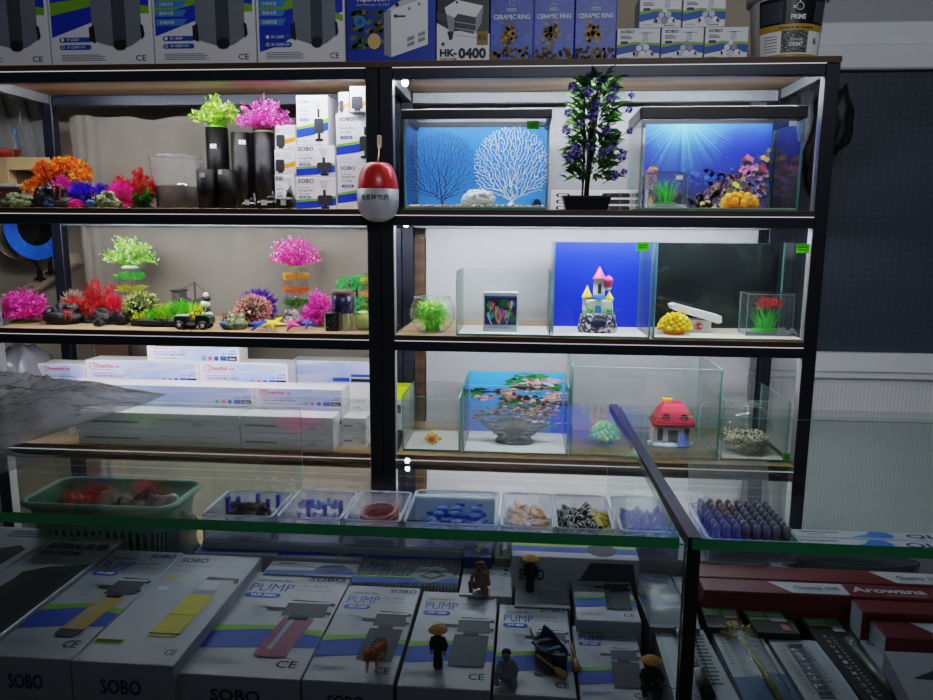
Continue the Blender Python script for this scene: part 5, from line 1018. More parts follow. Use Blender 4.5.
# ship ornament with mast
Y = 2.44; q = onY(192, 300, Y); xl, xr = onY(174, 300, Y).x, onY(209, 300, Y).x; zt = onY(195, 282, Y).z; zh = onY(190, 296, Y).z
rt = root('shipwreck_ornament', 'dark shipwreck ornament with a bare mast and rigging behind the green moss', 'ornament', (q.x, Y, S3)); mb = MB(); wm = mat('wreck_grey', (70, 68, 66), .7, noise_=.4, scale=90, bump=.4)
xm = onY(195, 290, Y).x; W = xr-xl
secs = []
for i in range(9):
    t = i/8; w = .034*sin(pi*min(1, t*1.15+.1))**.6; secs.append((xl+W*t, w, S3+(zh-S3)*(.12+.5*abs(t-.5)**2), zh-.02+.03*abs(t-.5)*2))
vs = []
for x, w, zb_, zt_2 in secs: vs += [(x, Y-w, zt_2), (x, Y-w*.6, (zb_+S3)/2), (x, Y, S3), (x, Y+w*.6, (zb_+S3)/2), (x, Y+w, zt_2)]
mb.add(vs, [(i*5+j, i*5+j+1, (i+1)*5+j+1, (i+1)*5+j) for i in range(8) for j in range(4)]+[(i*5+4, i*5, (i+1)*5, (i+1)*5+4) for i in range(8)]+[(0, 1, 2, 3, 4), (44, 43, 42, 41, 40)], wm)
mb.box(xl+W*.02, xl+W*.30, Y-.024, Y+.024, zh-.01, zh+.016, wm, .004); mb.box(xl, xl+W*.32, Y-.028, Y+.028, zh+.016, zh+.022, mat('wreck_dark', (34, 34, 36), .7), .002); part(mb, 'hull', rt)
mb = MB(); mb.tube([(xm, Y, S3+.03), (xm, Y, zt)], .003, mat('wreck_dark'), 6); part(mb, 'mast', rt); mb = MB(); mb.tube([(xm, Y, zt-.004), (xl+.02, Y, zh+.02)], .0011, mat('wreck_dark'), 4); mb.tube([(xm, Y, zt-.004), (xr+.004, Y, zh+.004)], .0011, mat('wreck_dark'), 4); part(mb, 'rigging', rt)
# black and white pebble stack ornament
Y = 2.40; q = onY(206, 315, Y); zt = onY(206, 294, Y).z; rt = root('stone_stack', 'black and white banded stone stack ornament behind the toy off-roader', 'ornament', (q.x, Y, S3)); H = zt-S3
wb = mat('stone_white', (220, 222, 222), .5); bb = mat('stone_black', (26, 26, 28), .5); mb = MB()
for z_, r_, m_ in ((.10, .020, bb), (.30, .022, wb), (.46, .021, bb), (.66, .019, wb), (.84, .015, bb), (.95, .010, wb)): mb.ell((q.x+.004*sin(z_*9), Y, S3+H*z_), (r_, r_*.8, H*.115), m_, 14, 8)
part(mb, 'stones', rt)
ornament(221, 247, 311, 331, g3(234, 330).y+.025, S3, MOSS, 'mossy rock ornament with red gate and blue pool beside the starfish', 14, (-.45, .62, (140, 40, 46)), (-.6, .3))
featherball(238, 279, 287, 324, 2.50, S3, [P('royal_purple', (70, 20, 160)), P('deep_violet', (96, 36, 190)), P('iris', (60, 16, 130))], 'dark purple spiky ball plant behind the pink leaf ball', 171, 420, .009)
ball(234, 273, 294, 327, 2.36, [P('salmon_leaf', (226, 150, 150)), P('light_pink_leaf', (240, 186, 180)), P('olive_pink', (150, 150, 90)), P('rose_leaf', (206, 110, 120)), P('core_brown', (70, 56, 40))], 'salmon pink and olive leaf ball in front of the purple plant', 172, n=560, s=.014)
# starfish
def starfish(px, py, R, m, lab, seed, rz, mirror=False):
    q = onZ(px, py, S3+.003); rr = rnd(seed); mb = MB(); vs = []; n = 5; k = 10; ring_ = []
    for i in range(n*2):
        a = rz+pi*i/n; r_ = R*1.1 if i % 2 == 0 else R*.27; ring_.append((a, r_*(1+rr.uniform(-.08, .08))))
    top = [(q.x+r_*cos(a), q.y+r_*sin(a)*.9, S3+(.0035 if i % 2 == 0 else .006)) for i, (a, r_) in enumerate(ring_)]; midr = [(q.x+r_*.5*cos(a), q.y+r_*.45*sin(a), S3+(.011 if i % 2 == 0 else .009)) for i, (a, r_) in enumerate(ring_)]; bot = [(q.x+r_*cos(a)*1.03, q.y+r_*sin(a)*.93, S3+.0004) for a, r_ in ring_]
    vs = bot+top+midr+[(q.x, q.y, S3+.014)]; N2 = 2*n
    fs = [(j*N2+i, j*N2+(i+1) % N2, (j+1)*N2+(i+1) % N2, (j+1)*N2+i) for j in range(2) for i in range(N2)]+[(2*N2+i, 2*N2+(i+1) % N2, 3*N2) for i in range(N2)]+[tuple(range(N2-1, -1, -1))]
    i0 = mb.mark(); mb.add(vs, fs, m, True); mb.rot(i0, (q.x, q.y, S3), rx=radians(24)); lo_ = min(p.z for p in mb.v); mb.v = [p+Vector((0, 0, S3+.0003-lo_)) for p in mb.v]; solo(mb, 'starfish', lab, 'starfish', 'starfish on the third shelf')
starfish(261, 329, .040, mat('starfish_blue', (40, 66, 176), .5, noise_=.3, scale=200), 'blue starfish at the left of the starfish row', 1, .5)
starfish(273, 329.5, .045, mat('starfish_yellow', (240, 206, 50), .5, noise_=.2, scale=200), 'yellow starfish on the third shelf front edge', 2, 1.2)
starfish(291, 329.5, .045, mat('starfish_magenta', (196, 50, 116), .5, noise_=.3, scale=200), 'magenta starfish right of the yellow one', 3, .9)
starfish(307, 328.5, .036, mat('starfish_indigo', (66, 60, 150), .5, noise_=.3, scale=200), 'indigo starfish at the right end of the starfish row', 4, 1.1)
# pink-topped stack
Ys = 2.50; cx = onY(296.5, 290, Ys).x; R = (onY(308, 290, Ys).x-onY(286, 290, Ys).x)/2; zt_ = onY(296, 268, Ys).z; nl = 4; H = (zt_-S3)/nl-.0006; z = S3
for i, (m_, lab) in enumerate((([GR[0], GR[1]], 'lowest clear tub of the right stack behind the grey rock'), ([GR[0], GR[2]], 'clear tub with green plant in the right stack'), ([P('tub_orange', (240, 116, 40)), P('tub_tangerine', (250, 140, 60))], 'clear tub with orange plant in the right stack'), ([P('tub_yellow', (246, 190, 50)), P('tub_gold', (236, 170, 30))], 'clear tub with yellow plant on top of the right stack'))): z = tub(cx, Ys, z, R, H, m_, lab, 190+i)
sprig(267, 322, 236, 267, (cx, Ys, z), [PK[1], MAG[0]], [PM[1], PM[2], P('rose_red', (226, 60, 120)), P('pink_bloom', (240, 100, 170))], 'pink blossom plant on top of the right stack of tubs', 53, (.03, P('foot_leaf2', (120, 140, 60))), 170, .013)
ornament(282, 303, 308, 325, 2.40, S3, noise_mat('grey_rock', [(.35, (70, 70, 68)), (.55, (130, 130, 124)), (.7, (190, 190, 184))], 80, .8, .6), 'pale grey rock ornament at the foot of the right tub stack', 18)
q = g3(318, 327); sprig(297, 333, 291, 326, (q.x, 2.36, S3), [PM[0]], [PM[0], PM[1], P('orchid', (240, 90, 200))], 'pink plastic plant left of the dark jar', 54, (.022, P('foot_leaf')), 150, .013)
# clear boxes with ball, black box, dark jar
Y = g3(350, 332).y+.004; x0, x1 = onY(339, 322, Y).x, onY(371, 322, Y).x; zt = onY(352, 313.5, Y).z
rt = root('clear_box', 'clear plastic box holding a yellow-green ball at the right end of the third shelf', 'box', ((x0+x1)/2, Y+.05, S3)); mb = MB()
for a in ((x0, x1, Y, Y+.002, S3, zt), (x0, x1, Y+.1, Y+.102, S3, zt), (x0, x0+.002, Y+.002, Y+.1, S3, zt), (x1-.002, x1, Y+.002, Y+.1, S3, zt), (x0+.002, x1-.002, Y+.002, Y+.1, zt-.002, zt)): pane(mb, *a, g=CLEARP, e=mat('acrylic_edge'))
part(mb, 'clear_shell', rt)
mb = MB(); xm = onY(356, 322, Y).x; mb.ell((xm+.012, Y+.045, S3+.033), .031, mat('moss_ball_lime', (206, 220, 110), .6, noise_=.2, scale=120, trans=.2), 20, 12); solo(mb, 'moss_ball', 'yellow-green ball inside the clear box at the right post', 'ball')
xa2, xb2 = onY(339.5, 322, Y).x+.004, onY(347, 322, Y).x; mb = MB(); mb.box(xa2, xb2, Y+.02, Y+.08, S3, zt-.006, mat('pale_lime_insert', (206, 214, 150), .5), .002); solo(mb, 'sponge_insert', 'pale lime sponge piece at the left inside the clear box', 'sponge')
xa2, xb2 = onY(324, 322, Y).x, onY(337.5, 322, Y).x; mb = MB(); mb.box(xa2, xb2, Y, Y+.08, S3, zt, BLACK, .001); F = Face((xa2, Y-.0002, S3), (xb2-xa2, 0, 0), (0, 0, zt-S3)); rr = rnd(6)
mb.rect(F, .02, .0, .12, 1, LGREY, 1)
for i in range(24): mb.disc(F, rr.uniform(.15, .95), rr.uniform(.05, .95), .02, rr.choice((DIMW, RED, GREEN, LGREY)), 1, 6)
solo(mb, 'print_box', 'small black box with coloured specks beside the clear box', 'box')
Yj = Y+.05; x0, x1 = onY(332, 300, Yj).x, onY(354, 300, Yj).x; zj = onY(343, 290, Yj).z; R = (x1-x0)/2; cx = (x0+x1)/2; zb_ = zt+.0006; H = zj-zb_
rt = root('food_jar', 'dark jar with brown screw lid standing on the clear box', 'jar', (cx, Yj, zb_)); mb = MB(); mb.lathe([(R*.9, 0), (R, .004), (R, H*.68), (R*.9, H*.74), (R*.9, H*.78), (0, H*.78)], (cx, Yj, zb_), noise_mat('jar_label', [(.4, (24, 24, 40)), (.6, (40, 50, 90)), (.68, (90, 80, 90)), (.76, (190, 180, 190))], 60, .3, 0, coat=.4), 26); part(mb, 'jar_body', rt)
mb = MB(); mb.lathe([(R*.98, H*.78), (R*1.0, H*.80), (R*1.0, H*.97), (R*.95, H), (0, H)], (cx, Yj, zb_), mat('jar_lid_brown', (96, 70, 64), .35), 26); part(mb, 'lid', rt)
# little green tree and last tub stack by the post
Yt = 2.50; q = onY(357, 310, Yt); rt = root('plastic_tree', 'small bright green plastic tree with dark trunk behind the jar', 'plastic plant', (q.x, Yt, S3)); mb = MB(); tz = onY(357, 288, Yt).z; mb.tube([(q.x, Yt, S3), (q.x+.002, Yt, S3+.05), (q.x, Yt, tz)], [.006, .005, .004], mat('trunk_dark'), 6); c1 = onY(348, 284, Yt); c2 = onY(360, 282, Yt); mb.tube([(q.x, Yt, tz-.015), c1], .003, mat('trunk_dark'), 5); mb.lathe([(.025, 0), (.02, .008), (0, .01)], (q.x, Yt, S3), mat('plant_foot'), 12); part(mb, 'trunk', rt)
mb = MB(); EM = [P('emerald', (50, 200, 90)), P('jade', (90, 226, 120)), P('leaf_green2', (40, 160, 70))]
for c, r_, n in ((c1, (.040, .03, .026), 260), (c2, (.03, .03, .024), 160), (onY(361, 304, Yt-.03), (.022, .02, .026), 150)):
    rr = rnd(int(c.x*1000))
    for i in range(n):
        d = Vector((rr.gauss(0, 1), rr.gauss(0, 1), rr.gauss(0, 1))).normalized(); mb.leaf(Vector(c)+Vector((d.x*r_[0], d.y*r_[1], d.z*r_[2]))*rr.uniform(.4, .9), d, .012, .007, rr.choice(EM), Vector((rr.gauss(0, 1), rr.gauss(0, 1), 1)))
part(mb, 'crown', rt)
Ys = 2.46; cx = onY(373, 290, Ys).x; R = .033; zt_ = onY(370, 273, Ys).z; H = (zt_-S3)/4-.0006; z = S3
for i, (m_, lab) in enumerate((([GR[0], GR[2]], 'lowest clear tub of the short stack by the centre post'), ([YG[0], GR[2]], 'clear tub with pale green plant in the stack by the centre post'), ([P('tub_yellow'), P('tub_gold')], 'clear tub with golden plant in the stack by the centre post'), ([P('acid_yellow'), P('yellow_leaf')], 'clear tub with lemon plant on top of the stack by the centre post'))): z = tub(cx, Ys, z, R, H, m_, lab, 210+i)

# ================================================================ third shelf, right bay
# round bowl with lime plant
q = g3(432, 334); Y = q.y+.055; R = (onY(455, 315, Y).x-onY(410.5, 315, Y).x)/2; cx = onY(432.5, 315, Y).x; ztb = onY(432, 300, Y).z
BOWLG = glass('bowl_glass', (253, 254, 254), haze=.02, refl=1.4)
def bowl(cx, cy, z0, R, H, lab, name='glass_bowl'):
    rt = root(name, lab, 'glass bowl', (cx, cy, z0)); mb = MB(); pr = []
    zc = R*.86; t1 = asin(max(-1, min(1, (H-zc)/R)))
    t0 = -asin(min(1, zc/R*.985))
    for i in range(19): t = t0+(t1-t0)*i/18; pr.append((R*cos(t), zc+R*sin(t)))
    pr.insert(0, (0, pr[0][1])); pr.append((pr[-1][0]+.004, pr[-1][1]+.003)); mb.lathe([(r_, max(0, z_)) for r_, z_ in pr], (cx, cy, z0), BOWLG, 36); part(mb, 'bowl_wall', rt)
    mb = MB(); k = [(cx+(pr[-1][0])*cos(a*pi/18), cy+pr[-1][0]*sin(a*pi/18), z0+pr[-1][1]) for a in range(36)]; mb.tube(k, .0008, mat('bowl_rim', (150, 170, 170), .15, coat=.5), 5, closed=True); part(mb, 'rim', rt); return rt
bowl(cx, Y, S3, R, ztb-S3+.006, 'round glass bowl with lime plant on the third shelf')
rt = root('grass_plant', 'lime green curly plant inside the round glass bowl', 'plastic plant', (cx, Y, S3+.004)); mb = MB(); rr = rnd(33); LB_ = [P('bowl_lime', (150, 232, 60)), P('bowl_green', (110, 206, 50)), P('bowl_pale', (206, 246, 130))]
for i in range(820):
    d = Vector((rr.gauss(0, 1), rr.gauss(0, 1), rr.gauss(.1, 1))).normalized(); c = Vector((cx, Y, S3+R*.86)); p = c+Vector((d.x, d.y, d.z*.75))*R*rr.uniform(.2, .76); mb.blade(p, d+Vector((rr.gauss(0, .7), rr.gauss(0, .7), rr.gauss(0, .7))), R*.30, .0055, rr.choice(LB_), .4, 3)
mb.lathe([(R*.35, .002), (R*.3, R*.35), (R*.2, R*.6)], (cx, Y, S3), LB_[1], 10); part(mb, 'curls', rt)
# small tank with picture box
z3t = lambda px, py, Y: onY(px, py, Y).z
tank(456, 551, 272, S3, YF+.012, .22, 'small low tank with a picture box inside on the third shelf', yref=305, floor=(206, 212, 212))
Y = 2.27; x0, x1 = onY(483, 312, Y).x, onY(517.5, 312, Y).x; zt = onY(500, 292.5, Y).z; z0 = S3+.0055
mb = MB(); mb.box(x0, x1, Y, Y+.06, z0, zt, mat('silver_card', (176, 184, 192), .35), .001); F = Face((x0, Y-.0002, z0), (x1-x0, 0, 0), (0, 0, zt-z0)); mb.rect(F, .05, .18, .97, .90, mat('picture_navy', (40, 44, 86), .4, noise_=.5, scale=90), 1); mb.rect(F, .05, .86, .97, .91, NAVY, 2); mb.text(F, 'COLORFUL PLANTS', .5, .868, .03, mat('sky_ink', (70, 140, 200)), .8, .02, 3, 'c')
rr = rnd(12); pm = [mat('pic_%d' % i, c, .4) for i, c in enumerate(((60, 220, 90), (240, 80, 140), (250, 210, 60), (200, 90, 230), (250, 150, 110), (240, 240, 230), (60, 200, 220)))]
for i, (a, b, r_) in enumerate(((.2, .66, .1), (.5, .55, .12), (.85, .72, .1), (.6, .72, .12), (.2, .35, .1), (.5, .3, .12), (.85, .35, .1))): mb.disc(F, a, b, r_, mat('pic_leaf%d' % (i % 3), ((30, 110, 60), (40, 60, 110), (90, 60, 110))[i % 3], .5), 2, 9)
for i, (a, b) in enumerate(((.22, .60), (.36, .48), (.52, .42), (.64, .38), (.80, .62), (.20, .34), (.74, .40), (.44, .30))):
    for j in range(5):
        t = -.9+.45*j+rr.uniform(-.1, .1); c, s = sin(t)*.14, cos(t)*.17; mb.poly(F, [(a-.012, b-.06), (a+.012, b-.06), (a+c+.022, b+s), (a+c-.008, b+s+.02)], pm[(i+j // 2) % 7], 4)
    mb.poly(F, [(a-.02, b-.06), (a+.015, b-.06), (a+.12*(1 if i % 2 else -1)*.5+.02, max(.20, b-.24)), (a+.12*(1 if i % 2 else -1)*.5-.02, max(.20, b-.24))], pm[i % 7], 3)
mb.text(F, 'PLASTIC PLANT', .2, .08, .04, mat('purple_ink', (110, 70, 120), .5), .55, .01, 2)
solo(mb, 'picture_box', 'small silver box with picture of coloured plants in the low tank', 'box')
# tank C with blue backing and castle
rt, x0, x1, z1 = tank(553, 652, 242, S3, YF+.008, .24, 'tall tank with blue backing and castle ornament on the third shelf', yref=290, floor=(214, 214, 214))
yb = YF+.235; mb = MB(); mb.box(x0+.006, x1-.006, yb, yb+.001, S3+.006, z1-.004, mat('ultramarine_film', (8, 40, 200), .4, noise_=.08, scale=4)); part(mb, 'backing_film', rt, 'ultramarine backing film')
sticker(rt, 643, 246.5, YF+.008, .036, .026)
q = onZ(598, 333, S3+.006); CX, CY = q.x, q.y+.03; k = q.y/FOC*1.02; ZB = S3+.0055
def U(px): return (px-598)*k
def HZ(py): return (333-py)*k
rt = root('castle_ornament', 'painted castle ornament with pink spire and yellow turrets on grey rock', 'ornament', (CX, CY, ZB))
mb = MB(); cr_ = noise_mat('castle_rock', [(.40, (18, 18, 30)), (.50, (50, 50, 62)), (.57, (180, 182, 190)), (.68, (236, 236, 240))], 60, .6, .7, 4, 1.5)
N = 26; vs = []
for (s, z_) in ((1.0, 0), (1.04, .25), (.98, .6), (.90, .9), (.70, 1.0), (0.02, 1.02)):
    for i in range(N):
        a = 2*pi*i/N; jj = 1+.10*noise.noise(Vector((cos(a)*2, sin(a)*2, z_*3))); vs.append((CX+U(616.5)*s*cos(a)*jj, CY+.036*s*sin(a)*jj, ZB+HZ(314)*z_))
mb.add(vs, [(j*N+i, j*N+(i+1) % N, (j+1)*N+(i+1) % N, (j+1)*N+i) for j in range(5) for i in range(N)]+[tuple(range(N-1, -1, -1))], cr_, True); part(mb, 'rock_base', rt)
mb = MB(); mb.ell((CX+U(598), CY-.036, ZB+HZ(323)), (U(606), .006, HZ(328)*.95), mat('cave_navy', (10, 14, 60), .6), 16, 8); part(mb, 'cave_mouth', rt, 'dark cave mouth')
cw_ = mat('castle_white', (226, 228, 226), .5, noise_=.06); cpk = mat('castle_pink', (230, 84, 140), .45, noise_=.15); cye = mat('castle_yellow', (240, 224, 60), .45, noise_=.1); cbl = mat('castle_blue', (70, 130, 220), .45, noise_=.2); crd = mat('castle_red', (206, 40, 60), .45)
def turret(px, wpx, pyb, pyt, roofpx, roof, name, rtop, win=None, dy=0.):
    x = CX+U(px); r_ = wpx*k/2; mb = MB(); mb.lathe([(r_*.95, HZ(pyb)), (r_, HZ((pyb+pyt)/2)), (r_*.88, HZ(pyt)+.006), (r_*1.12, HZ(pyt)), (r_*1.12, HZ(pyt)-.0005)], (x, CY+dy, ZB), cw_, 18)
    tw_ = part(mb, name, rt)
    if win: mb = MB(); mb.box(x-r_*.3, x+r_*.3, CY+dy-r_*1.04, CY+dy-r_*.6, ZB+HZ(win[1]), ZB+HZ(win[0]), mat('castle_window', (40, 44, 60), .5), r_*.12); part(mb, 'tower_window', tw_, 'dark arched window')
    mb = MB(); rr_ = roofpx*k/2; mb.lathe([(rr_, HZ(pyt)), (rr_*.95, HZ(pyt)+.004), (rr_*.5, HZ((pyt*.5+rtop*.5))), (0.0005, HZ(rtop))], (x, CY+dy, ZB), roof, 18); part(mb, 'spire', tw_); return x
mb = MB(); mb.box(CX+U(586), CX+U(611), CY-.016, CY+.016, ZB+HZ(316), ZB+HZ(301), mat('castle_cream', (214, 226, 206), .5), .003); mb.box(CX+U(594.5), CX+U(601), CY-.0175, CY-.014, ZB+HZ(315), ZB+HZ(306), cbl, .002); part(mb, 'gatehouse', rt)
turret(587, 9, 318, 299, 10.5, cye, 'side_turret', 287, (304, 310)); turret(608.5, 8.5, 318, 301, 9.5, cye, 'side_turret', 292, (305, 310))
turret(598.5, 11.5, 303, 281, 13.5, cpk, 'main_tower', 268.5, (285, 295)); 
mb = MB(); x = CX+U(607); mb.lathe([(4*k, HZ(289)), (4.6*k, HZ(283)), (5.2*k, HZ(282)), (3.5*k, HZ(279)), (0, HZ(277))], (x, CY, ZB), cpk, 14); mb.lathe([(2*k, HZ(292)), (4*k, HZ(289))], (x, CY, ZB), cw_, 14); part(mb, 'bay_turret', rt, 'pink overhanging bay')
mb = MB(); mb.lathe([(5*k, HZ(279)), (3.4*k, HZ(276.6))], (CX+U(598.5), CY, ZB), DIMW, 14, caps=False); part(mb, 'white_band', rt); mb = MB(); mb.lathe([(6.3*k, HZ(300)), (6.4*k, HZ(297)), (5.9*k, HZ(296))], (CX+U(598.5), CY, ZB), cbl, 16, caps=False); part(mb, 'blue_band', rt)
mb = MB(); rr = rnd(21); GV = [mat('vine_green', (70, 190, 60), .5), mat('vine_dark', (40, 120, 50), .5)]
for cx_, n in ((590, 46), (608, 46)):
    for i in range(n): mb.ell((CX+U(cx_+rr.gauss(0, 2.6)), CY-.017-.004*rr.random(), ZB+HZ(312+rr.gauss(0, 2.2))), .0022*rr.uniform(.7, 1.3), rr.choice(GV), 5, 4)
part(mb, 'vines', rt)
q = onZ(578, 335, S3+.006); mb = MB(); i0 = mb.mark(); mb.box(q.x-.09, q.x+.055, q.y-.018, q.y+.055, S3+.0056, S3+.0064, DIMW); F = Face((q.x-.09, q.y-.018, S3+.0064), (.145, 0, 0), (0, .073, 0)); mb.rect(F, .05, .78, .95, .85, RED, 1); mb.rect(F, .66, .30, .88, .36, RED, 1); mb.lines(F, .08, .2, .55, .6, 3, LGREY, 1)
solo(mb, 'leaflet', 'white leaflet with red stripe lying in the blue tank under the castle', 'leaflet')
# tank D
rt, x0, x1, z1 = tank(655, 811.5, 243, S3, YF+.008, .25, 'wide tank with dark backing at the right end of the third shelf', yref=290, floor=(204, 196, 184))
yb = YF+.249; xa2, xb2 = onY(656, 290, yb).x, onY(771, 290, yb).x
mb = MB(); mb.box(xa2, xb2, yb, yb+.001, S3+.006, z1-.004, noise_mat('smoky_film', [(.3, (14, 18, 20)), (.6, (30, 36, 36)), (.8, (52, 54, 46))], 7, .12, 0)); part(mb, 'backing_film', rt, 'glossy dark backing film')
sticker(rt, 803, 248.5, YF+.008, .036, .026)
q = onY(793, 331, YF+.006); mb = MB(); F = Face((q.x-.045, YF+.0075, q.z-.016), (.075, 0, 0), (0, 0, .028)); mb.text(F, 'EA', .0, .1, .8, mat('etched_grey', (190, 196, 198), .5), .85, .03, 1); part(mb, 'etched_letters', rt, 'pale etched letters')
q = onZ(677, 335, S3+.006); anemone(655.5, 694, 310, 335, q.y+.03, S3+.0055, [mat('coral_yellow', (246, 226, 40), .4, noise_=.15, trans=.15), mat('coral_gold', (250, 196, 30), .4, noise_=.15, trans=.15), mat('coral_base_orange', (240, 130, 26), .4)], 'yellow and orange coral ornament at the left of the dark backed tank', 17, .0075, 66, 'coral_ornament')
# white ramp with red emblem
q = onZ(702, 333, S3+.006); Y = q.y+.03; kk = Y/FOC*1.02; X0 = q.x; zz = S3+.0055
def W_(px, py): return ((px-702)*kk+X0, zz+(331-py)*kk)
rt = root('turtle_ramp', 'white sloping ramp with round red emblem in the dark backed tank', 'ramp', (X0, Y, zz)); mb = MB(); pl = [W_(672, 305), (W_(676, 303.5)), W_(719, 314.5), W_(719.5, 320.5), W_(716, 321.5), W_(674, 309)]; mb.prism(pl, Y-.035, Y+.035, mat('ramp_white', (226, 230, 234), .4, noise_=.03)); part(mb, 'ramp_top', rt)
mb = MB(); a, b = W_(690, 320); c, d = W_(711, 331); mb.box(a, c, Y-.02, Y+.03, zz, b+.004, mat('ramp_white'), .002); F = Face((a, Y-.0202, zz), (c-a, 0, 0), (0, 0, b+.004-zz)); mb.disc(F, .44, .52, .34, RED, 1, 18); mb.disc(F, .44, .52, .28, DIMW, 2, 18); mb.disc(F, .44, .52, .25, RED, 3, 18); mb.text(F, '小龟', .26, .40, .2, DIMW, .36, .01, 4); part(mb, 'support', rt, 'support block with round red emblem')
r2, a0, a1, az = acrylbox(747, 794, 294, 336, onZ(770, 336, S3+.006).y, S3+.0055, .085, 'clear square box with green and red plant in the dark backed tank')
yy = onZ(770, 336, S3+.006).y+.042
def redtips(rt, rr):
    mb = MB(); cx_ = (a0+a1)/2
    for i in range(90):
        c = (cx_+rr.uniform(-.02, .035), yy+rr.uniform(-.02, .02), S3+.095+rr.uniform(-.012, .018)); mb.leaf(c, (rr.gauss(0, 1), rr.gauss(0, 1), 1), .016, .009, rr.choice(RD[1:]), (rr.gauss(0, 1), rr.gauss(0, 1), .3))
    part(mb, 'red_tips', rt, 'red leaf tips')
grass(((a0+a1)/2, yy, S3+.018), (a1-a0)*.42, (az-S3)*.62, 70, NG, 'green grass plant with red tips in the clear square box', 35, w=.006, tips=redtips)
# ================================================================ fourth shelf, left bay: aquarium light cartons
LW = ramp_mat('light_carton_print', [(0, (228, 228, 248)), (.35, (196, 206, 244)), (.6, (160, 182, 236)), (1, (206, 212, 246))], 'X', .2, 3, .4)
LRED = mat('script_red', (206, 30, 44), .45)
def lightbox(x0, x1, y0, y1, z0, z1, lab, style=1, end=True):
    mb = MB(); mb.box(x0, x1, y0, y1, z0, z1, WHITE, .0012); F = Face((x0, y0-.0002, z0), (x1-x0, 0, 0), (0, 0, z1-z0)); ar = F.h/F.w
    wl = lambda m: m/F.w      # metres to fraction
    if style == 1:
        mb.rect(F, .0+wl(.004), .04, 1-wl(.004), .96, LW, 1)
        mb.tube([F.p(wl(.030+.013*cos(t)), .74+.15*sin(t), 3) for t in [.7+j*.45 for j in range(11)]], .0012, LRED, 3); mb.text(F, 'Chuanhui', wl(.030), .66, .20, LRED, wl(.070), .02, 3); mb.text(F, '创辉', wl(.104), .66, .12, LRED, wl(.02), .01, 3); mb.lines(F, wl(.03), .55, wl(.1), .60, 1, GREY, 2)
        mb.text(F, 'REAL EFF LIGHTING', wl(.026), .38, .07, DGREY, wl(.08), .0, 3); mb.text(F, 'AQUARIUM LIGHT', wl(.026), .24, .10, INK, wl(.115), .015, 3); mb.lines(F, wl(.026), .08, wl(.11), .17, 1, GREY, 2)
        if F.w > .25:
            w = F.w; mb.poly(F, [(.34, .30), (.37, .62), (.44, .70), (.97, .92), (.97, .72), (.44, .46), (.42, .30)], mat('lamp_print', (170, 186, 232), .5), 2); mb.poly(F, [(.40, .62), (.97, .86), (.97, .80), (.43, .55)], LGREY, 3)
            for i, c in enumerate((mat('dot_green', (90, 170, 140), .4), mat('dot_red', (220, 110, 110), .4), mat('dot_blue', (40, 70, 200), .4))): mb.disc(F, 1-wl(.125-.022*i), .16, .11, c, 4)
            mb.rect(F, 1-wl(.067), .06, 1-wl(.044), .27, BLUE, 3); mb.rect(F, 1-wl(.042), .06, 1-wl(.008), .27, INK, 3); mb.text(F, 'LED SERIES', 1-wl(.062), .34, .08, BLUE, wl(.052), .01, 3); mb.text(F, 'X6300', 1-wl(.034), .46, .09, BLUE, wl(.024), .01, 3); mb.text(F, '600mm', 1-wl(.036), .11, .09, DIMW, wl(.022), .01, 4)
    elif style == 2:
        mb.rect(F, wl(.004), .04, 1-wl(.004), .96, LW, 1); mb.poly(F, [(.06, .40), (.08, .80), (.50, .86), (.62, .62), (.58, .50), (.10, .36)], mat('lamp_print'), 2); mb.poly(F, [(.5, .1), (.5, .24), (.7, .26), (.7, .08)], BLUE, 3); mb.rect(F, .72, .30, .98, .42, BLUE, 3); mb.rect(F, .72, .08, .98, .22, INK, 3)
    else:
        mb.lines(F, .04, .3, .4, .55, 1, GREY, 2); mb.text(F, 'LED', .72, .25, .22, GREY, wl(.03), .0, 2); mb.lines(F, .5, .5, .9, .7, 1, LGREY, 2)
    return solo(mb, 'light_carton', lab, 'carton', 'aquarium light cartons on the fourth shelf')
e_ = .0006; h = .0545
xr_, = (onY(160, 430, YF+.012).x,)
fx = [(onY(78, 430, YF+.012).x, onY(240, 430, YF+.012).x), (onY(241, 430, YF+.012).x, onY(333, 430, YF+.012).x)]
fy0, fy1 = YF+.012, YF+.10
lightbox(fx[0][0], fx[0][1], fy0, fy1, S4, S4+h-e_, 'white light carton at the front of the fourth shelf, lower of the left pair', 3); lightbox(fx[0][0], fx[0][1]-.003, fy0, fy1, S4+h, S4+2*h-e_, 'white light carton at the front of the fourth shelf, upper of the left pair', 3)
lightbox(fx[1][0], fx[1][1], fy0, fy1, S4, S4+h-e_, 'white light carton at the front of the fourth shelf, lower of the middle pair', 3); lightbox(fx[1][0], fx[1][1], fy0, fy1, S4+h, S4+2*h-e_, 'white light carton at the front of the fourth shelf, upper of the middle pair', 3)
xs = (onY(342.5, 425, YF+.06).x, onY(366, 425, YF+.06).x)
lightbox(xs[0], xs[1], YF+.06, YF+.15, S4, S4+h*.95-e_, 'small white lamp carton by the centre post on the fourth shelf, lower one', 3); lightbox(xs[0], xs[1], YF+.06, YF+.15, S4+h*.95, S4+h*1.8, 'small white lamp carton by the centre post on the fourth shelf, upper one', 3)
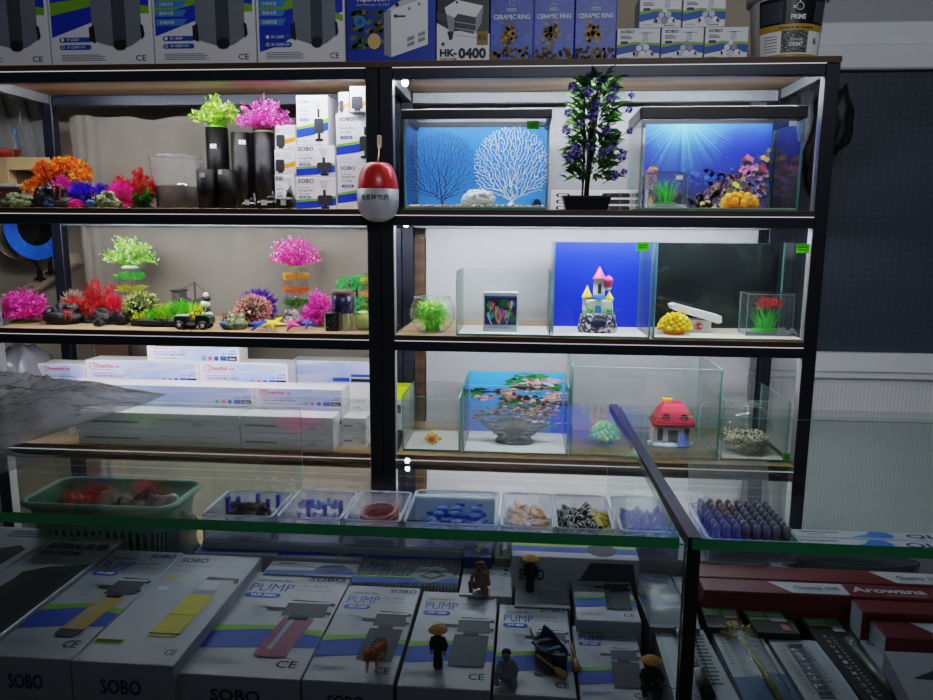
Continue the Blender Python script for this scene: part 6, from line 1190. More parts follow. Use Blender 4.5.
# middle row (second from the front), three layers with the top ones printed
my0, my1 = YF+.106, YF+.196
zt = onY(200, 386, my0).z; hm = (zt-S4)/3
mx = [(onY(66, 395, my0).x, onY(253.5, 395, my0).x), (onY(254.5, 395, my0).x, onY(343, 395, my0).x)]
for j in range(2):
    sd = ('left', 'right')[j]
    lightbox(mx[j][0], mx[j][1], my0, my1, S4, S4+hm-e_, 'plain white carton low in the middle row, %s one, hidden by the front cartons' % sd, 3)
    lightbox(mx[j][0], mx[j][1], my0, my1, S4+hm, S4+2*hm-e_, 'second light carton of the %s stack in the middle row' % sd, 1)
    lightbox(mx[j][0], mx[j][1], my0, my1, S4+2*hm, S4+3*hm-e_, 'topmost light carton of the %s stack in the middle row' % sd, 1)
# back row
by0, by1 = YF+.203, YF+.293
zt1 = onY(200, 362, by0).z; zt0 = onY(200, 384.5, by0).z; hb = (zt0-S4)
bx_ = [(onY(86, 373, by0).x, onY(198.5, 373, by0).x), (onY(199.5, 373, by0).x, onY(288, 373, by0).x)]
for j in range(2): lightbox(bx_[j][0], bx_[j][1], by0, by1, S4, zt0-e_, 'tall plain white carton under the %s printed carton of the back row' % ('left', 'right')[j], 3)
lightbox(bx_[0][0], bx_[0][1], by0, by1, zt0, zt1-e_, 'light carton with red script in the back row, directly under the topmost carton')
lightbox(bx_[1][0], bx_[1][1], by0, by1, zt0, zt1-e_, 'light carton with red script and white right end in the back row')
xl = (onY(36, 370, by0+.095).x, onY(110, 370, by0+.095).x); zq1 = onY(60, 358, by0+.097).z
lightbox(onY(37, 370, by0).x, bx_[0][0]-.004, by0+.0, by1, S4, zt0-e_, 'long white carton at the left end under the far left light carton', 3)
lightbox(onY(37, 370, by0).x, bx_[0][0]-.004, by0+.0, by1, zt0, zq1-.004, 'light carton with red script at the far left end of the back row')
ly0 = YF+.30
lightbox(onY(297, 372, ly0).x, onY(366, 372, ly0).x+.03, ly0, ly0+.09, S4, onY(330, 383, ly0).z-e_, 'plain white carton beneath the lamp carton by the centre post', 3)
lightbox(onY(297, 372, ly0).x-.02, onY(366, 372, ly0).x+.03, ly0, ly0+.09, onY(330, 383, ly0).z, onY(330, 361, ly0).z, 'light carton with a big lamp picture by the centre post', 2)
tz0 = zt1; lightbox(onY(147, 353, by0+.01).x, onY(239, 353, by0+.01).x, by0+.01, by0+.09, tz0, onY(195, 340, by0+.01).z, 'single light carton with red script on the very top of the pile')
# grey sack at far left
rt_q = onY(8, 380, YF+.2); rt = root('sack', 'crinkled grey plastic sack at the left end of the fourth shelf', 'sack', (rt_q.x+.045, YF+.22, S4)); mb = MB(); zt = onY(8, 341, YF+.2).z; crumple(mb, (rt_q.x+.045, YF+.22, (zt+S4)/2-.01), (.085, .12, (zt-S4)/2*.92), mat('grey_film', (120, 122, 130), .25, bump=.8, bscale=30, coat=.4), 13, amp=.16); lo_ = min(p.z for p in mb.v); mb.v = [Vector((p.x, p.y, S4+.0005+(p.z-lo_))) for p in mb.v]; part(mb, 'sack_body', rt)
mb = MB(); q = onY(110, 352, YF+.36); mb.box(q.x-.07, q.x+.06, YF+.38, YF+.4, S4, onY(110, 343, YF+.38).z+.02, mat('brown_card_box', (84, 62, 48), .7), .002); solo(mb, 'cardboard_box', 'brown cardboard box behind the light cartons', 'box')

# ================================================================ fourth shelf, right bay
def g4(px, py): return onZ(px, py, S4)
q0, q1 = onY(394, 400, 2.52), onY(411.5, 400, 2.52); zt = onY(403, 386.5, 2.5).z
mb = MB(); mb.box(q0.x, q1.x, 2.48, 2.56, S4, zt, mat('pale_box_grey', (176, 182, 184), .5), .0015); F = Face((q0.x, 2.4798, S4), (q1.x-q0.x, 0, 0), (0, 0, zt-S4)); mb.rect(F, 0, .72, 1, 1, mat('acid_lime', (196, 226, 30), .45), 1); mb.rect(F, .1, .4, .5, .6, DGREY, 1)
mb.box(q0.x-.0003, q1.x+.0003, 2.4803, 2.5603, zt-.002, zt+.0006, mat('acid_lime')); solo(mb, 'lime_box', 'small carton with acid lime top beside the centre post on the fourth shelf', 'box')
tank(402, 460, 397, S4, YF+.04, .24, 'little empty tank with yellow star ornament on the fourth shelf', yref=425, floor=(200, 202, 202))
q = onZ(432, 445, S4+.006); mb = MB(); rr = rnd(5); X, Y, Z = q.x, q.y+.008, S4+.0055; hh = onY(432, 432, Y).z-Z; sy_ = mat('star_yellow', (236, 206, 60), .45); sg = mat('star_green', (120, 180, 60), .45); so = mat('star_red', (226, 80, 40), .45)
pts = [(X+hh*.58*cos(pi/2+i*pi/4)*(1 if i % 2 == 0 else .62), Z+hh*.5+hh*.5*sin(pi/2+i*pi/4)*(1 if i % 2 == 0 else .62)) for i in range(8)]
mb.prism(pts, Y-.008, Y+.008, sy_)
for i, (x, z) in enumerate(pts): mb.ell((x, Y, z), (.007, .009, .007), (sy_, sg)[i % 2], 8, 6)
mb.ell((X, Y-.009, Z+hh*.5), (.012, .005, .012), so, 10, 6); solo(mb, 'star_ornament', 'tiny yellow and orange star ornament in the little empty tank', 'ornament')
# tank E with rock poster
rt, x0, x1, z1 = tank(462, 569, 386, S4, YF+.035, .25, 'mid size tank with printed rockscape backdrop on the fourth shelf', yref=415, floor=(206, 208, 210))
yb = YF+.279; mb = MB(); mb.box(x0+.006, x1-.006, yb-.001, yb, S4+.006, z1-.003, ramp_mat('sky_backdrop', [(0, (60, 90, 190)), (.4, (50, 120, 214)), (1, (70, 160, 236))], 'Z', .1, 4, .4)); F = Face((x0+.006, yb-.0012, S4+.006), (x1-x0-.012, 0, 0), (0, 0, z1-S4-.009)); rr = rnd(14)
gr_ = [mat('backdrop_green%d' % i, c, .5, noise_=.4, scale=200) for i, c in enumerate(((40, 120, 44), (60, 150, 50), (30, 84, 40)))]; rk = [mat('backdrop_rock%d' % i, c, .5, noise_=.25, scale=160) for i, c in enumerate(((206, 160, 160), (176, 110, 100), (226, 200, 204), (140, 90, 84)))]; dk2 = mat('backdrop_dark', (24, 22, 30), .5)
def slab(a, b, w, h_, m, l): mb.poly(F, [(min(.99, max(.005, a+w*.5*cos(t)*(1+.3*rr.uniform(-1, 1)))), min(.985, max(.01, b+h_*.5*sin(t)*(1+.3*rr.uniform(-1, 1))))) for t in [2*pi*i/11 for i in range(11)]], m, l)
def cluster(a, b, w, h_, cols, n, sz=.05):
    for i in range(n):
        t, q = rr.uniform(0, 2*pi), sqrt(rr.random()); slab(a+w*.5*q*cos(t), b+h_*.5*q*sin(t), sz*rr.uniform(.7, 1.6), sz*rr.uniform(.3, .7), rr.choice(cols), 1+int(rr.random()*7))
for (a, b, w, h_, cols, n) in ((.66, .93, .36, .12, gr_, 50), (.50, .82, .22, .16, gr_[:2], 40), (.76, .86, .46, .10, rk[:1]+rk[2:3], 60), (.66, .76, .40, .10, [dk2, dk2, rk[3]], 80), (.62, .80, .34, .06, rk, 40), (.92, .76, .16, .14, gr_, 30), (.90, .64, .2, .1, rk, 40), (.38, .66, .26, .12, [rk[0], rk[1], dk2], 50), (.50, .56, .34, .14, [rk[1], rk[3], dk2, dk2, gr_[2]], 90), (.74, .56, .46, .12, [rk[0], rk[2], rk[1], dk2, dk2], 90), (.60, .48, .6, .1, [gr_[0], gr_[2], dk2], 70), (.90, .50, .2, .14, [dk2, gr_[2], rk[1]], 40), (.10, .68, .2, .1, [dk2, gr_[2]], 26), (.14, .58, .26, .1, [rk[1], rk[0], dk2], 36), (.06, .62, .1, .08, gr_, 14), (.45, .25, .8, .36, [dk2, dk2, rk[3], gr_[2]], 200), (.75, .36, .4, .2, [rk[0], rk[1], dk2], 70)): cluster(a, b, w, h_, cols, n)
for i in range(60): slab(rr.uniform(.3, .98), rr.uniform(.05, .9), rr.uniform(.03, .09), rr.uniform(.02, .05), rr.choice(rk+gr_[:2]+[dk2]), 7)
part(mb, 'rock_backdrop', rt, 'printed backdrop of pink rocks on blue')
# black carved bowl
q = onZ(514, 444, S4+.006); Y = q.y+.02; k = Y/FOC*1.03; rt = root('stone_bowl', 'black carved stone bowl on a narrow foot in the rockscape tank', 'bowl', (q.x, Y, S4+.0055)); R = 29*k; zt = onY(514, 426, Y).z-S4-.0055
cst = noise_mat('carved_black', [(.35, (22, 24, 24)), (.6, (56, 60, 58)), (.75, (96, 100, 96))], 70, .5, .6)
mb = MB(); N = 28; vs = []
for (r_, z_, f_) in ((.62, 0, 0), (.66, .14, 0), (.60, .30, 0), (.56, .38, 0), (.70, .56, .02), (.92, .84, .05), (1.06, 1.0, .10), (.96, .98, .08), (.70, .7, .02), (.4, .55, 0), (0.01, .5, 0)):
    for i in range(N):
        a = 2*pi*i/N; lob = 1+f_*cos(4*a)*1.2; vs.append((q.x+R*r_*lob*cos(a), Y+.04*r_*lob*sin(a), S4+.0055+zt*(z_+f_*1.4*cos(4*a))))
mb.add(vs, [(j*N+i, j*N+(i+1) % N, (j+1)*N+(i+1) % N, (j+1)*N+i) for j in range(10) for i in range(N)]+[tuple(range(N-1, -1, -1))], cst, True); part(mb, 'bowl_body', rt)
mb = MB()
for s in (-1, 1): mb.tube([(q.x+s*R*(.5+.22*cos(t)), Y-.042, S4+.0055+zt*(.66+.16*sin(t))) for t in [pi*.1+j*.5 for j in range(9)]], .0028, mat('carving_grey', (110, 116, 112), .5), 5)
mb.tube([(q.x+R*.64*cos(a), Y-.002+.03*sin(a), S4+.0055+zt*.1) for a in [2*pi*i/20 for i in range(20)]], .003, cst, 6, closed=True); part(mb, 'carved_scrolls', rt)
# tank F tall
rt, x0, x1, z1 = tank(571, 721, 368, S4, YF+.04, .30, 'tall wide empty tank with red roofed house inside on the fourth shelf', yref=410)
q = onZ(604, 446, S4+.006); anemone(588, 621, 419, 446, q.y+.045, S4+.0055, [mat('anemone_lime', (116, 196, 6), .4, noise_=.2, trans=.15), mat('anemone_yellowgreen', (168, 216, 12), .4, noise_=.15, trans=.15), mat('anemone_base_green', (110, 160, 40), .4)], 'lime green anemone ornament at the left in the tall tank', 27, .0095, 62)
# house
q = onZ(672, 447, S4+.006); X, Y = q.x, q.y+.035; k = Y/FOC*1.04; Z = S4+.0055; hx = lambda p_: X+(p_-672)*k; hz = lambda p_: Z+(446-p_)*k*1.02
rt = root('house_ornament', 'crooked house ornament with red roof on a blue and white base', 'ornament', (X, Y, Z)); hr = mat('house_roof_red', (226, 46, 76), .45, noise_=.15, scale=70); hw_ = mat('house_pink_white', (224, 190, 196), .5, noise_=.15, scale=60); hb_ = noise_mat('house_base', [(.4, (210, 220, 236)), (.52, (170, 196, 230)), (.62, (60, 100, 210))], 30, .5, .4)
mb = MB(); mb.lathe([(21*k, 0), (22*k, .006), (20*k, .013), (0, .014)], (X, Y, Z), hb_, 24, sy=.62); part(mb, 'base', rt)
mb = MB(); mb.prism([(hx(653), hz(441)), (hx(689), hz(441)), (hx(688), hz(420)), (hx(656), hz(420))], Y-.032, Y+.03, hw_); hwall = part(mb, 'walls', rt)
mb = MB(); secs = [(652, 692, .042, 424), (655, 691, .042, 421), (659, 686, .03, 412), (664, 682, .016, 405), (666, 680, .008, 404)]; vs = []
for a, b, d, zz_ in secs: vs += [(hx(a), Y-d, hz(zz_)), (hx(b), Y-d, hz(zz_)), (hx(b), Y+d, hz(zz_)), (hx(a), Y+d, hz(zz_))]
mb.add(vs, [(i*4+j, i*4+(j+1) % 4, (i+1)*4+(j+1) % 4, (i+1)*4+j) for i in range(4) for j in range(4)]+[(3, 2, 1, 0), (16, 17, 18, 19)], hr); mb.tube([(hx(652), Y-.042, hz(424.5)), (hx(692), Y-.042, hz(424.5))], .004, mat('roof_trim_maroon', (130, 30, 50), .5), 6); hroof = part(mb, 'roof', rt)
mb = MB(); mb.box(hx(664), hx(671), Y-.008, Y+.008, hz(406), hz(401.5), mat('chimney_yellow', (240, 190, 50), .5), .002); mb.box(hx(663), hx(672), Y-.01, Y+.01, hz(402.5), hz(401), mat('chimney_yellow'), .001); part(mb, 'chimney', hroof, 'yellow chimney')
for px in (665, 682):
    mb = MB(); i0 = mb.mark(); c = (hx(px), Y-.037, hz(417)); mb.lathe([(3.6*k, -.004), (3.6*k, .004), (2.4*k, .004), (2.4*k, .001), (0, .001)], c, mat('porthole_frame', (70, 26, 36), .5), 14); mb.rot(i0, c, rx=pi/2); part(mb, 'round_window', hroof)
mb = MB(); dkw = mat('house_window_dark', (40, 36, 40), .5); mb.box(hx(658), hx(663), Y-.0335, Y-.031, hz(440), hz(428), dkw); mb.box(hx(685-2), hx(689-1.5), Y-.0335, Y-.031, hz(440), hz(428), dkw); mb.box(hx(668), hx(677), Y-.0335, Y-.031, hz(441), hz(430), dkw); part(mb, 'openings', hwall, 'dark openings')
mb = MB(); mb.lathe([(6*k, 0), (5*k, .012), (3*k, .02), (2.4*k, .045), (0, .047)], (hx(681), Y-.038, Z+.002), mat('house_blue', (30, 84, 210), .45), 12, sy=.5); part(mb, 'water_spill', rt, 'blue water spill')
mb = MB(); rr = rnd(4)
for px in (655, 690):
    for i in range(30): mb.leaf((hx(px+rr.gauss(0, 1.6)), Y-.02+.02*rr.random(), hz(417+rr.gauss(0, 3))), (rr.gauss(0, 1), rr.gauss(-.5, .5), rr.gauss(0, 1)), .008, .006, GV[i % 2])
part(mb, 'ivy', rt)
# air tube loop in the tall tank
A = onY(700, 415, 2.44)
mb = MB(); mb.tube([onY(x, y, 2.46) for x, y in ((699, 449), (699, 420), (701, 406), (706, 402), (712, 403), (717, 408))], .0016, mat('air_tube_clear', (200, 206, 206), .2), 6); solo(mb, 'air_tube', 'thin clear air tube bent inside the tall wide tank beside the red roofed house', 'tube')
# tank H with glass globe
rt, x0, x1, z1 = tank(722.5, 789, 401, S4, YF+.04, .28, 'small tank with glass globe of gravel at the right end of the fourth shelf', yref=430, floor=(196, 190, 180))
sticker(rt, 788, 457, YF+.04, .032, .024, mat('sticker_lime_dark', (140, 226, 40), .5, trans=.65), 'lime green price sticker')
q = onZ(747, 455, S4+.006); R = (onY(774, 430, 2.35).x-onY(718, 430, 2.35).x)/2*.97; Y = YF+.05+R+.01; X = (x0+x1)/2-.002; R = min(R, (x1-x0)/2-.008); zt = onY(747, 405, Y).z-S4-.0055
bowl(X, Y, S4+.0055, R, zt, 'clear glass globe half filled with pebbles in the small right tank')
mb = MB(); rr = rnd(61); gm = [mat('globe_gravel_%d' % i, c, .7, noise_=.15) for i, c in enumerate(((206, 196, 170), (170, 158, 136), (228, 222, 204), (110, 98, 84)))]
pr = []; zc = R*.86
for i in range(8): z_ = .003+R*.55*i/7; pr.append((sqrt(max(0, (R*.965)**2-(z_-zc)**2)), z_))
mb.lathe([(0, .003)]+pr+[(0, R*.60)], (X, Y, S4+.0055), gm[1], 24)
for i in range(420):
    a, qq = rr.uniform(0, 2*pi), sqrt(rr.random()); rad_ = sqrt(max(0, (R*.95)**2-(R*.58-zc)**2)); mb.ell((X+rad_*qq*cos(a), Y+rad_*qq*sin(a), S4+.0055+R*.58+rr.uniform(-.002, .004)), .0045*rr.uniform(.7, 1.3), rr.choice(gm), 6, 4)
for i in range(360):
    a = rr.uniform(0, 2*pi); z_ = rr.uniform(.006, R*.56); r_ = sqrt(max(0, (R*.955)**2-(z_-zc)**2)); mb.ell((X+r_*cos(a)*.985, Y+r_*sin(a)*.985, S4+.0055+z_), .0042, rr.choice(gm), 6, 4)
solo(mb, 'pebble_bed', 'beige pebbles in the clear glass globe', 'pebbles', None, 'stuff')
# ================================================================ display counter
ZP, CY0, CY1 = 1.14, .845, 1.53
ZI = .80            # inner shelf
XA, XB = -1.30, 1.45
xs_f = onZ(692, 537, ZP).x; xs_ = (onZ(613, 405, ZP).x+xs_f)/2
rt = root('display_counter', 'glass topped display counter in the foreground with green cut edge', 'counter', (0, 1.19, 0))
TOPG = glass('counter_glass', (251, 254, 252), refl=.48)
GEDGE = mat('green_glass_edge', (20, 150, 94), .15, coat=.8, noise_=.35, scale=5)
for a, b in ((XA, xs_-.0075), (xs_+.0075, XB)):
    mb = MB(); mb.box(a, b, CY0, CY1, ZP-.014, ZP, GEDGE, 0, {('z', 1): TOPG, ('z', -1): TOPG, ('y', 1): TOPG}); part(mb, 'top_glass', rt, 'glass top with dark green edge')
xn, xw = xs_f+.003, onZ(613.5, 405, ZP).x; mb = MB(); mb.prismz([(xn-.008, CY0+.0005), (xn+.008, CY0+.0005), (xw+.008, CY1), (xw-.008, CY1)], ZP-.0145, ZP+.0012, mat('seam_black_rubber', (12, 14, 34), .35)); part(mb, 'seam_strip', rt, 'black seam strip')
FG = glass('front_glass', (246, 249, 249), refl=.6)
for a, b in ((XA, xn-.0062), (xn+.0102, XB)):
    mb = MB(); pane(mb, a, b, CY0+.012, CY0+.018, .1, ZP-.0145, FG, GEDGE); part(mb, 'front_glass', rt)
mb = MB(); mb.box(xn-.006, xn+.010, CY0+.010, CY0+.030, .1, ZP-.0145, mat('post_black', (12, 13, 16), .4), .001); part(mb, 'front_post', rt, 'black front post')
mb = MB(); mb.box(XA, XB, CY0+.031, CY1-.02, ZI-.02, ZI, mat('inner_shelf_dark', (60, 62, 66), .5), .001); part(mb, 'inner_shelf', rt)
ZR = .903
rx0, rx1 = onZ(192, 527, .955).x-.01, onZ(770, 542, .955).x+.004
mb = MB(); mb.box(rx0, rx1, 1.300, CY1-.048, ZI+.0005, ZR, mat('riser_white', (150, 153, 160), .5), .002); part(mb, 'riser_shelf', rt, 'pale raised tier carrying the trays')
mb = MB(); mb.box(XA, XB, CY0+.031, CY1-.02, 0, .1, mat('plinth_grey', (90, 92, 96), .5)); part(mb, 'plinth', rt)
for x in (XA, XB):
    mb = MB(); mb.box(x-.012, x, CY0+.012, CY1, 0, ZP-.0145, mat('side_panel_grey', (140, 142, 146), .4)); part(mb, 'side_panel', rt)
for x in (XA+.01, XB-.03):
    for y in (CY1-.045,):
        mb = MB(); mb.box(x, x+.02, y, y+.02, .1, ZP-.0145, STEEL); part(mb, 'rear_post', rt)
xd = onY(609, 430, CY1-.03).x
mb = MB(); pane(mb, xd, XB-.035, CY1-.036, CY1-.031, ZI+.002, ZP-.014, glass('door_glass', (246, 251, 249), refl=.8), EDGE); part(mb, 'sliding_glass_door', rt)
xd2 = onY(305, 500, CY1-.03).x
mb = MB(); pane(mb, XA+.035, xd2, CY1-.044, CY1-.039, ZI+.002, ZP-.014, glass('door_glass'), EDGE); part(mb, 'sliding_glass_door', rt)

# ---------------------------------------------------------------- printed pump cartons lying flat
PRN = mat('wrapped_card', (172, 173, 180), .35, coat=.25, noise_=.03)
PGREY = mat('pump_print_grey', (66, 72, 82), .5, noise_=.12, scale=60); PDARK = mat('pump_print_dark', (44, 50, 60), .5); SUB = mat('sub_print', (160, 165, 175), .5); PLINE = mat('sponge_line_print', (70, 77, 88), .5)
def flat(fl, fr, bk, z, zb=ZI, xb=None, lab='', nm='pump_carton', m=PRN, grp=None, cat='carton'):
    A, B, Q = onZ(fl[0], fl[1], z), onZ(fr[0], fr[1], z), onZ(bk[0], bk[1], z); x0, x1 = A.x, B.x; y0 = (A.y+B.y)/2; y1 = Q.y
    y0 = max(y0, CY0+.034); mb = MB(); mb.box(x0, x1, y0, y1, zb, z, m, .0012)
    T = Face((x0, y0, z), (x1-x0, 0, 0), (0, y1-y0, 0)); Fr = Face((x0, y0-.0002, zb), (x1-x0, 0, 0), (0, 0, z-zb)); return mb, T, Fr
def pumpface(mb, T, model, body='sponge', col=None, seed=0):
    mb.text(T, 'SOBO', .60, .915, .045, NAVY, .36, .02); mb.text(T, 'submersible filter', .10, .885, .030, mat('olive_ink', (70, 90, 40), .5), .36, .012)
    mb.text(T, 'PUMP', .08, .775, .085, BLUE, .42, 0.); mb.text(T, '三合一潜水泵', .53, .835, .028, DGREY, .30, 0); mb.lines(T, .53, .79, .90, .815, 1, GREY, 2)
    mb.pill(T, .07, .705, .42, .755, BLUE, 2); mb.text(T, model, .13, .716, .027, DIMW, .24, .01, 4)
    mb.rect(T, .02, .625, .34, .632, SUB, 2); mb.poly(T, [(.22, .62), (.42, .62), (.36, .50), (.28, .50)], SUB, 2); mb.rect(T, .30, .60, .52, .615, SUB, 2)
    mb.poly(T, [(0, .355), (0, .415), (.5, .44), (1, .40), (1, .35), (.5, .395)], GREEN, 1); mb.poly(T, [(0, .205), (0, .36), (.5, .40), (1, .355), (1, .25), (.5, .24)], BLUE, 2)
    # the pump itself
    mb.poly(T, [(.54, .53), (.54, .67), (.58, .695), (.92, .685), (.94, .53)], PGREY, 4); mb.rect(T, .92, .64, 1.0-.02, .67, PDARK, 4); mb.rect(T, .92, .55, 1.0-.02, .58, PDARK, 4); mb.rect(T, .38, .575, .56, .61, PDARK, 3); mb.rect(T, .62, .49, .80, .54, PDARK, 5); mb.rect(T, .54, .66, .93, .675, LGREY, 5)
    if body == 'sponge': mb.poly(T, [(.50, .19), (.52, .50), (.93, .50), (.91, .19)], PDARK if seed % 2 else PGREY, 5); [mb.rect(T, .515, .22+.03*i, .915, .226+.03*i, PLINE, 6) for i in range(9)]
    else:
        mb.poly(T, [(.52, .20), (.58, .505), (.86, .505), (.80, .20)], col, 5); mb.poly(T, [(.52, .17), (.52, .215), (.80, .215), (.80, .17), (.74, .155), (.58, .155)], PDARK if body == 'yellow' else col, 6); mb.poly(T, [(.60, .22), (.65, .49), (.69, .49), (.64, .22)], SUB, 6)
    mb.lines(T, .05, .085, .48, .14, 3, SUB, 2, seed); mb.text(T, 'CE', .75, .08, .055, INK, .17, .008, 3)
def frontface(mb, F, s=1.):
    mb.text(F, 'SOBO', .28, .55, .22, NAVY, .40, .02); mb.lines(F, .28, .38, .62, .44, 1, GREY, 2); mb.text(F, 'PUMP', .2, .08, .22, BLUE, .35, 0.); mb.lines(F, .58, .12, .9, .3, 2, GREY, 2)
zl = .905
for args in (
    ((175.5, 672), (299, 681.5), (330, 575), .885, 'WP-3001', 'clear', mat('pump_rose', (150, 84, 110), .5), 'large PUMP carton WP-3001 with rose coloured pump tube', 1),
    ((301, 681), (393, 684), (400, 587), .885, 'WP-1200F', 'sponge', None, 'PUMP carton under the orange tiger figurine', 3),
    ((396.5, 686), (490.5, 691), (460, 592.5), .885, 'WP-1200F', 'sponge', None, 'PUMP carton under the front fisherman figurine with straw hat', 2),
    ((493, 694), (577, 698.5), (530, 605.5), .885, 'WP-880F', 'sponge', None, 'PUMP carton carrying the blue rowing boat', 4),
    ((581, 704), (655, 706), (610, 627), .885, 'WP-1000F', 'sponge', None, 'PUMP carton under the fisherman with rod beside the black post', 6),
    ((576.5, 619), (642, 623.5), (598, 567.5), .905, 'WP-880F', 'sponge', None, 'PUMP carton in the second row left of the grey bag', 5)):
    fl, fr, bk, z, model, body, col, lab, sd = args; mb, T, Fr = flat(fl, fr, bk, z); pumpface(mb, T, model, body, col, sd); frontface(mb, Fr); solo(mb, 'pump_carton', lab, 'carton', 'SOBO pump cartons in the counter')
# the two large cartons at the left
mb, T, Fr = flat((-18, 655), (69, 660.5), (148, 551), zl); pumpface(mb, T, 'WP-3880', 'yellow', mat('pump_amber', (190, 160, 70), .5, noise_=.2), 2); frontface(mb, Fr); solo(mb, 'pump_carton', 'large PUMP carton with amber pump tube at the left', 'carton', 'SOBO pump cartons in the counter')
mb, T, Fr = flat((70, 661), (173, 666), (220, 555.5), zl)
mb.text(T, 'SOBO', .06, .90, .05, NAVY, .34, .02); mb.text(T, 'INTERNAL  FILTER', .06, .845, .032, GREY, .80, .01); mb.lines(T, .06, .79, .3, .815, 1, GREY, 2); mb.disc(T, .16, .72, .022, YEL, 2); mb.disc(T, .24, .745, .012, YEL, 3); mb.rect(T, .12, .60, .24, .64, LGREY, 2)
mb.poly(T, [(.56, .72), (.58, .755), (.95, .745), (.98, .70), (.94, .69), (.90, .725)], PDARK, 3); mb.rect(T, .58, .62, .78, .72, LGREY, 2); mb.rect(T, .54, .57, .80, .62, GREY, 3); mb.poly(T, [(.50, .20), (.54, .57), (.84, .57), (.80, .20)], mat('pump_yellow', (214, 200, 40), .5, noise_=.15), 4); mb.rect(T, .52, .38, .82, .385, PDARK, 5); mb.lines(T, .5, .21, .84, .235, 1, PDARK, 5); mb.rect(T, .02, .13, .33, .17, YEL, 2); mb.rect(T, .04, .138, .31, .162, mat('olive_ink'), 3); mb.text(T, 'CE', .82, .07, .04, INK, .11, 0, 3)
frontface(mb, Fr); solo(mb, 'pump_carton', 'large INTERNAL FILTER carton with yellow filter sponge, second from the left', 'carton', 'SOBO pump cartons in the counter')
# dark internal filter cartons at the far left
zz = .912
A, B = onZ(64, 531, zz), onZ(139, 534, zz); q = onZ(-60, 640, zz)
mb = MB(); x0, x1, y1 = A.x, B.x, (A.y+B.y)/2; y0 = .90; x1b = onZ(-14, 652, zl).x-.004; mb.box(x0, x1, onZ(116, 548, zl).y+.006, y1, ZI, zz, PRN, .0015); T = Face((x0, onZ(116, 548, zl).y+.006, zz), (x1-x0, 0, 0), (0, y1-onZ(116, 548, zl).y-.006, 0))
mb2 = MB()
# body of the carton runs forward beside the PUMP carton
xl_ = onZ(0, 571, zz).x; ywf = .905
mb = MB(); xr_ = onZ(-18, 655, zl).x-.002
yb0 = ywf
mb.box(x0-.0, min(x1, xr_), yb0, y1, ZI, zz, PRN, .0015)
T = Face((x0, yb0, zz), (min(x1, xr_)-x0, 0, 0), (0, y1-yb0, 0))
mb.text(T, 'INTERNAL FILTER', .10, .80, .060, INK, .84, .03); mb.text(T, 'AQUARIUM', .10, .725, .055, DGREY, .56, .02); mb.text(T, 'SK-5500', .12, .675, .035, GREY, .44, .02); mb.disc(T, .42, .925, .036, DGREY, 1, 16, .26); mb.disc(T, .42, .925, .029, PRN, 2, 16, .24); mb.text(T, 'SOBO', .24, .91, .03, INK, .36, .02, 3)
mb.poly(T, [(.10, 0), (.28, .50), (.26, .56), (.50, .62), (.98, .66), (.98, 0)], mat('dark_olive_print', (40, 52, 40), .5, noise_=.25), 1); mb.poly(T, [(.30, 0), (.46, .50), (.50, .58), (.90, .60), (.92, 0)], INK, 3); mb.lines(T, .10, .62, .45, .66, 3, GREY, 2, 5)
solo(mb, 'filter_carton', 'white INTERNAL FILTER carton with dark filter picture at the far left', 'carton')
A = onZ(61, 531, zz); x1_ = x0-.004; mb = MB(); mb.box(x1_-.14, x1_, ywf, y1+.01, ZI, zz, PRN, .0015); T = Face((x1_-.14, ywf, zz), (.14, 0, 0), (0, y1+.01-ywf, 0)); mb.lines(T, .35, .88, .95, .96, 3, DGREY, 2, 3); mb.poly(T, [(.1, 0), (.2, .7), (.75, .8), (.9, .76), (.8, 0)], INK, 1); mb.poly(T, [(0, .5), (.2, .72), (.4, .74), (.2, .4)], mat('dark_olive_print'), 2)
solo(mb, 'filter_carton', 'white filter carton cut by the left edge of the frame', 'carton')
# smaller cartons behind
def netbox(fl, fr, bk, z, lab, pic, ribbed=False):
    m = PRN
    if ribbed:
        if 'ribbed_wrap' not in _M:
            mm, nt, out = _new('ribbed_wrap'); p = nt.nodes.new('ShaderNodeBsdfPrincipled'); nt.links.new(p.outputs[0], out.inputs[0]); p.inputs['Base Color'].default_value = L3((196, 200, 206)); p.inputs['Roughness'].default_value = .18; p.inputs['Coat Weight'].default_value = .9; p.inputs['Coat Roughness'].default_value = .08
            tc = nt.nodes.new('ShaderNodeTexCoord'); w = nt.nodes.new('ShaderNodeTexWave'); w.inputs['Scale'].default_value = 55; w.inputs['Distortion'].default_value = 1.; nt.links.new(tc.outputs['Object'], w.inputs['Vector']); bp = nt.nodes.new('ShaderNodeBump'); bp.inputs['Strength'].default_value = 1.; bp.inputs['Distance'].default_value = .009; nt.links.new(w.outputs['Fac'], bp.inputs['Height']); nt.links.new(bp.outputs[0], p.inputs['Normal']); nt.links.new(bp.outputs[0], p.inputs['Coat Normal'])
        m = _M['ribbed_wrap']
    mb, T, Fr = flat(fl, fr, bk, z, m=m)
    mb.text(T, 'SOBO', .10, .74, .13, NAVY, .20, .02); mb.lines(T, .10, .56, .3, .66, 2, GREY, 2); mb.poly(T, [(0, .26), (.5, .30), (1, .40), (1, .50), (.5, .38), (0, .34)], GREEN, 1); mb.poly(T, [(0, .04), (1, .16), (1, .40), (.5, .32), (0, .28)], BLUE, 1)
    mb.poly(T, [(.52, .36), (.72, .12), (.98, .44), (.80, .84), (.60, .78)], pic, 2); mb.poly(T, [(.62, .40), (.74, .26), (.88, .46), (.76, .66)], PDARK, 3); mb.poly(T, [(.66, .42), (.74, .34), (.82, .46), (.75, .56)], pic, 4)
    if ribbed: 
        for pidx, mm_ in enumerate(mb.m): pass
    return solo(mb, 'pump_carton', lab, 'carton', 'small SOBO cartons behind the pump cartons')
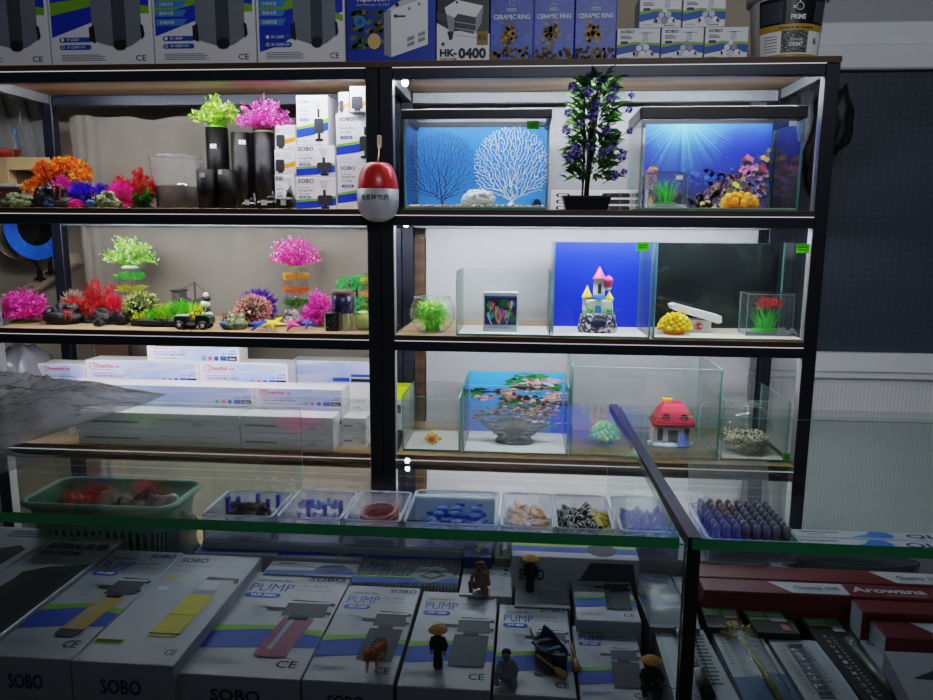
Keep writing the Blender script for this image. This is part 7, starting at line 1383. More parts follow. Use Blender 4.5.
netbox((262, 574), (354, 577), (300, 561.5), .888, 'small SOBO carton with blue device picture behind the WP-3001 carton', mat('device_blue', (70, 84, 130), .5))
netbox((276, 556.5), (362, 560), (330, 537.5), .888, 'small SOBO carton with olive device picture under the green glass edge', mat('device_olive', (130, 146, 80), .5))
netbox((194, 552), (276, 556), (240, 535.5), .888, 'small SOBO carton with dark net picture behind the yellow sponge carton', mat('device_brown', (80, 72, 66), .5))
netbox((350, 583), (457, 588), (410, 562), .888, 'ribbed shrink wrapped SOBO carton, front one of two', mat('device_grey', (120, 130, 130), .5), True)
netbox((366, 560), (462, 562.5), (415, 541), .888, 'ribbed shrink wrapped SOBO carton, rear one of two', mat('device_grey'), True)
for (fl, fr, bk, lab) in (((459, 592), (512, 600), (490, 557.5), 'pale carton under the brown seated figurine'), ((514.5, 606), (571, 609), (540, 574), 'pale carton under the rear fisherman figurine')):
    mb, T, Fr = flat(fl, fr, bk, .888); mb.lines(T, .12, .84, .8, .95, 2, GREY, 2, 1); mb.poly(T, [(.45, .55), (.45, .75), (.95, .78), (.95, .50)], LGREY, 1); mb.disc(T, .86, .66, .03, INK, 2, 8); mb.disc(T, .84, .56, .02, INK, 2, 8); mb.poly(T, [(.4, .12), (.45, .5), (.85, .5), (.85, .12)], SUB, 1); mb.text(T, 'CE', .78, .08, .05, GREY, .14, 0); solo(mb, 'pump_carton', lab, 'carton', 'pale cartons in the middle of the counter')
mb, T, Fr = flat((511.5, 555.5), (640, 561), (560, 541), .945); mb.rect(T, .0, .30, 1, .62, BLUE, 1); mb.rect(T, 0, .62, 1, .9, GREEN, 1); mb.disc(T, .72, .5, .38, PDARK, 2); mb.text(Fr, 'SOBO', .06, .70, .15, NAVY, .20, .02); mb.lines(Fr, .06, .55, .2, .62, 1, GREY, 2); mb.poly(Fr, [(.45, .5), (.62, .95), (.95, .95), (1, .5)], DGREY, 1)
solo(mb, 'pump_carton', 'upright taller SOBO carton behind the rear fisherman figurine', 'carton')
mb, T, Fr = flat((463, 557), (492, 558), (478, 542), .91, m=mat('navy_packet', (34, 46, 110), .35, noise_=.2)); mb.text(T, '+', .35, .3, .4, GREEN, .3, .05); solo(mb, 'filter_packet', 'navy packet with green cross behind the pale carton', 'packet')
mb, T, Fr = flat((494, 558), (510, 558.5), (502, 543), .905, m=mat('olive_packet', (120, 124, 96), .35, noise_=.3)); mb.rect(T, .3, .1, .55, .9, INK, 1); solo(mb, 'filter_packet', 'olive and grey packet right of the navy packet', 'packet')

# ---------------------------------------------------------------- figurines
ZB1 = .8856
def fisher(px, py, z, top, lab, rod=False, sit=False, grp='fisherman figurines with straw hats'):
    q = onZ(px, py, z); zt = onY(px, top, q.y).z; H = zt-z; X, Y = q.x, q.y; rt = root('fisherman_figurine', lab, 'figurine', (X, Y, z), grp); cl_ = mat('robe_black', (20, 20, 22), .7, noise_=.3); sk = mat('figure_skin', (150, 104, 76), .6)
    mb = MB(); s = H
    if not sit:
        mb.lathe([(.10*s, 0), (.115*s, .02*s), (.10*s, .30*s), (.115*s, .50*s), (.125*s, .68*s), (.10*s, .76*s), (.045*s, .80*s), (.045*s, .84*s)], (X, Y, z), cl_, 14, sy=.75)
        mb.tube([(X-.11*s, Y, z+.73*s), (X-.16*s, Y-.02*s, z+.58*s), (X-.14*s, Y-.09*s, z+.46*s)], [.05*s, .045*s, .035*s], cl_, 8); mb.tube([(X+.11*s, Y, z+.73*s), (X+.19*s, Y-.01*s, z+.55*s), (X+.16*s, Y-.07*s, z+.42*s)], [.05*s, .05*s, .035*s], cl_, 8)
        mb.tube([(X-.05*s, Y-.10*s, z+.012*s), (X-.05*s, Y+.02*s, z+.02*s)], .03*s, cl_, 6); mb.tube([(X+.05*s, Y-.10*s, z+.012*s), (X+.05*s, Y+.02*s, z+.02*s)], .03*s, cl_, 6)
        hz_, hands = .88, ((X-.14*s, Y-.11*s, z+.44*s), (X+.16*s, Y-.09*s, z+.40*s))
    else:
        mb.ell((X, Y, z+.17*s), (.24*s, .22*s, .17*s), cl_, 14, 8); mb.tube([(X-.1*s, Y, z+.13*s), (X-.2*s, Y-.26*s, z+.22*s), (X-.17*s, Y-.36*s, z+.04*s)], [.11*s, .09*s, .06*s], cl_, 8); mb.tube([(X+.1*s, Y, z+.13*s), (X+.2*s, Y-.26*s, z+.22*s), (X+.17*s, Y-.36*s, z+.04*s)], [.11*s, .09*s, .06*s], cl_, 8)
        mb.lathe([(.2*s, .10*s), (.21*s, .3*s), (.19*s, .55*s), (.1*s, .64*s), (.07*s, .70*s)], (X, Y, z), cl_, 14, sy=.75); mb.tube([(X-.17*s, Y, z+.56*s), (X-.26*s, Y-.1*s, z+.40*s), (X-.05*s, Y-.25*s, z+.36*s)], [.07*s, .06*s, .045*s], cl_, 8); mb.tube([(X+.17*s, Y, z+.56*s), (X+.28*s, Y-.1*s, z+.40*s), (X+.2*s, Y-.26*s, z+.36*s)], [.07*s, .06*s, .045*s], cl_, 8); hz_, hands = .78, ((X-.03*s, Y-.28*s, z+.36*s), (X+.2*s, Y-.29*s, z+.36*s))
    remesh(part(mb, 'robed_body', rt), s*.022)
    mb = MB(); hr_ = (.058 if not sit else .095)*s; mb.ell((X, Y-.01*s, z+hz_*s), (hr_, hr_*1.05, hr_*1.2), sk, 12, 9); mb.ell((X, Y-.01*s-hr_, z+hz_*s-.1*hr_), (hr_*.2, hr_*.25, hr_*.2), sk, 6, 4)
    for e in (-1, 1): mb.ell((X+e*hr_*.38, Y-.01*s-hr_*.9, z+hz_*s+.15*hr_), hr_*.12, INK, 6, 4)
    mb.ell((X, Y-.01*s-hr_*.92, z+hz_*s-.5*hr_), (hr_*.3, hr_*.1, hr_*.07), mat('lip_brown', (100, 54, 44), .6), 6, 4)
    part(mb, 'head', rt, 'tanned face under the hat'); mb = MB()
    for h_ in hands:
        mb.ell(h_, (.026*s, .03*s, .034*s), sk, 8, 6)
        for f_ in range(4): mb.tube([(h_[0]+(-.018+.012*f_)*s, h_[1]-.012*s, h_[2]-.02*s), (h_[0]+(-.018+.012*f_)*s, h_[1]-.03*s, h_[2]-(.045-.004*abs(f_-1))*s)], .0065*s, sk, 5)
        mb.tube([(h_[0]+.024*s, h_[1]-.008*s, h_[2]), (h_[0]+.04*s, h_[1]-.022*s, h_[2]-.02*s)], .0065*s, sk, 5)
    part(mb, 'hands', rt)
    mb = MB(); hw2 = (.22 if not sit else .25)*s; hh = (hz_+.03)*s; mb.lathe([(hw2, hh), (hw2*.75, hh+.05*s), (hw2*.35, hh+.095*s), (0, hh+.115*s)], (X, Y-.01*s, z), mat('straw_hat', (206, 158, 84), .7, noise_=.2, scale=300), 18, caps=False); mb.lathe([(hw2, hh), (0, hh+.10*s)], (X, Y-.01*s, z), mat('straw_hat'), 18, caps=False); part(mb, 'straw_hat', rt, 'round straw hat')
    if rod: mb = MB(); h_ = hands[1]; mb.tube([(h_[0]-.1*s, h_[1]+.1*s, h_[2]+.1*s), h_, (h_[0]+.9*s, h_[1]-.2*s, h_[2]-.15*s)], [.012*s, .012*s, .004*s], mat('rod_dark', (36, 34, 34), .5), 5); part(mb, 'fishing_rod', rt)
    return rt
fisher(438, 667, ZB1, 626, 'standing fisherman figurine in black robe and straw hat, on the carton left of the boat')
fisher(530, 591, .8886, 555, 'standing fisherman figurine in black robe and straw hat, on the rear pale carton')
fisher(650, 690, ZB1, 653, 'seated fisherman figurine with rod beside the black counter post', True, True)
# tiger
q = onZ(374, 668, ZB1); X, Y, z = q.x, q.y, ZB1; s = onY(375, 642, q.y).z-z
rt = root('tiger_figurine', 'small orange tiger figurine standing on the pump carton', 'figurine', (X, Y, z)); tg = ramp_mat('tiger_coat', [(0, (190, 180, 166)), (.35, (200, 150, 100)), (.6, (190, 106, 44)), (1, (176, 92, 36))], 'Z', .35, 6, .6); mb = MB()
mb.tube([(X-.02*s, Y-.26*s, z+.66*s), (X+.06*s, Y+.0*s, z+.68*s), (X+.16*s, Y+.40*s, z+.66*s), (X+.18*s, Y+.62*s, z+.62*s)], [.2*s, .21*s, .19*s, .15*s], tg, 12)
mb.ell((X-.10*s, Y-.48*s, z+.80*s), (.165*s, .17*s, .165*s), tg, 12, 9); mb.ell((X-.13*s, Y-.64*s, z+.74*s), (.09*s, .09*s, .075*s), tg, 10, 7); mb.tube([(X-.03*s, Y-.22*s, z+.7*s), (X-.09*s, Y-.44*s, z+.78*s)], [.17*s, .13*s], tg, 10)
for e in (-1, 1): mb.ell((X-.10*s+e*.11*s, Y-.44*s, z+.95*s), (.045*s, .03*s, .05*s), tg, 8, 6)
for (dx, dy, kx) in ((-.15, -.24, -.04), (.13, -.20, .03)): mb.tube([(X+dx*s, Y+dy*s, z+.62*s), (X+(dx+kx*.5)*s, Y+(dy-.03)*s, z+.32*s), (X+(dx+kx)*s, Y+(dy-.03)*s, z+.06*s), (X+(dx+kx)*s, Y+(dy-.12)*s, z+.04*s)], [.09*s, .065*s, .055*s, .05*s], tg, 8)
for dx in (.06, .30): mb.tube([(X+dx*s, Y+.55*s, z+.58*s), (X+dx*s, Y+.46*s, z+.38*s), (X+dx*s, Y+.64*s, z+.22*s), (X+dx*s, Y+.58*s, z+.06*s), (X+dx*s, Y+.48*s, z+.04*s)], [.12*s, .085*s, .06*s, .05*s, .05*s], tg, 8)
mb.tube([(X+.18*s, Y+.72*s, z+.64*s), (X+.24*s, Y+.92*s, z+.50*s), (X+.26*s, Y+1.0*s, z+.25*s)], [.05*s, .04*s, .03*s], tg, 7); remesh(part(mb, 'tiger_body', rt), s*.03)
mb = MB()
for e in (-1, 1): mb.ell((X-.13*s+e*.06*s, Y-.625*s, z+.84*s), .022*s, INK, 6, 5)
mb.ell((X-.14*s, Y-.73*s, z+.77*s), (.03*s, .02*s, .022*s), mat('nose_pink', (120, 60, 56), .5), 6, 5); part(mb, 'face_marks', rt, 'dark eyes and nose')
mb = MB()
for i in range(5):
    c = (X+(.02+.03*i)*s, Y+(-.15+.17*i)*s, z+.68*s); mb.tube([(c[0]+.205*s*cos(t), c[1]+.02*s*sin(3*t), c[2]+.205*s*sin(t)) for t in [.2+j*.27 for j in range(11)]], .014*s, mat('tiger_stripe', (70, 40, 24), .6), 4)
part(mb, 'stripes', rt, 'dark stripes')
# seated brown and grey figurines
def sitter(px, py, z, top, lab, skin, robe, name, drape=False):
    q = onZ(px, py, z); s = onY(px, top, q.y).z-z; X, Y = q.x, q.y; rt = root(name, lab, 'figurine', (X, Y, z)); mb = MB()
    mb.tube([(X, Y, z+.14*s), (X+.02*s, Y+.04*s, z+.40*s), (X, Y-.02*s, z+.66*s)], [.24*s, .2*s, .15*s], robe, 12); mb.ell((X-.03*s, Y-.08*s, z+.83*s), (.125*s, .135*s, .15*s), robe, 12, 9); mb.tube([(X, Y-.02*s, z+.62*s), (X-.02*s, Y-.05*s, z+.78*s)], [.1*s, .08*s], robe, 8)
    mb.tube([(X-.12*s, Y-.04*s, z+.16*s), (X-.30*s, Y-.24*s, z+.34*s), (X-.27*s, Y-.30*s, z+.05*s)], [.13*s, .1*s, .07*s], robe, 8); mb.tube([(X+.12*s, Y-.04*s, z+.14*s), (X+.20*s, Y-.34*s, z+.20*s), (X+.22*s, Y-.46*s, z+.05*s)], [.13*s, .09*s, .06*s], robe, 8)
    mb.tube([(X-.15*s, Y, z+.62*s), (X-.27*s, Y-.1*s, z+.46*s), (X-.27*s, Y-.24*s, z+.38*s)], [.075*s, .065*s, .05*s], robe, 8); mb.tube([(X+.15*s, Y, z+.62*s), (X+.26*s, Y-.06*s, z+.40*s), (X+.22*s, Y-.22*s, z+.26*s)], [.075*s, .065*s, .05*s], robe, 8)
    if drape: mb.tube([(X+.02*s, Y+.10*s, z+.90*s), (X+.14*s, Y+.18*s, z+.55*s), (X+.22*s, Y+.2*s, z+.08*s)], [.11*s, .15*s, .12*s], robe, 8)
    remesh(part(mb, 'figure_body', rt), s*.028); mb = MB()
    for e in (-1, 1): mb.ell((X-.03*s+e*.05*s, Y-.205*s, z+.86*s), .018*s, INK, 6, 4)
    mb.ell((X-.03*s, Y-.215*s, z+.81*s), (.022*s, .03*s, .03*s), skin, 6, 5); mb.ell((X-.03*s, Y-.19*s, z+.74*s), (.04*s, .02*s, .012*s), INK, 6, 4); part(mb, 'face', rt)
    mb = MB(); mb.ell((X-.03*s, Y-.05*s, z+.90*s), (.135*s, .13*s, .10*s), skin, 12, 8); part(mb, 'hair', rt, 'darker cap of hair'); return rt
sitter(480, 590, .8886, 561, 'brown seated figurine leaning on the pale carton', mat('figure_umber', (84, 58, 44), .7), mat('figure_brown', (130, 104, 88), .7, noise_=.3, scale=150), 'seated_figurine', True)
sitter(507, 681, ZB1, 648, 'grey seated figurine with dark hair on the carton left of the boat', mat('figure_charcoal', (48, 50, 54), .7), mat('figure_grey', (140, 146, 152), .7, noise_=.25, scale=150), 'seated_figurine')
# boat
q = onZ(551, 658, ZB1); X, Y, z = q.x, q.y, ZB1+.0005; Lb = .085; wb_ = .021; hb2 = .02; rt = root('rowing_boat', 'small dark blue rowing boat with thwarts lying on a pump carton', 'boat', (X, Y, z)); bl = mat('boat_blue', (24, 56, 84), .4, coat=.2, noise_=.2); mb = MB(); i0 = mb.mark(); vs = []; N = 11
for i in range(N):
    t = i/(N-1); w = wb_*(sin(pi*(.16+.84*t)))**.7 if t < 1 else .0008; w = max(w, .0008); x = -Lb/2+Lb*t; zz_ = hb2*(1+.35*(2*t-1)**2)
    for (a, b) in ((-1, 1), (-.75, .35), (-.3, .02), (.3, .02), (.75, .35), (1, 1), (.86, .98), (.6, .42), (.25, .16), (-.25, .16), (-.6, .42), (-.86, .98)): vs.append((X+x, Y+w*a, z+zz_*b+ (0 if abs(b) > .5 else .006*(2*t-1)**4)))
M_ = 12
mb.add(vs, [(i*M_+j, i*M_+(j+1) % M_, (i+1)*M_+(j+1) % M_, (i+1)*M_+j) for i in range(N-1) for j in range(M_)]+[tuple(range(M_-1, -1, -1)), tuple((N-1)*M_+j for j in range(M_))], bl); mb.rot(i0, (X, Y, z), rz=radians(-62)); part(mb, 'hull', rt)
mb = MB(); i0 = mb.mark()
for t in (-.28, 0, .24): mb.box(X+Lb*t-.004, X+Lb*t+.004, Y-wb_*.88, Y+wb_*.88, z+hb2*.62, z+hb2*.74, mat('boat_thwart', (44, 80, 104), .5), .0006)
mb.rot(i0, (X, Y, z), rz=radians(-62)); part(mb, 'thwarts', rt)
def oar(p0, p1, lab, name='oar'):
    a, b = p0, p1; d = (b-a); mb = MB(); mb.tube([a, a+d*.62], .0022, mat('oar_wood', (196, 158, 110), .6, noise_=.15), 6); t = d.normalized(); sd = t.cross(Vector((0, 0, 1))).normalized(); mb.tube([a+d*.6, a+d*.7, a+d*.95, b], [.0022, .0052, .0062, .004], mat('oar_wood'), 6); return solo(mb, name, lab, 'oar', 'wooden oars by the boat')
a, b = onZ(537, 655, ZB1+.012), onZ(566, 677, ZB1+.004); oar(a, b, 'pale wooden oar resting across the blue boat')
a, b = onZ(571.5, 643, .889), onZ(576.5, 670, .889); oar(a, b, 'pale wooden oar lying on the carton edge right of the boat')

# ---------------------------------------------------------------- right half: blister cards and red cartons
BLI = glass('blister_shell', (252, 253, 254), haze=.05, refl=2., rough=.06, bump=.3, bscale=40)
def card(fl, fr, bl, br, z, th, lab, m, draw, name='blister_card', grp='hanging cards lying in the counter'):
    """flat pack given by its four corners in the picture, on the plane z"""
    P4 = [onZ(*p_, z) for p_ in (fl, fr, br, bl)]; lo = min(p.y for p in P4); P4 = [Vector((p.x, max(p.y, CY0+.034), p.z)) for p in P4]
    rt = root(name, lab, 'blister pack', ((P4[0].x+P4[1].x)/2, (P4[0].y+P4[2].y)/2, z-th), grp); mb = MB(); mb.prismz([(p.x, p.y) for p in P4], z-th, z, m); part(mb, 'backing_card', rt)
    F = Face(P4[0]+Vector((0, 0, .0004)), P4[1]-P4[0], P4[3]-P4[0]); draw(rt, F); return rt
def shell(rt, F, a0, b0, a1, b1, h_=.012):
    mb = MB(); N = 6; vs = []
    prof = [(0, 0), (.06, .7), (.16, 1), (.84, 1), (.94, .7), (1, 0)]
    for b_, hb in prof:
        for a_, ha in prof: vs.append(F.p(a0+(a1-a0)*a_, b0+(b1-b0)*b_, 0)+F.n*(h_*min(ha, hb)+.0006))
    mb.add(vs, [(i*6+j, i*6+j+1, (i+1)*6+j+1, (i+1)*6+j) for i in range(5) for j in range(5)], BLI, True); part(mb, 'clear_blister', rt, 'clear plastic blister')
def d_brush(rt, F):
    mb = MB(); mb.poly(F, [(0, 0), (1, 0), (1, .34), (.7, .36), (.4, .31), (0, .30)], mat('water_print', (90, 120, 156), .5, noise_=.35, scale=60), 1); mb.text(F, 'CH', .08, .90, .05, DGREY, .2, .02); mb.disc(F, .16, .925, .03, GREY, 1, ra=.12); mb.lines(F, .08, .45, .16, .86, 9, GREY, 2); part(mb, 'print', rt)
    mb = MB(); p = [F.p(a, b, 0)+F.n*.006 for a, b in ((.50, .82), (.54, .6), (.58, .3), (.60, .0))]; mb.tube(p, .0042, mat('brush_handle_lime', (190, 186, 90), .35, trans=.3), 8); c = F.p(.46, .84, 0)+F.n*.007
    rr = rnd(2)
    for i in range(60): mb.tube([c, c+Vector((rr.uniform(-.028, .028), rr.uniform(-.02, .026), rr.uniform(-.003, .006)))], .0012, mat('brush_bristle', (180, 174, 100), .5), 3)
    part(mb, 'brush', rt, 'pale lime cleaning brush'); shell(rt, F, .22, .02, .86, .95, .016)
def d_strip(rt, F):
    mb = MB(); mb.lines(F, .18, .1, .26, .9, 12, GREY, 2); mb.rect(F, .08, .04, .92, .98, mat('card_pale', (176, 180, 186), .5), 1); mb.rect(F, .30, .06, .58, .88, PDARK, 2); 
    for i in range(10): mb.rect(F, .32, .09+.08*i, .56, .10+.08*i, GREY, 3)
    for i in range(14): mb.text(F, ('THERMO')[i % 6], .66, .84-.055*i, .028, DGREY, .06, .01, 3)
    mb.lines(F, .14, .15, .22, .85, 16, GREY, 2); part(mb, 'print', rt); shell(rt, F, .28, .05, .60, .90, .008)
def d_black(rt, F):
    mb = MB(); mb.rect(F, .05, .86, .95, .985, mat('header_green', (92, 150, 84), .5), 1); mb.lines(F, .1, .88, .6, .96, 2, LGREY, 2); mb.rect(F, .62, .80, .90, .88, mat('tag_offwhite', (176, 180, 176), .5), 2)
    for i in range(12): mb.text(F, 'AQUARIUMTOOL'[i], .22, .72-.062*i, .036, LGREY, .10, .02, 2)
    mb.lines(F, .40, .06, .48, .74, 18, GREY, 2); mb.rect(F, .60, .04, .80, .70, DGREY, 2); part(mb, 'print', rt)
    mb = MB(); mb.tube([F.p(.70, .08, 0)+F.n*.006, F.p(.70, .66, 0)+F.n*.006], .005, mat('tool_green', (90, 110, 70), .4), 8); part(mb, 'tool', rt, 'slim green tool'); shell(rt, F, .58, .03, .84, .74, .012)
def d_header(rt, F):
    mb = MB(); mb.rect(F, .02, .55, .98, .97, mat('header_green'), 1); mb.rect(F, .55, .5, .92, .85, mat('tag_offwhite'), 2); mb.lines(F, .08, .6, .5, .9, 3, LGREY, 2); mb.lines(F, .05, .1, .6, .45, 3, DGREY, 2); mb.rect(F, .68, .12, .86, .36, mat('salmon_tag', (190, 110, 90), .5), 2); part(mb, 'print', rt)
def d_tool(rt, F):
    mb = MB(); mb.lines(F, .62, .2, .86, .9, 14, mat('teal_ink', (70, 110, 110), .5), 2); mb.rect(F, .1, .06, .5, .94, LGREY, 1); part(mb, 'print', rt); mb = MB(); mb.tube([F.p(.42, .9, 0)+F.n*.008, F.p(.48, .3, 0)+F.n*.008], .007, mat('tool_grey', (110, 112, 112), .4), 8); mb.tube([F.p(.48, .3, 0)+F.n*.008, F.p(.50, .02, 0)+F.n*.008], .010, BLACK, 8); part(mb, 'tool', rt, 'grey handled tool'); shell(rt, F, .3, .02, .66, .95, .018)
def d_bag(rt, F):
    mb = MB(); mb.rect(F, .05, .35, .95, .55, mat('bag_blue', (84, 100, 140), .5, noise_=.3), 1); mb.lines(F, .5, .7, .9, .92, 6, DGREY, 2); mb.disc(F, .4, .62, .1, mat('bag_olive', (120, 124, 110), .5), 2); mb.disc(F, .7, .5, .08, GREY, 2); part(mb, 'print', rt); shell(rt, F, .04, .04, .96, .96, .014)
CARDW = mat('card_white', (186, 190, 194), .5, noise_=.03); CARDK = mat('card_black', (26, 30, 32), .4); CARDG = mat('card_grey', (122, 128, 136), .45, noise_=.2)
card((650, 627), (700, 629), (628, 571), (690, 578), .885, .085, 'grey printed pouch in clear film left of the black post', CARDG, d_bag, 'pouch', 'pouches and cards by the black post')
card((676, 704), (742, 704), (653, 628), (703, 630), .875, .075, 'white card with grey handled tool just right of the black post', CARDW, d_tool)
card((708, 627), (745, 629), (701, 607), (736, 609), .885, .085, 'black card with green header above the brush card', CARDK, d_header)
card((746, 704), (803, 704), (709, 626.5), (757, 628), .875, .075, 'white card with lime cleaning brush and blue water print', CARDW, d_brush)
card((758, 632), (800, 634), (741, 610), (788, 612.5), .885, .085, 'black card with green header behind the thermometer card', CARDK, d_header)
card((808, 704), (862, 704), (768, 639.5), (819, 641), .875, .075, 'white card with grey thermometer strip', CARDW, d_strip)
card((866, 704), (912, 704), (799, 617.5), (846, 619.5), .877, .077, 'black card with slim green tool and column of white letters', CARDK, d_black)
for (fl, fr, bl, br, z, lab) in (((885, 680), (950, 680), (860, 640), (940, 642), .885, 'pale grey carton under the lamp carton at the right edge'),):
    P4 = [onZ(*p_, z) for p_ in (fl, fr, br, bl)]; mb = MB(); mb.prismz([(p.x, p.y) for p in P4], ZI, z, PRN); F = Face(P4[0]+Vector((0, 0, .0003)), P4[1]-P4[0], P4[3]-P4[0]); mb.disc(F, .16, .92, .07, NAVY, 1); mb.disc(F, .16, .92, .045, PRN, 2); mb.lines(F, .24, .88, .5, .96, 1, NAVY, 2); mb.lines(F, .2, .74, .7, .84, 1, BLUE, 2); solo(mb, 'lamp_carton', lab, 'carton')
P4 = [onZ(*p_, .915) for p_ in ((912, 704), (990, 704), (970, 655), (884, 651))]; mb = MB(); mb.prismz([(p.x, max(p.y, .88)) for p in P4], .886, .915, PRN); F = Face(P4[0]+Vector((0, 0, .0003)), P4[1]-P4[0], P4[3]-P4[0]); mb.poly(F, [(.2, .45), (.6, .62), (1, .62), (1, .42), (.6, .4)], PDARK, 1); solo(mb, 'lamp_carton', 'pale carton with dark lamp picture at the right edge, on top of another', 'carton')
REDC = mat('maroon_card', (118, 34, 42), .45, coat=.15, noise_=.05)
def redbox(x0p, x1, yb_, yf_, z0, z1, lab, label_at=None, word=None, whiteend=False):
    x0 = x0p; mb = MB(); mb.box(x0, x1, yf_, yb_, z0, z1, REDC, .0012, {('x', -1): LGREY} if whiteend else None); T = Face((x0, yf_, z1), (x1-x0, 0, 0), (0, yb_-yf_, 0)); w = x1-x0
    if label_at:
        a = (label_at-x0)/w; d_ = .112/w; mb.poly(T, [(a+.02/w, .10), (a+d_, .10), (a+d_, .90), (a-.01/w, .90)], LGREY, 1); mb.text(T, 'Chuanhui', a+.028/w, .36, .28, INK, .045/w, .02, 2); mb.text(T, '创辉', a+.078/w, .36, .28, DGREY, .024/w, .01, 2); mb.lines(T, a+.03/w, .22, a+.09/w, .28, 1, GREY, 2)
    if word: a = (word-x0)/w; mb.text(T, 'Arowana', a, .34, .40, LGREY, .118/w, .03, 2); mb.text(T, '十', a+.130/w, .28, .5, LGREY, .028/w, .02, 2); mb.lines(T, a+.05/w, .16, a+.118/w, .22, 1, LGREY, 2)
    return solo(mb, 'red_carton', lab, 'carton', 'maroon light cartons in the counter')
zr = .915; Bf = onZ(704, 590, zr); Bb = onZ(704, 577.5, zr); Af = onZ(704, 576, zr+.0); Ab = onZ(704, 563.5, zr)
la = onZ(773, 582, zr).x; wa = onZ(846, 584, zr).x; lb = onZ(874, 572, zr).x
redbox(Bf.x, 1.15, Bb.y, Bf.y, ZI, zr, 'long maroon carton with white label reading Arowana', la, wa)
redbox(Bf.x-.004, 1.15, Ab.y, Bb.y+.004, ZI, zr, 'long maroon carton behind the one reading Arowana', lb)
zc_ = .925; Cb = onZ(851.5, 599, zc_); Cf = onZ(866, 613, zc_)
redbox(Cb.x, 1.12, Cb.y, Cf.y+.003, ZI, zc_, 'shorter maroon carton with pale end, rear one of the stepped pair', None, None, True)
zd = .915; Db = onZ(866, 614.5, zd); Df = onZ(882, 637, zd); redbox(Db.x, 1.10, min(Db.y, Cf.y), Df.y, ZI, zd, 'shorter maroon carton with pale end, front one of the stepped pair', onZ(915, 622, zd).x, None, True)

# ---------------------------------------------------------------- back row: basket, clear trays, lamp cartons
# mint green basket
zr_, zf_ = .985, ZI
A, B = onZ(52, 478, zr_), onZ(206, 484, zr_); C_ = onZ(24, 507, zr_); D_ = onZ(170, 509, zr_)
bx0, bx1 = (C_.x+A.x)/2+.005, (B.x+D_.x)/2-.002; by0_, by1_ = (C_.y+D_.y)/2, min((A.y+B.y)/2, CY1-.055)
bm2 = mat('mint_plastic', (96, 150, 126), .4, noise_=.05)
rt = root('basket', 'mint green slotted plastic basket of packed bags inside the counter at the left', 'basket', ((bx0+bx1)/2, (by0_+by1_)/2, ZI))
def rrect(x0, x1, y0, y1, r, n=5):
    out_ = []
    for cx_, cy_, a0 in ((x1-r, y0+r, -pi/2), (x1-r, y1-r, 0), (x0+r, y1-r, pi/2), (x0+r, y0+r, pi)): out_ += [(cx_+r*cos(a0+pi/2*i/n), cy_+r*sin(a0+pi/2*i/n)) for i in range(n+1)]
    return out_
top_ = rrect(bx0, bx1, by0_, by1_, .03); mid_ = rrect(bx0+.006, bx1-.006, by0_+.006, by1_-.006, .028); bot_ = rrect(bx0+.03, bx1-.03, by0_+.03, by1_-.03, .02)
mb = MB(); mb.tube([(x, y, zr_) for x, y in top_], .0065, bm2, 6, closed=True); part(mb, 'rim', rt)
mb = MB(); n = len(top_); H1 = zr_-ZI
mb.prismz(bot_, ZI, ZI+.004, bm2)
def ringz(t, ins=0): return [(b[0]+(m_[0]-b[0])*t, b[1]+(m_[1]-b[1])*t, ZI+H1*t) for b, m_ in zip(bot_, mid_)]
for t0_, t1_ in ((0, .12), (.72, 1.0)): a = ringz(t0_); b = ringz(t1_); mb.add(a+b, [(i, (i+1) % n, n+(i+1) % n, n+i) for i in range(n)], bm2)
import itertools
peri = ringz(.12); per2 = ringz(.72); 
for i in range(n):
    p0, p1, q0_, q1_ = Vector(peri[i]), Vector(peri[(i+1) % n]), Vector(per2[i]), Vector(per2[(i+1) % n]); L_ = (q1_-q0_).length; k = max(1, int(L_/.014))
    for j in range(k):
        a, b = j/k, (j+.5)/k; mb.add([p0+(p1-p0)*a, p0+(p1-p0)*b, q0_+(q1_-q0_)*b, q0_+(q1_-q0_)*a], [(0, 1, 2, 3)], bm2)
part(mb, 'slotted_wall', rt)
rr = rnd(88)
FILMD = film('packed_dark_film', (70, 68, 66), .12, 1., 42, .2); PCLR = film('packed_clear_film', (170, 172, 174), .45, 1., 40, .15)
for i, (u, v, r_, m_, lab) in enumerate(((.24, .52, .07, FILMD, 'dark plastic packet at the left in the mint basket'), (.45, .62, .07, PCLR, 'crinkled clear packet in the middle of the mint basket'), (.60, .48, .065, FILMD, 'grey packet at the front of the mint basket'), (.80, .58, .07, PCLR, 'crinkled clear packet at the right in the mint basket'), (.33, .75, .06, FILMD, 'dark plastic packet at the back of the mint basket'), (.68, .74, .055, FILMD, 'dark packet behind the clear ones in the mint basket'))):
    mb = MB(); c = (bx0+(bx1-bx0)*u, by0_+(by1_-by0_)*v, ZI+.105); crumple(mb, c, (r_*.9, r_*.62, .07), m_, 21+i, 30, 20, .28, 2.5); solo(mb, 'packed_bag', lab, 'bag', 'packets in the mint basket')
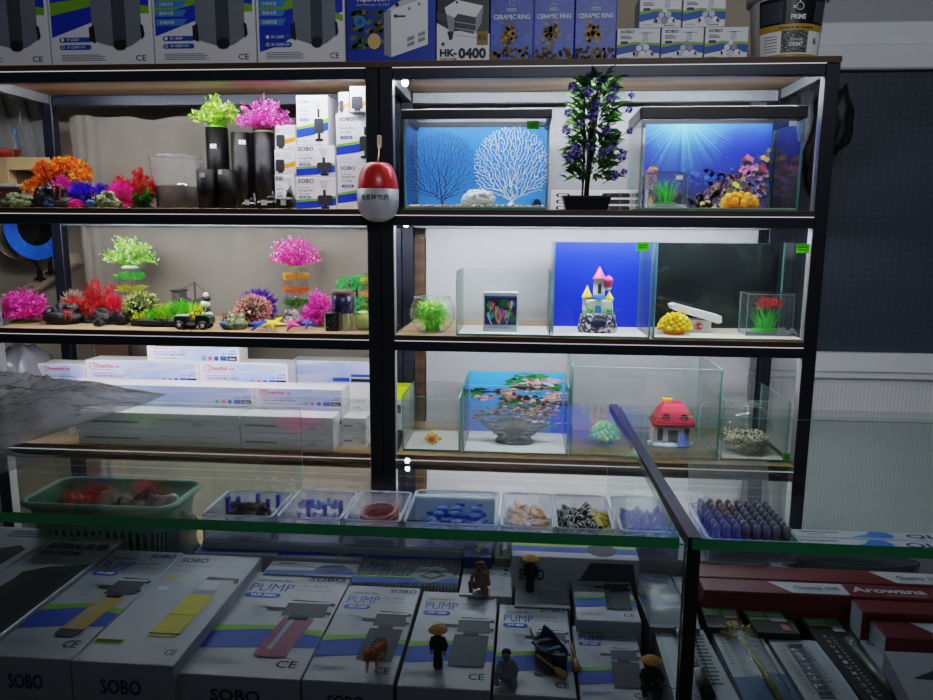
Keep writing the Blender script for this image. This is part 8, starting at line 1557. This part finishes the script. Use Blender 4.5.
# clear trays
TRAY = glass('tray_plastic', (251, 252, 254), haze=.28, hazec=(224, 230, 244), refl=1.6, rough=.05)
def tray(px0, px1, pyb, pyf, zt, lab, lid=False, name='clear_tray'):
    A, B = onZ(px0[1], pyb, zt), onZ(px1[1], pyb, zt); C2, D2 = onZ(px0[0], pyf, zt), onZ(px1[0], pyf, zt); x0, x1 = (A.x+C2.x)/2, (B.x+D2.x)/2; y1, y0 = min(A.y, CY1-.052), max(C2.y, 1.305)
    rt = root(name, lab, 'tray', ((x0+x1)/2, (y0+y1)/2, ZR), 'clear plastic trays in the counter'); mb = MB(); th = .0025
    for a in ((x0, x1, y0, y0+th, ZR, zt), (x0, x1, y1-th, y1, ZR, zt), (x0, x0+th, y0+th, y1-th, ZR, zt), (x1-th, x1, y0+th, y1-th, ZR, zt), (x0+th, x1-th, y0+th, y1-th, ZR, ZR+th)): pane(mb, *a, g=TRAY, e=mat('tray_edge', (206, 214, 226), .2))
    part(mb, 'tray_walls', rt); mb = MB(); mb.tube([(x, y, zt) for x, y in rrect(x0-.002, x1+.002, y0-.002, y1+.002, .012)], .002, mat('tray_edge'), 5, closed=True); part(mb, 'rim', rt)
    if lid:
        mb = MB(); dz, dy = .05, .02; F4 = [(x0, y1+.004, zt), (x1, y1+.004, zt), (x1, y1+.03, zt+lid), (x0, y1+.03, zt+lid)]; mb.add(F4, [(0, 1, 2, 3)], TRAY); part(mb, 'open_lid', rt)
    return x0, x1, y0, y1
zt_ = .955
def scatter(rt_name, lab, box_, n, z0, z1, fn, seed, group, lab_fn=None): pass
# tray 1: black filter brush with blue clips
x0, x1, y0, y1 = tray((196, 222), (268, 289), 490, 527, zt_, 'clear tray holding a black brush block with blue clips')
mb = MB(); xm = (x0+x1)/2; mb.box(xm-.035, xm+.045, y0+.03, y1-.06, ZR+.004, ZR+.045, mat('brush_black', (18, 18, 20), .7, bump=.8, bscale=120), .006); rr = rnd(3)
for i in range(90): mb.tube([(xm-.03+.075*rr.random(), y0+.04+(y1-y0-.11)*rr.random(), ZR+.043), (xm-.03+.075*rr.random(), y0+.04+(y1-y0-.11)*rr.random(), ZR+.052+.006*rr.random())], .0014, mat('brush_black'), 3)
solo(mb, 'brush_block', 'black bristle block in the leftmost clear tray', 'brush')
CLB = mat('clip_blue', (60, 66, 200), .4, trans=.15)
def clip(cx_, cy_, z_, w, h_, lab, grp):
    mb = MB(); mb.box(cx_-w/2, cx_+w/2, cy_-.006, cy_+.006, z_, z_+h_*.35, CLB, .002); mb.box(cx_-w/2, cx_-w/2+.008, cy_-.006, cy_+.006, z_, z_+h_, CLB, .002); mb.box(cx_+w/2-.008, cx_+w/2, cy_-.006, cy_+.006, z_, z_+h_, CLB, .002); mb.lathe([(.005, 0), (.005, h_*.5)], (cx_, cy_, z_+h_*.3), CLB, 8); solo(mb, 'bracket', lab, 'bracket', grp)
clip(x0+.028, y1-.05, ZR+.003,   .03, .055, 'small blue bracket at the back of the leftmost clear tray', 'blue brackets'); clip(xm+.03, y1-.04, ZR+.003, .05, .060, 'blue bracket behind the black bristle block', 'blue brackets')
# tray 2: blue clip, suction cups
x0, x1, y0, y1 = tray((272, 296), (343, 350), 490, 529, zt_, 'clear tray holding a blue bracket and pale blue suction cups')
clip((x0+x1)/2+.01, y1-.07, ZR+.003, .075, .056, 'wide blue bracket standing in the second clear tray', 'blue brackets')
SCB = mat('cup_pale_blue', (150, 180, 236), .25, trans=.4); SCC = mat('cup_clear', (206, 212, 226), .2, trans=.4)
def cupmesh():
    mb = MB(); mb.lathe([(.012, 0), (.010, .003), (.004, .006), (.003, .012), (.0045, .014), (0, .015)], (0, 0, 0), SCB, 12); o = solo(mb, 'suction_cup', 'pale blue suction cup in the second clear tray', 'suction cup', 'pale blue suction cups'); return o
o = cupmesh(); rr = rnd(7); k = 0
for lay in range(3):
    for i in range(5):
        loc = (x0+.018+.022*(i % 5)*.8+rr.uniform(-.003, .003), y0+.05+.03*(lay % 3)+rr.uniform(-.004, .004), ZR+.003+.016*lay)
        c = o if k == 0 else dup(o, loc, None, None); c.location = loc; c.rotation_euler = (rr.uniform(-.4, .4), rr.uniform(-.4, .4), 0); k += 1
# tray 3: reddish tubing
x0, x1, y0, y1 = tray((347, 354), (403, 405), 491, 531, zt_, 'clear tray with a coil of pinkish tubing')
mb = MB(); cx_, cy_ = (x0+x1)/2, (y0+y1)/2; mb.tube([(cx_+.034*cos(t*.55), cy_+.05*sin(t*.55), ZR+.008+.0008*t) for t in range(48)], .0045, mat('tubing_pink', (206, 150, 150), .25, trans=.4), 6); solo(mb, 'tubing_coil', 'pinkish airline tubing coil in the third clear tray', 'tubing')
mb = MB(); mb.box(x0+.01, x1-.012, y0+.012, y0+.03, ZR+.003, ZR+.03, mat('packet_steel_blue', (110, 130, 170), .35, noise_=.2), .004); solo(mb, 'packet', 'steel blue packet in front of the pinkish tubing', 'packet')
# tray 4: blue valves
x0, x1, y0, y1 = tray((407, 411), (498, 496), 489, 535, zt_, 'wide clear tray scattered with blue valves')
def valve(col, lab, grp):
    mb = MB(); mb.tube([(-.022, 0, .007), (.022, 0, .007)], .005, col, 8); mb.tube([(-.028, 0, .007), (-.02, 0, .007)], .003, col, 6); mb.tube([(.02, 0, .007), (.028, 0, .007)], .003, col, 6); mb.lathe([(.006, .008), (.006, .018), (.011, .019), (.011, .024), (0, .025)], (0, 0, 0), col, 10); return solo(mb, 'air_valve', lab, 'valve', grp)
o = valve(mat('valve_blue', (56, 84, 170), .35), 'blue air valve in the wide clear tray', 'blue air valves'); rr = rnd(12)
for i in range(24):
    loc = (x0+.04+(x1-x0-.08)*((i % 6)/5)+rr.uniform(-.006, .006), y0+.03+(y1-y0-.07)*((i//6) % 4)/3.+rr.uniform(-.008, .008), ZR+.003+.020*(i % 2)); c = o if i == 0 else dup(o, loc); c.location = loc; c.rotation_euler = (0, 0, rr.uniform(0, pi))
mb = MB(); mb.box((x0+x1)/2-.09, (x0+x1)/2+.08, y1-.05, y1-.03, ZR+.003, ZR+.056, mat('packet_pale_aqua', (216, 226, 234), .3, noise_=.2), .003); solo(mb, 'packet', 'pale aqua packet standing at the back of the wide clear tray', 'packet')
# tray 5: orange connectors
x0, x1, y0, y1 = tray((504, 502), (555, 550), 490, 537, zt_, 'clear tray full of amber connectors')
def tee(col, lab, grp, stripe=None):
    mb = MB(); mb.tube([(-.018, 0, .006), (.018, 0, .006)], .0052, col, 8); mb.tube([(0, 0, .006), (0, .014, .006)], .0052, col, 8)
    if stripe:
        for i in range(4): mb.lathe([(.0056, -.0012), (.0056, .0012)], (0, 0, 0), stripe, 8) if 0 else mb.tube([(-.014+.009*i, 0, .006), (-.0115+.009*i, 0, .006)], .0056, stripe, 8)
    return solo(mb, 'connector', lab, 'connector', grp)
def heap(o, x0, x1, y0, y1, nx_, ny_, nl_, seed, flat_=False):
    rr = rnd(seed); k = 0
    for l_ in range(nl_):
        for j in range(ny_):
            for i in range(nx_):
                loc = (x0+(x1-x0)*(i+.5)/nx_+rr.uniform(-.005, .005), y0+(y1-y0)*(j+.5)/ny_+rr.uniform(-.005, .005), ZR+.004+.0125*l_+rr.uniform(0, .004)); c = o if k == 0 else dup(o, loc); c.location = loc; c.rotation_euler = (rr.uniform(-.5, .5), rr.uniform(-.5, .5), rr.uniform(0, 2*pi)); k += 1
heap(tee(mat('amber_plastic', (226, 170, 70), .35, trans=.2), 'amber connector in the clear tray left of the striped ones', 'amber connectors'), x0+.02, x1-.02, y0+.03, y1-.03, 3, 5, 3, 31)
# tray 6: black and white striped pieces, a few yellow
x0, x1, y0, y1 = tray((558, 553), (612, 606), 489, 539, zt_, 'clear tray of black and white striped connectors')
heap(tee(mat('piece_black', (24, 26, 26), .4), 'black and white striped connector in the clear tray', 'striped connectors', mat('piece_white', (214, 216, 206), .4)), x0+.016, x1-.022, y0+.03, y1-.03, 3, 6, 3, 32)
oy = tee(mat('piece_yellow', (226, 196, 40), .4), 'yellow connector at the right side of the striped ones', 'yellow connectors'); heap(oy, x1-.026, x1-.012, y0+.04, y1-.05, 1, 4, 3, 33)
# tray 7: violet bits
x0, x1, y0, y1 = tray((620, 613), (676, 664), 489, 541, zt_, 'clear tray of small violet air stones')
mb = MB(); mb.lathe([(.006, 0), (.009, .006), (.009, .02), (.004, .026), (.003, .034), (0, .035)], (0, 0, 0), mat('airstone_violet', (96, 96, 190), .6, noise_=.2), 10); o = solo(mb, 'air_stone', 'violet air stone in the clear tray left of the black seam', 'air stone', 'violet air stones'); heap(o, x0+.012, x1-.012, y0+.02, y1-.03, 4, 6, 2, 34)
# bottle tray
x0, x1, y0, y1 = tray((700, 688), (792, 760), 488, 542, .945, 'clear lidded tray full of grey-blue bottles right of the black seam', .09)
rtb = root('dropper_bottle', 'grey-blue dropper bottle in the lidded tray', 'bottle', (0, 0, 0), 'dropper bottles in the lidded tray'); WL[rtb.name] = Vector((0, 0, 0))
mb = MB(); mb.lathe([(.0092, 0), (.0096, .002), (.0096, .030), (.006, .038), (.006, .041)], (0, 0, 0), mat('bottle_grey_blue', (92, 98, 112), .3, noise_=.1), 12); part(mb, 'bottle_body', rtb); mb = MB(); mb.lathe([(.007, .039), (.007, .054), (.004, .060), (0, .061)], (0, 0, 0), mat('bottle_cap_grey', (136, 134, 150), .4), 10); part(mb, 'cap', rtb)
k = 0; rr = rnd(41)
for j in range(7):
    for i in range(8):
        loc = (x0+.018+(x1-x0-.036)*i/7, y0+.02+(y1-y0-.045)*j/6, ZR+.0032); c = rtb if k == 0 else dup(rtb, loc); c.location = loc; k += 1
# QL lamp cartons
zq = onY(860, 530, 1.33).z
for i, (pf, pb, z_, lab) in enumerate(((545.5, 536.5, .915, 'white QL lamp carton with blue swoosh, front one in the counter'), (536, 528.5, .915, 'white QL lamp carton with blue swoosh, rear one in the counter'))):
    A, B = onZ(792, pf, z_), onZ(792, pb, z_); x0 = A.x; mb = MB(); A.y = max(A.y, Ab.y+.07); mb.box(x0, 1.3, A.y+.0015, B.y-.0015, ZI, z_, mat('lamp_carton_white', (205, 208, 220), .4, noise_=.03), .0012); T = Face((x0, A.y+.0015, z_), (1.3-x0, 0, 0), (0, B.y-A.y-.003, 0)); w = 1.3-x0; X = lambda px: (onZ(px, (pf+pb)/2, z_).x-x0)/w
    mb.poly(T, [(X(846), .15), (X(862), .5), (X(870), .98), (X(884), .98), (X(890), .5), (X(884), .1)], mat('swoosh_blue', (70, 130, 214), .4), 1); mb.text(T, 'QLED', X(901+4*i*0), .18, .62, NAVY, X(960)-X(901), .02, 1); mb.lines(T, X(800), .55, X(840), .8, 1, DGREY, 1); mb.lines(T, X(806), .2, X(824), .5, 2, GREY, 1); solo(mb, 'lamp_carton', lab, 'carton', 'white lamp cartons behind the red ones')
# dark clear tray in front of the QL cartons
A, B = onZ(796, 568, .955), onZ(925, 551, .955); mb = MB()
Af2 = onZ(704, 563.5, zr).y
mb.lathe([(.07, 0), (.085, .05), (.09, .118), (.086, .118), (.08, .05), (.0, .006)], ((onZ(800, 560, .93).x+onZ(930, 560, .93).x)/2, Ab.y+.036, ZI+.0005), glass('smoky_dish', (220, 226, 228), haze=.15, hazec=(140, 150, 154), refl=2, rough=.05), 30, sx=1.2, sy=.33); solo(mb, 'plastic_dish', 'smoky clear plastic dish behind the maroon cartons', 'dish')

# ---------------------------------------------------------------- plastic sheet lying on the counter top
tail = onZ(152, 396, ZP+.012); near2 = onZ(0, 452, ZP); mid_ = onZ(75, 427, ZP)
nx, ny = 110, 60; vs = []; xl2, xr2 = -1.27, tail.x
for j in range(ny+1):
    v = j/ny
    for i in range(nx+1):
        u = i/nx; x = xl2+(xr2-xl2)*u
        if x < mid_.x: yf = near2.y+(mid_.y-near2.y)*(x-near2.x)/(mid_.x-near2.x)
        else: yf = mid_.y+(tail.y-.015-mid_.y)*((x-mid_.x)/(tail.x-mid_.x))**1.1
        yf = max(yf+.008*noise.noise(Vector((x*16, 3, 0))), CY0+.1); yb2 = 1.520; yf = min(yf, yb2-.006); y = yf+(yb2-yf)*v
        f1 = noise.noise(Vector((x*5, y*6, 1)))+.45*noise.noise(Vector((x*11+3, y*13, 4))); fold = 1-abs(noise.noise(Vector((x*7-y*9, y*4, 7))))*1.6
        env = .026+.036*max(0, 1-u)**.7; edge = min(1, v*4)**.8*min(1, (1-v)*12)**.5*min(1, (1-u)*4)
        vs.append((x, y, ZP+.002+edge*env*max(.12, .62+.35*f1+.28*fold+.22*abs(noise.noise(Vector((x*26, y*30, 11))))+.12*noise.noise(Vector((x*60, y*64, 5))))))
mb = MB(); mb.add(vs, [(j*(nx+1)+i, j*(nx+1)+i+1, (j+1)*(nx+1)+i+1, (j+1)*(nx+1)+i) for j in range(ny) for i in range(nx)], film('grey_sheet_film', (136, 134, 130), .32, 1., 34, .2), True); solo(mb, 'plastic_sheet', 'crumpled grey plastic sheet lying on the glass counter top at the left', 'plastic sheet')
vs = []; nx, ny = 40, 44; ax0, ax1 = -1.26, onZ(36, 470, ZP).x
for j in range(ny+1):
    for i in range(nx+1):
        u, v = i/nx, j/ny; y = near2.y-.012-(near2.y-.012-(CY0+.10))*v; x = ax0+(ax1-ax0-.05*v+.015*noise.noise(Vector((y*16, 1, 2))))*u
        f1 = noise.noise(Vector((x*12, y*10, 2)))+.6*noise.noise(Vector((x*30, y*26, 5))); e = min(1, u*5, (1-u)*4)*min(1, (1-v)*6, v*8); vs.append((x, y, ZP+.0018+max(0, e*(.022+.018*f1))))
mb = MB(); mb.add(vs, [(j*(nx+1)+i, j*(nx+1)+i+1, (j+1)*(nx+1)+i+1, (j+1)*(nx+1)+i) for j in range(ny) for i in range(nx)], film('clear_flap_film', (150, 152, 156), .55, .8, 50, .2), True); solo(mb, 'clear_bag', 'crinkled clear bag lying on the counter glass in front of the grey sheet', 'bag')
# ================================================================ light and camera
w = bpy.data.worlds.new('room_ambient'); SC.world = w; w.use_nodes = True
bg = w.node_tree.nodes['Background']; bg.inputs[0].default_value = (.72, .76, .85, 1); bg.inputs[1].default_value = .056
def lamp(name, loc, size, energy, col, rot):
    l = bpy.data.lights.new(name, 'AREA'); l.shape = 'RECTANGLE'; l.size, l.size_y = size; l.energy = energy; l.color = col; o = bpy.data.objects.new(name, l); COL.objects.link(o); o.location = loc; o.rotation_euler = rot; return o
lamp('fill_light', (.6, -1.1, 2.9), (1.6, .4), 15.0, (.90, .94, 1), (radians(104), 0, 0)).data.spread = radians(124)  # unseen fill lamp, added to brighten the upper cartons and right wall
cam = bpy.data.cameras.new('camera'); co = bpy.data.objects.new('camera', cam); COL.objects.link(co); SC.camera = co
cam.sensor_width = 36; cam.lens = FOC/933*36; cam.clip_start = .02
fw = Vector((-sin(YAW)*cos(PIT), cos(YAW)*cos(PIT), -sin(PIT))); ri = Vector((cos(YAW), sin(YAW), 0)); up = ri.cross(fw)
c, s = cos(ROLL), sin(ROLL); r2 = ri*c+up*s; u2 = up*c-ri*s
co.matrix_world = Matrix(((r2.x, u2.x, -fw.x, 0), (r2.y, u2.y, -fw.y, 0), (r2.z, u2.z, -fw.z, EYE), (0, 0, 0, 1)))
cy = SC.cycles
cy.use_denoising = True; cy.max_bounces = 10; cy.diffuse_bounces = 4; cy.glossy_bounces = 5; cy.transparent_max_bounces = 48; cy.transmission_bounces = 6
cy.sample_clamp_indirect = 8.; cy.caustics_reflective = False; cy.caustics_refractive = False
SC.view_settings.view_transform = 'Filmic'; SC.view_settings.look = 'Medium High Contrast'; SC.view_settings.exposure = .35
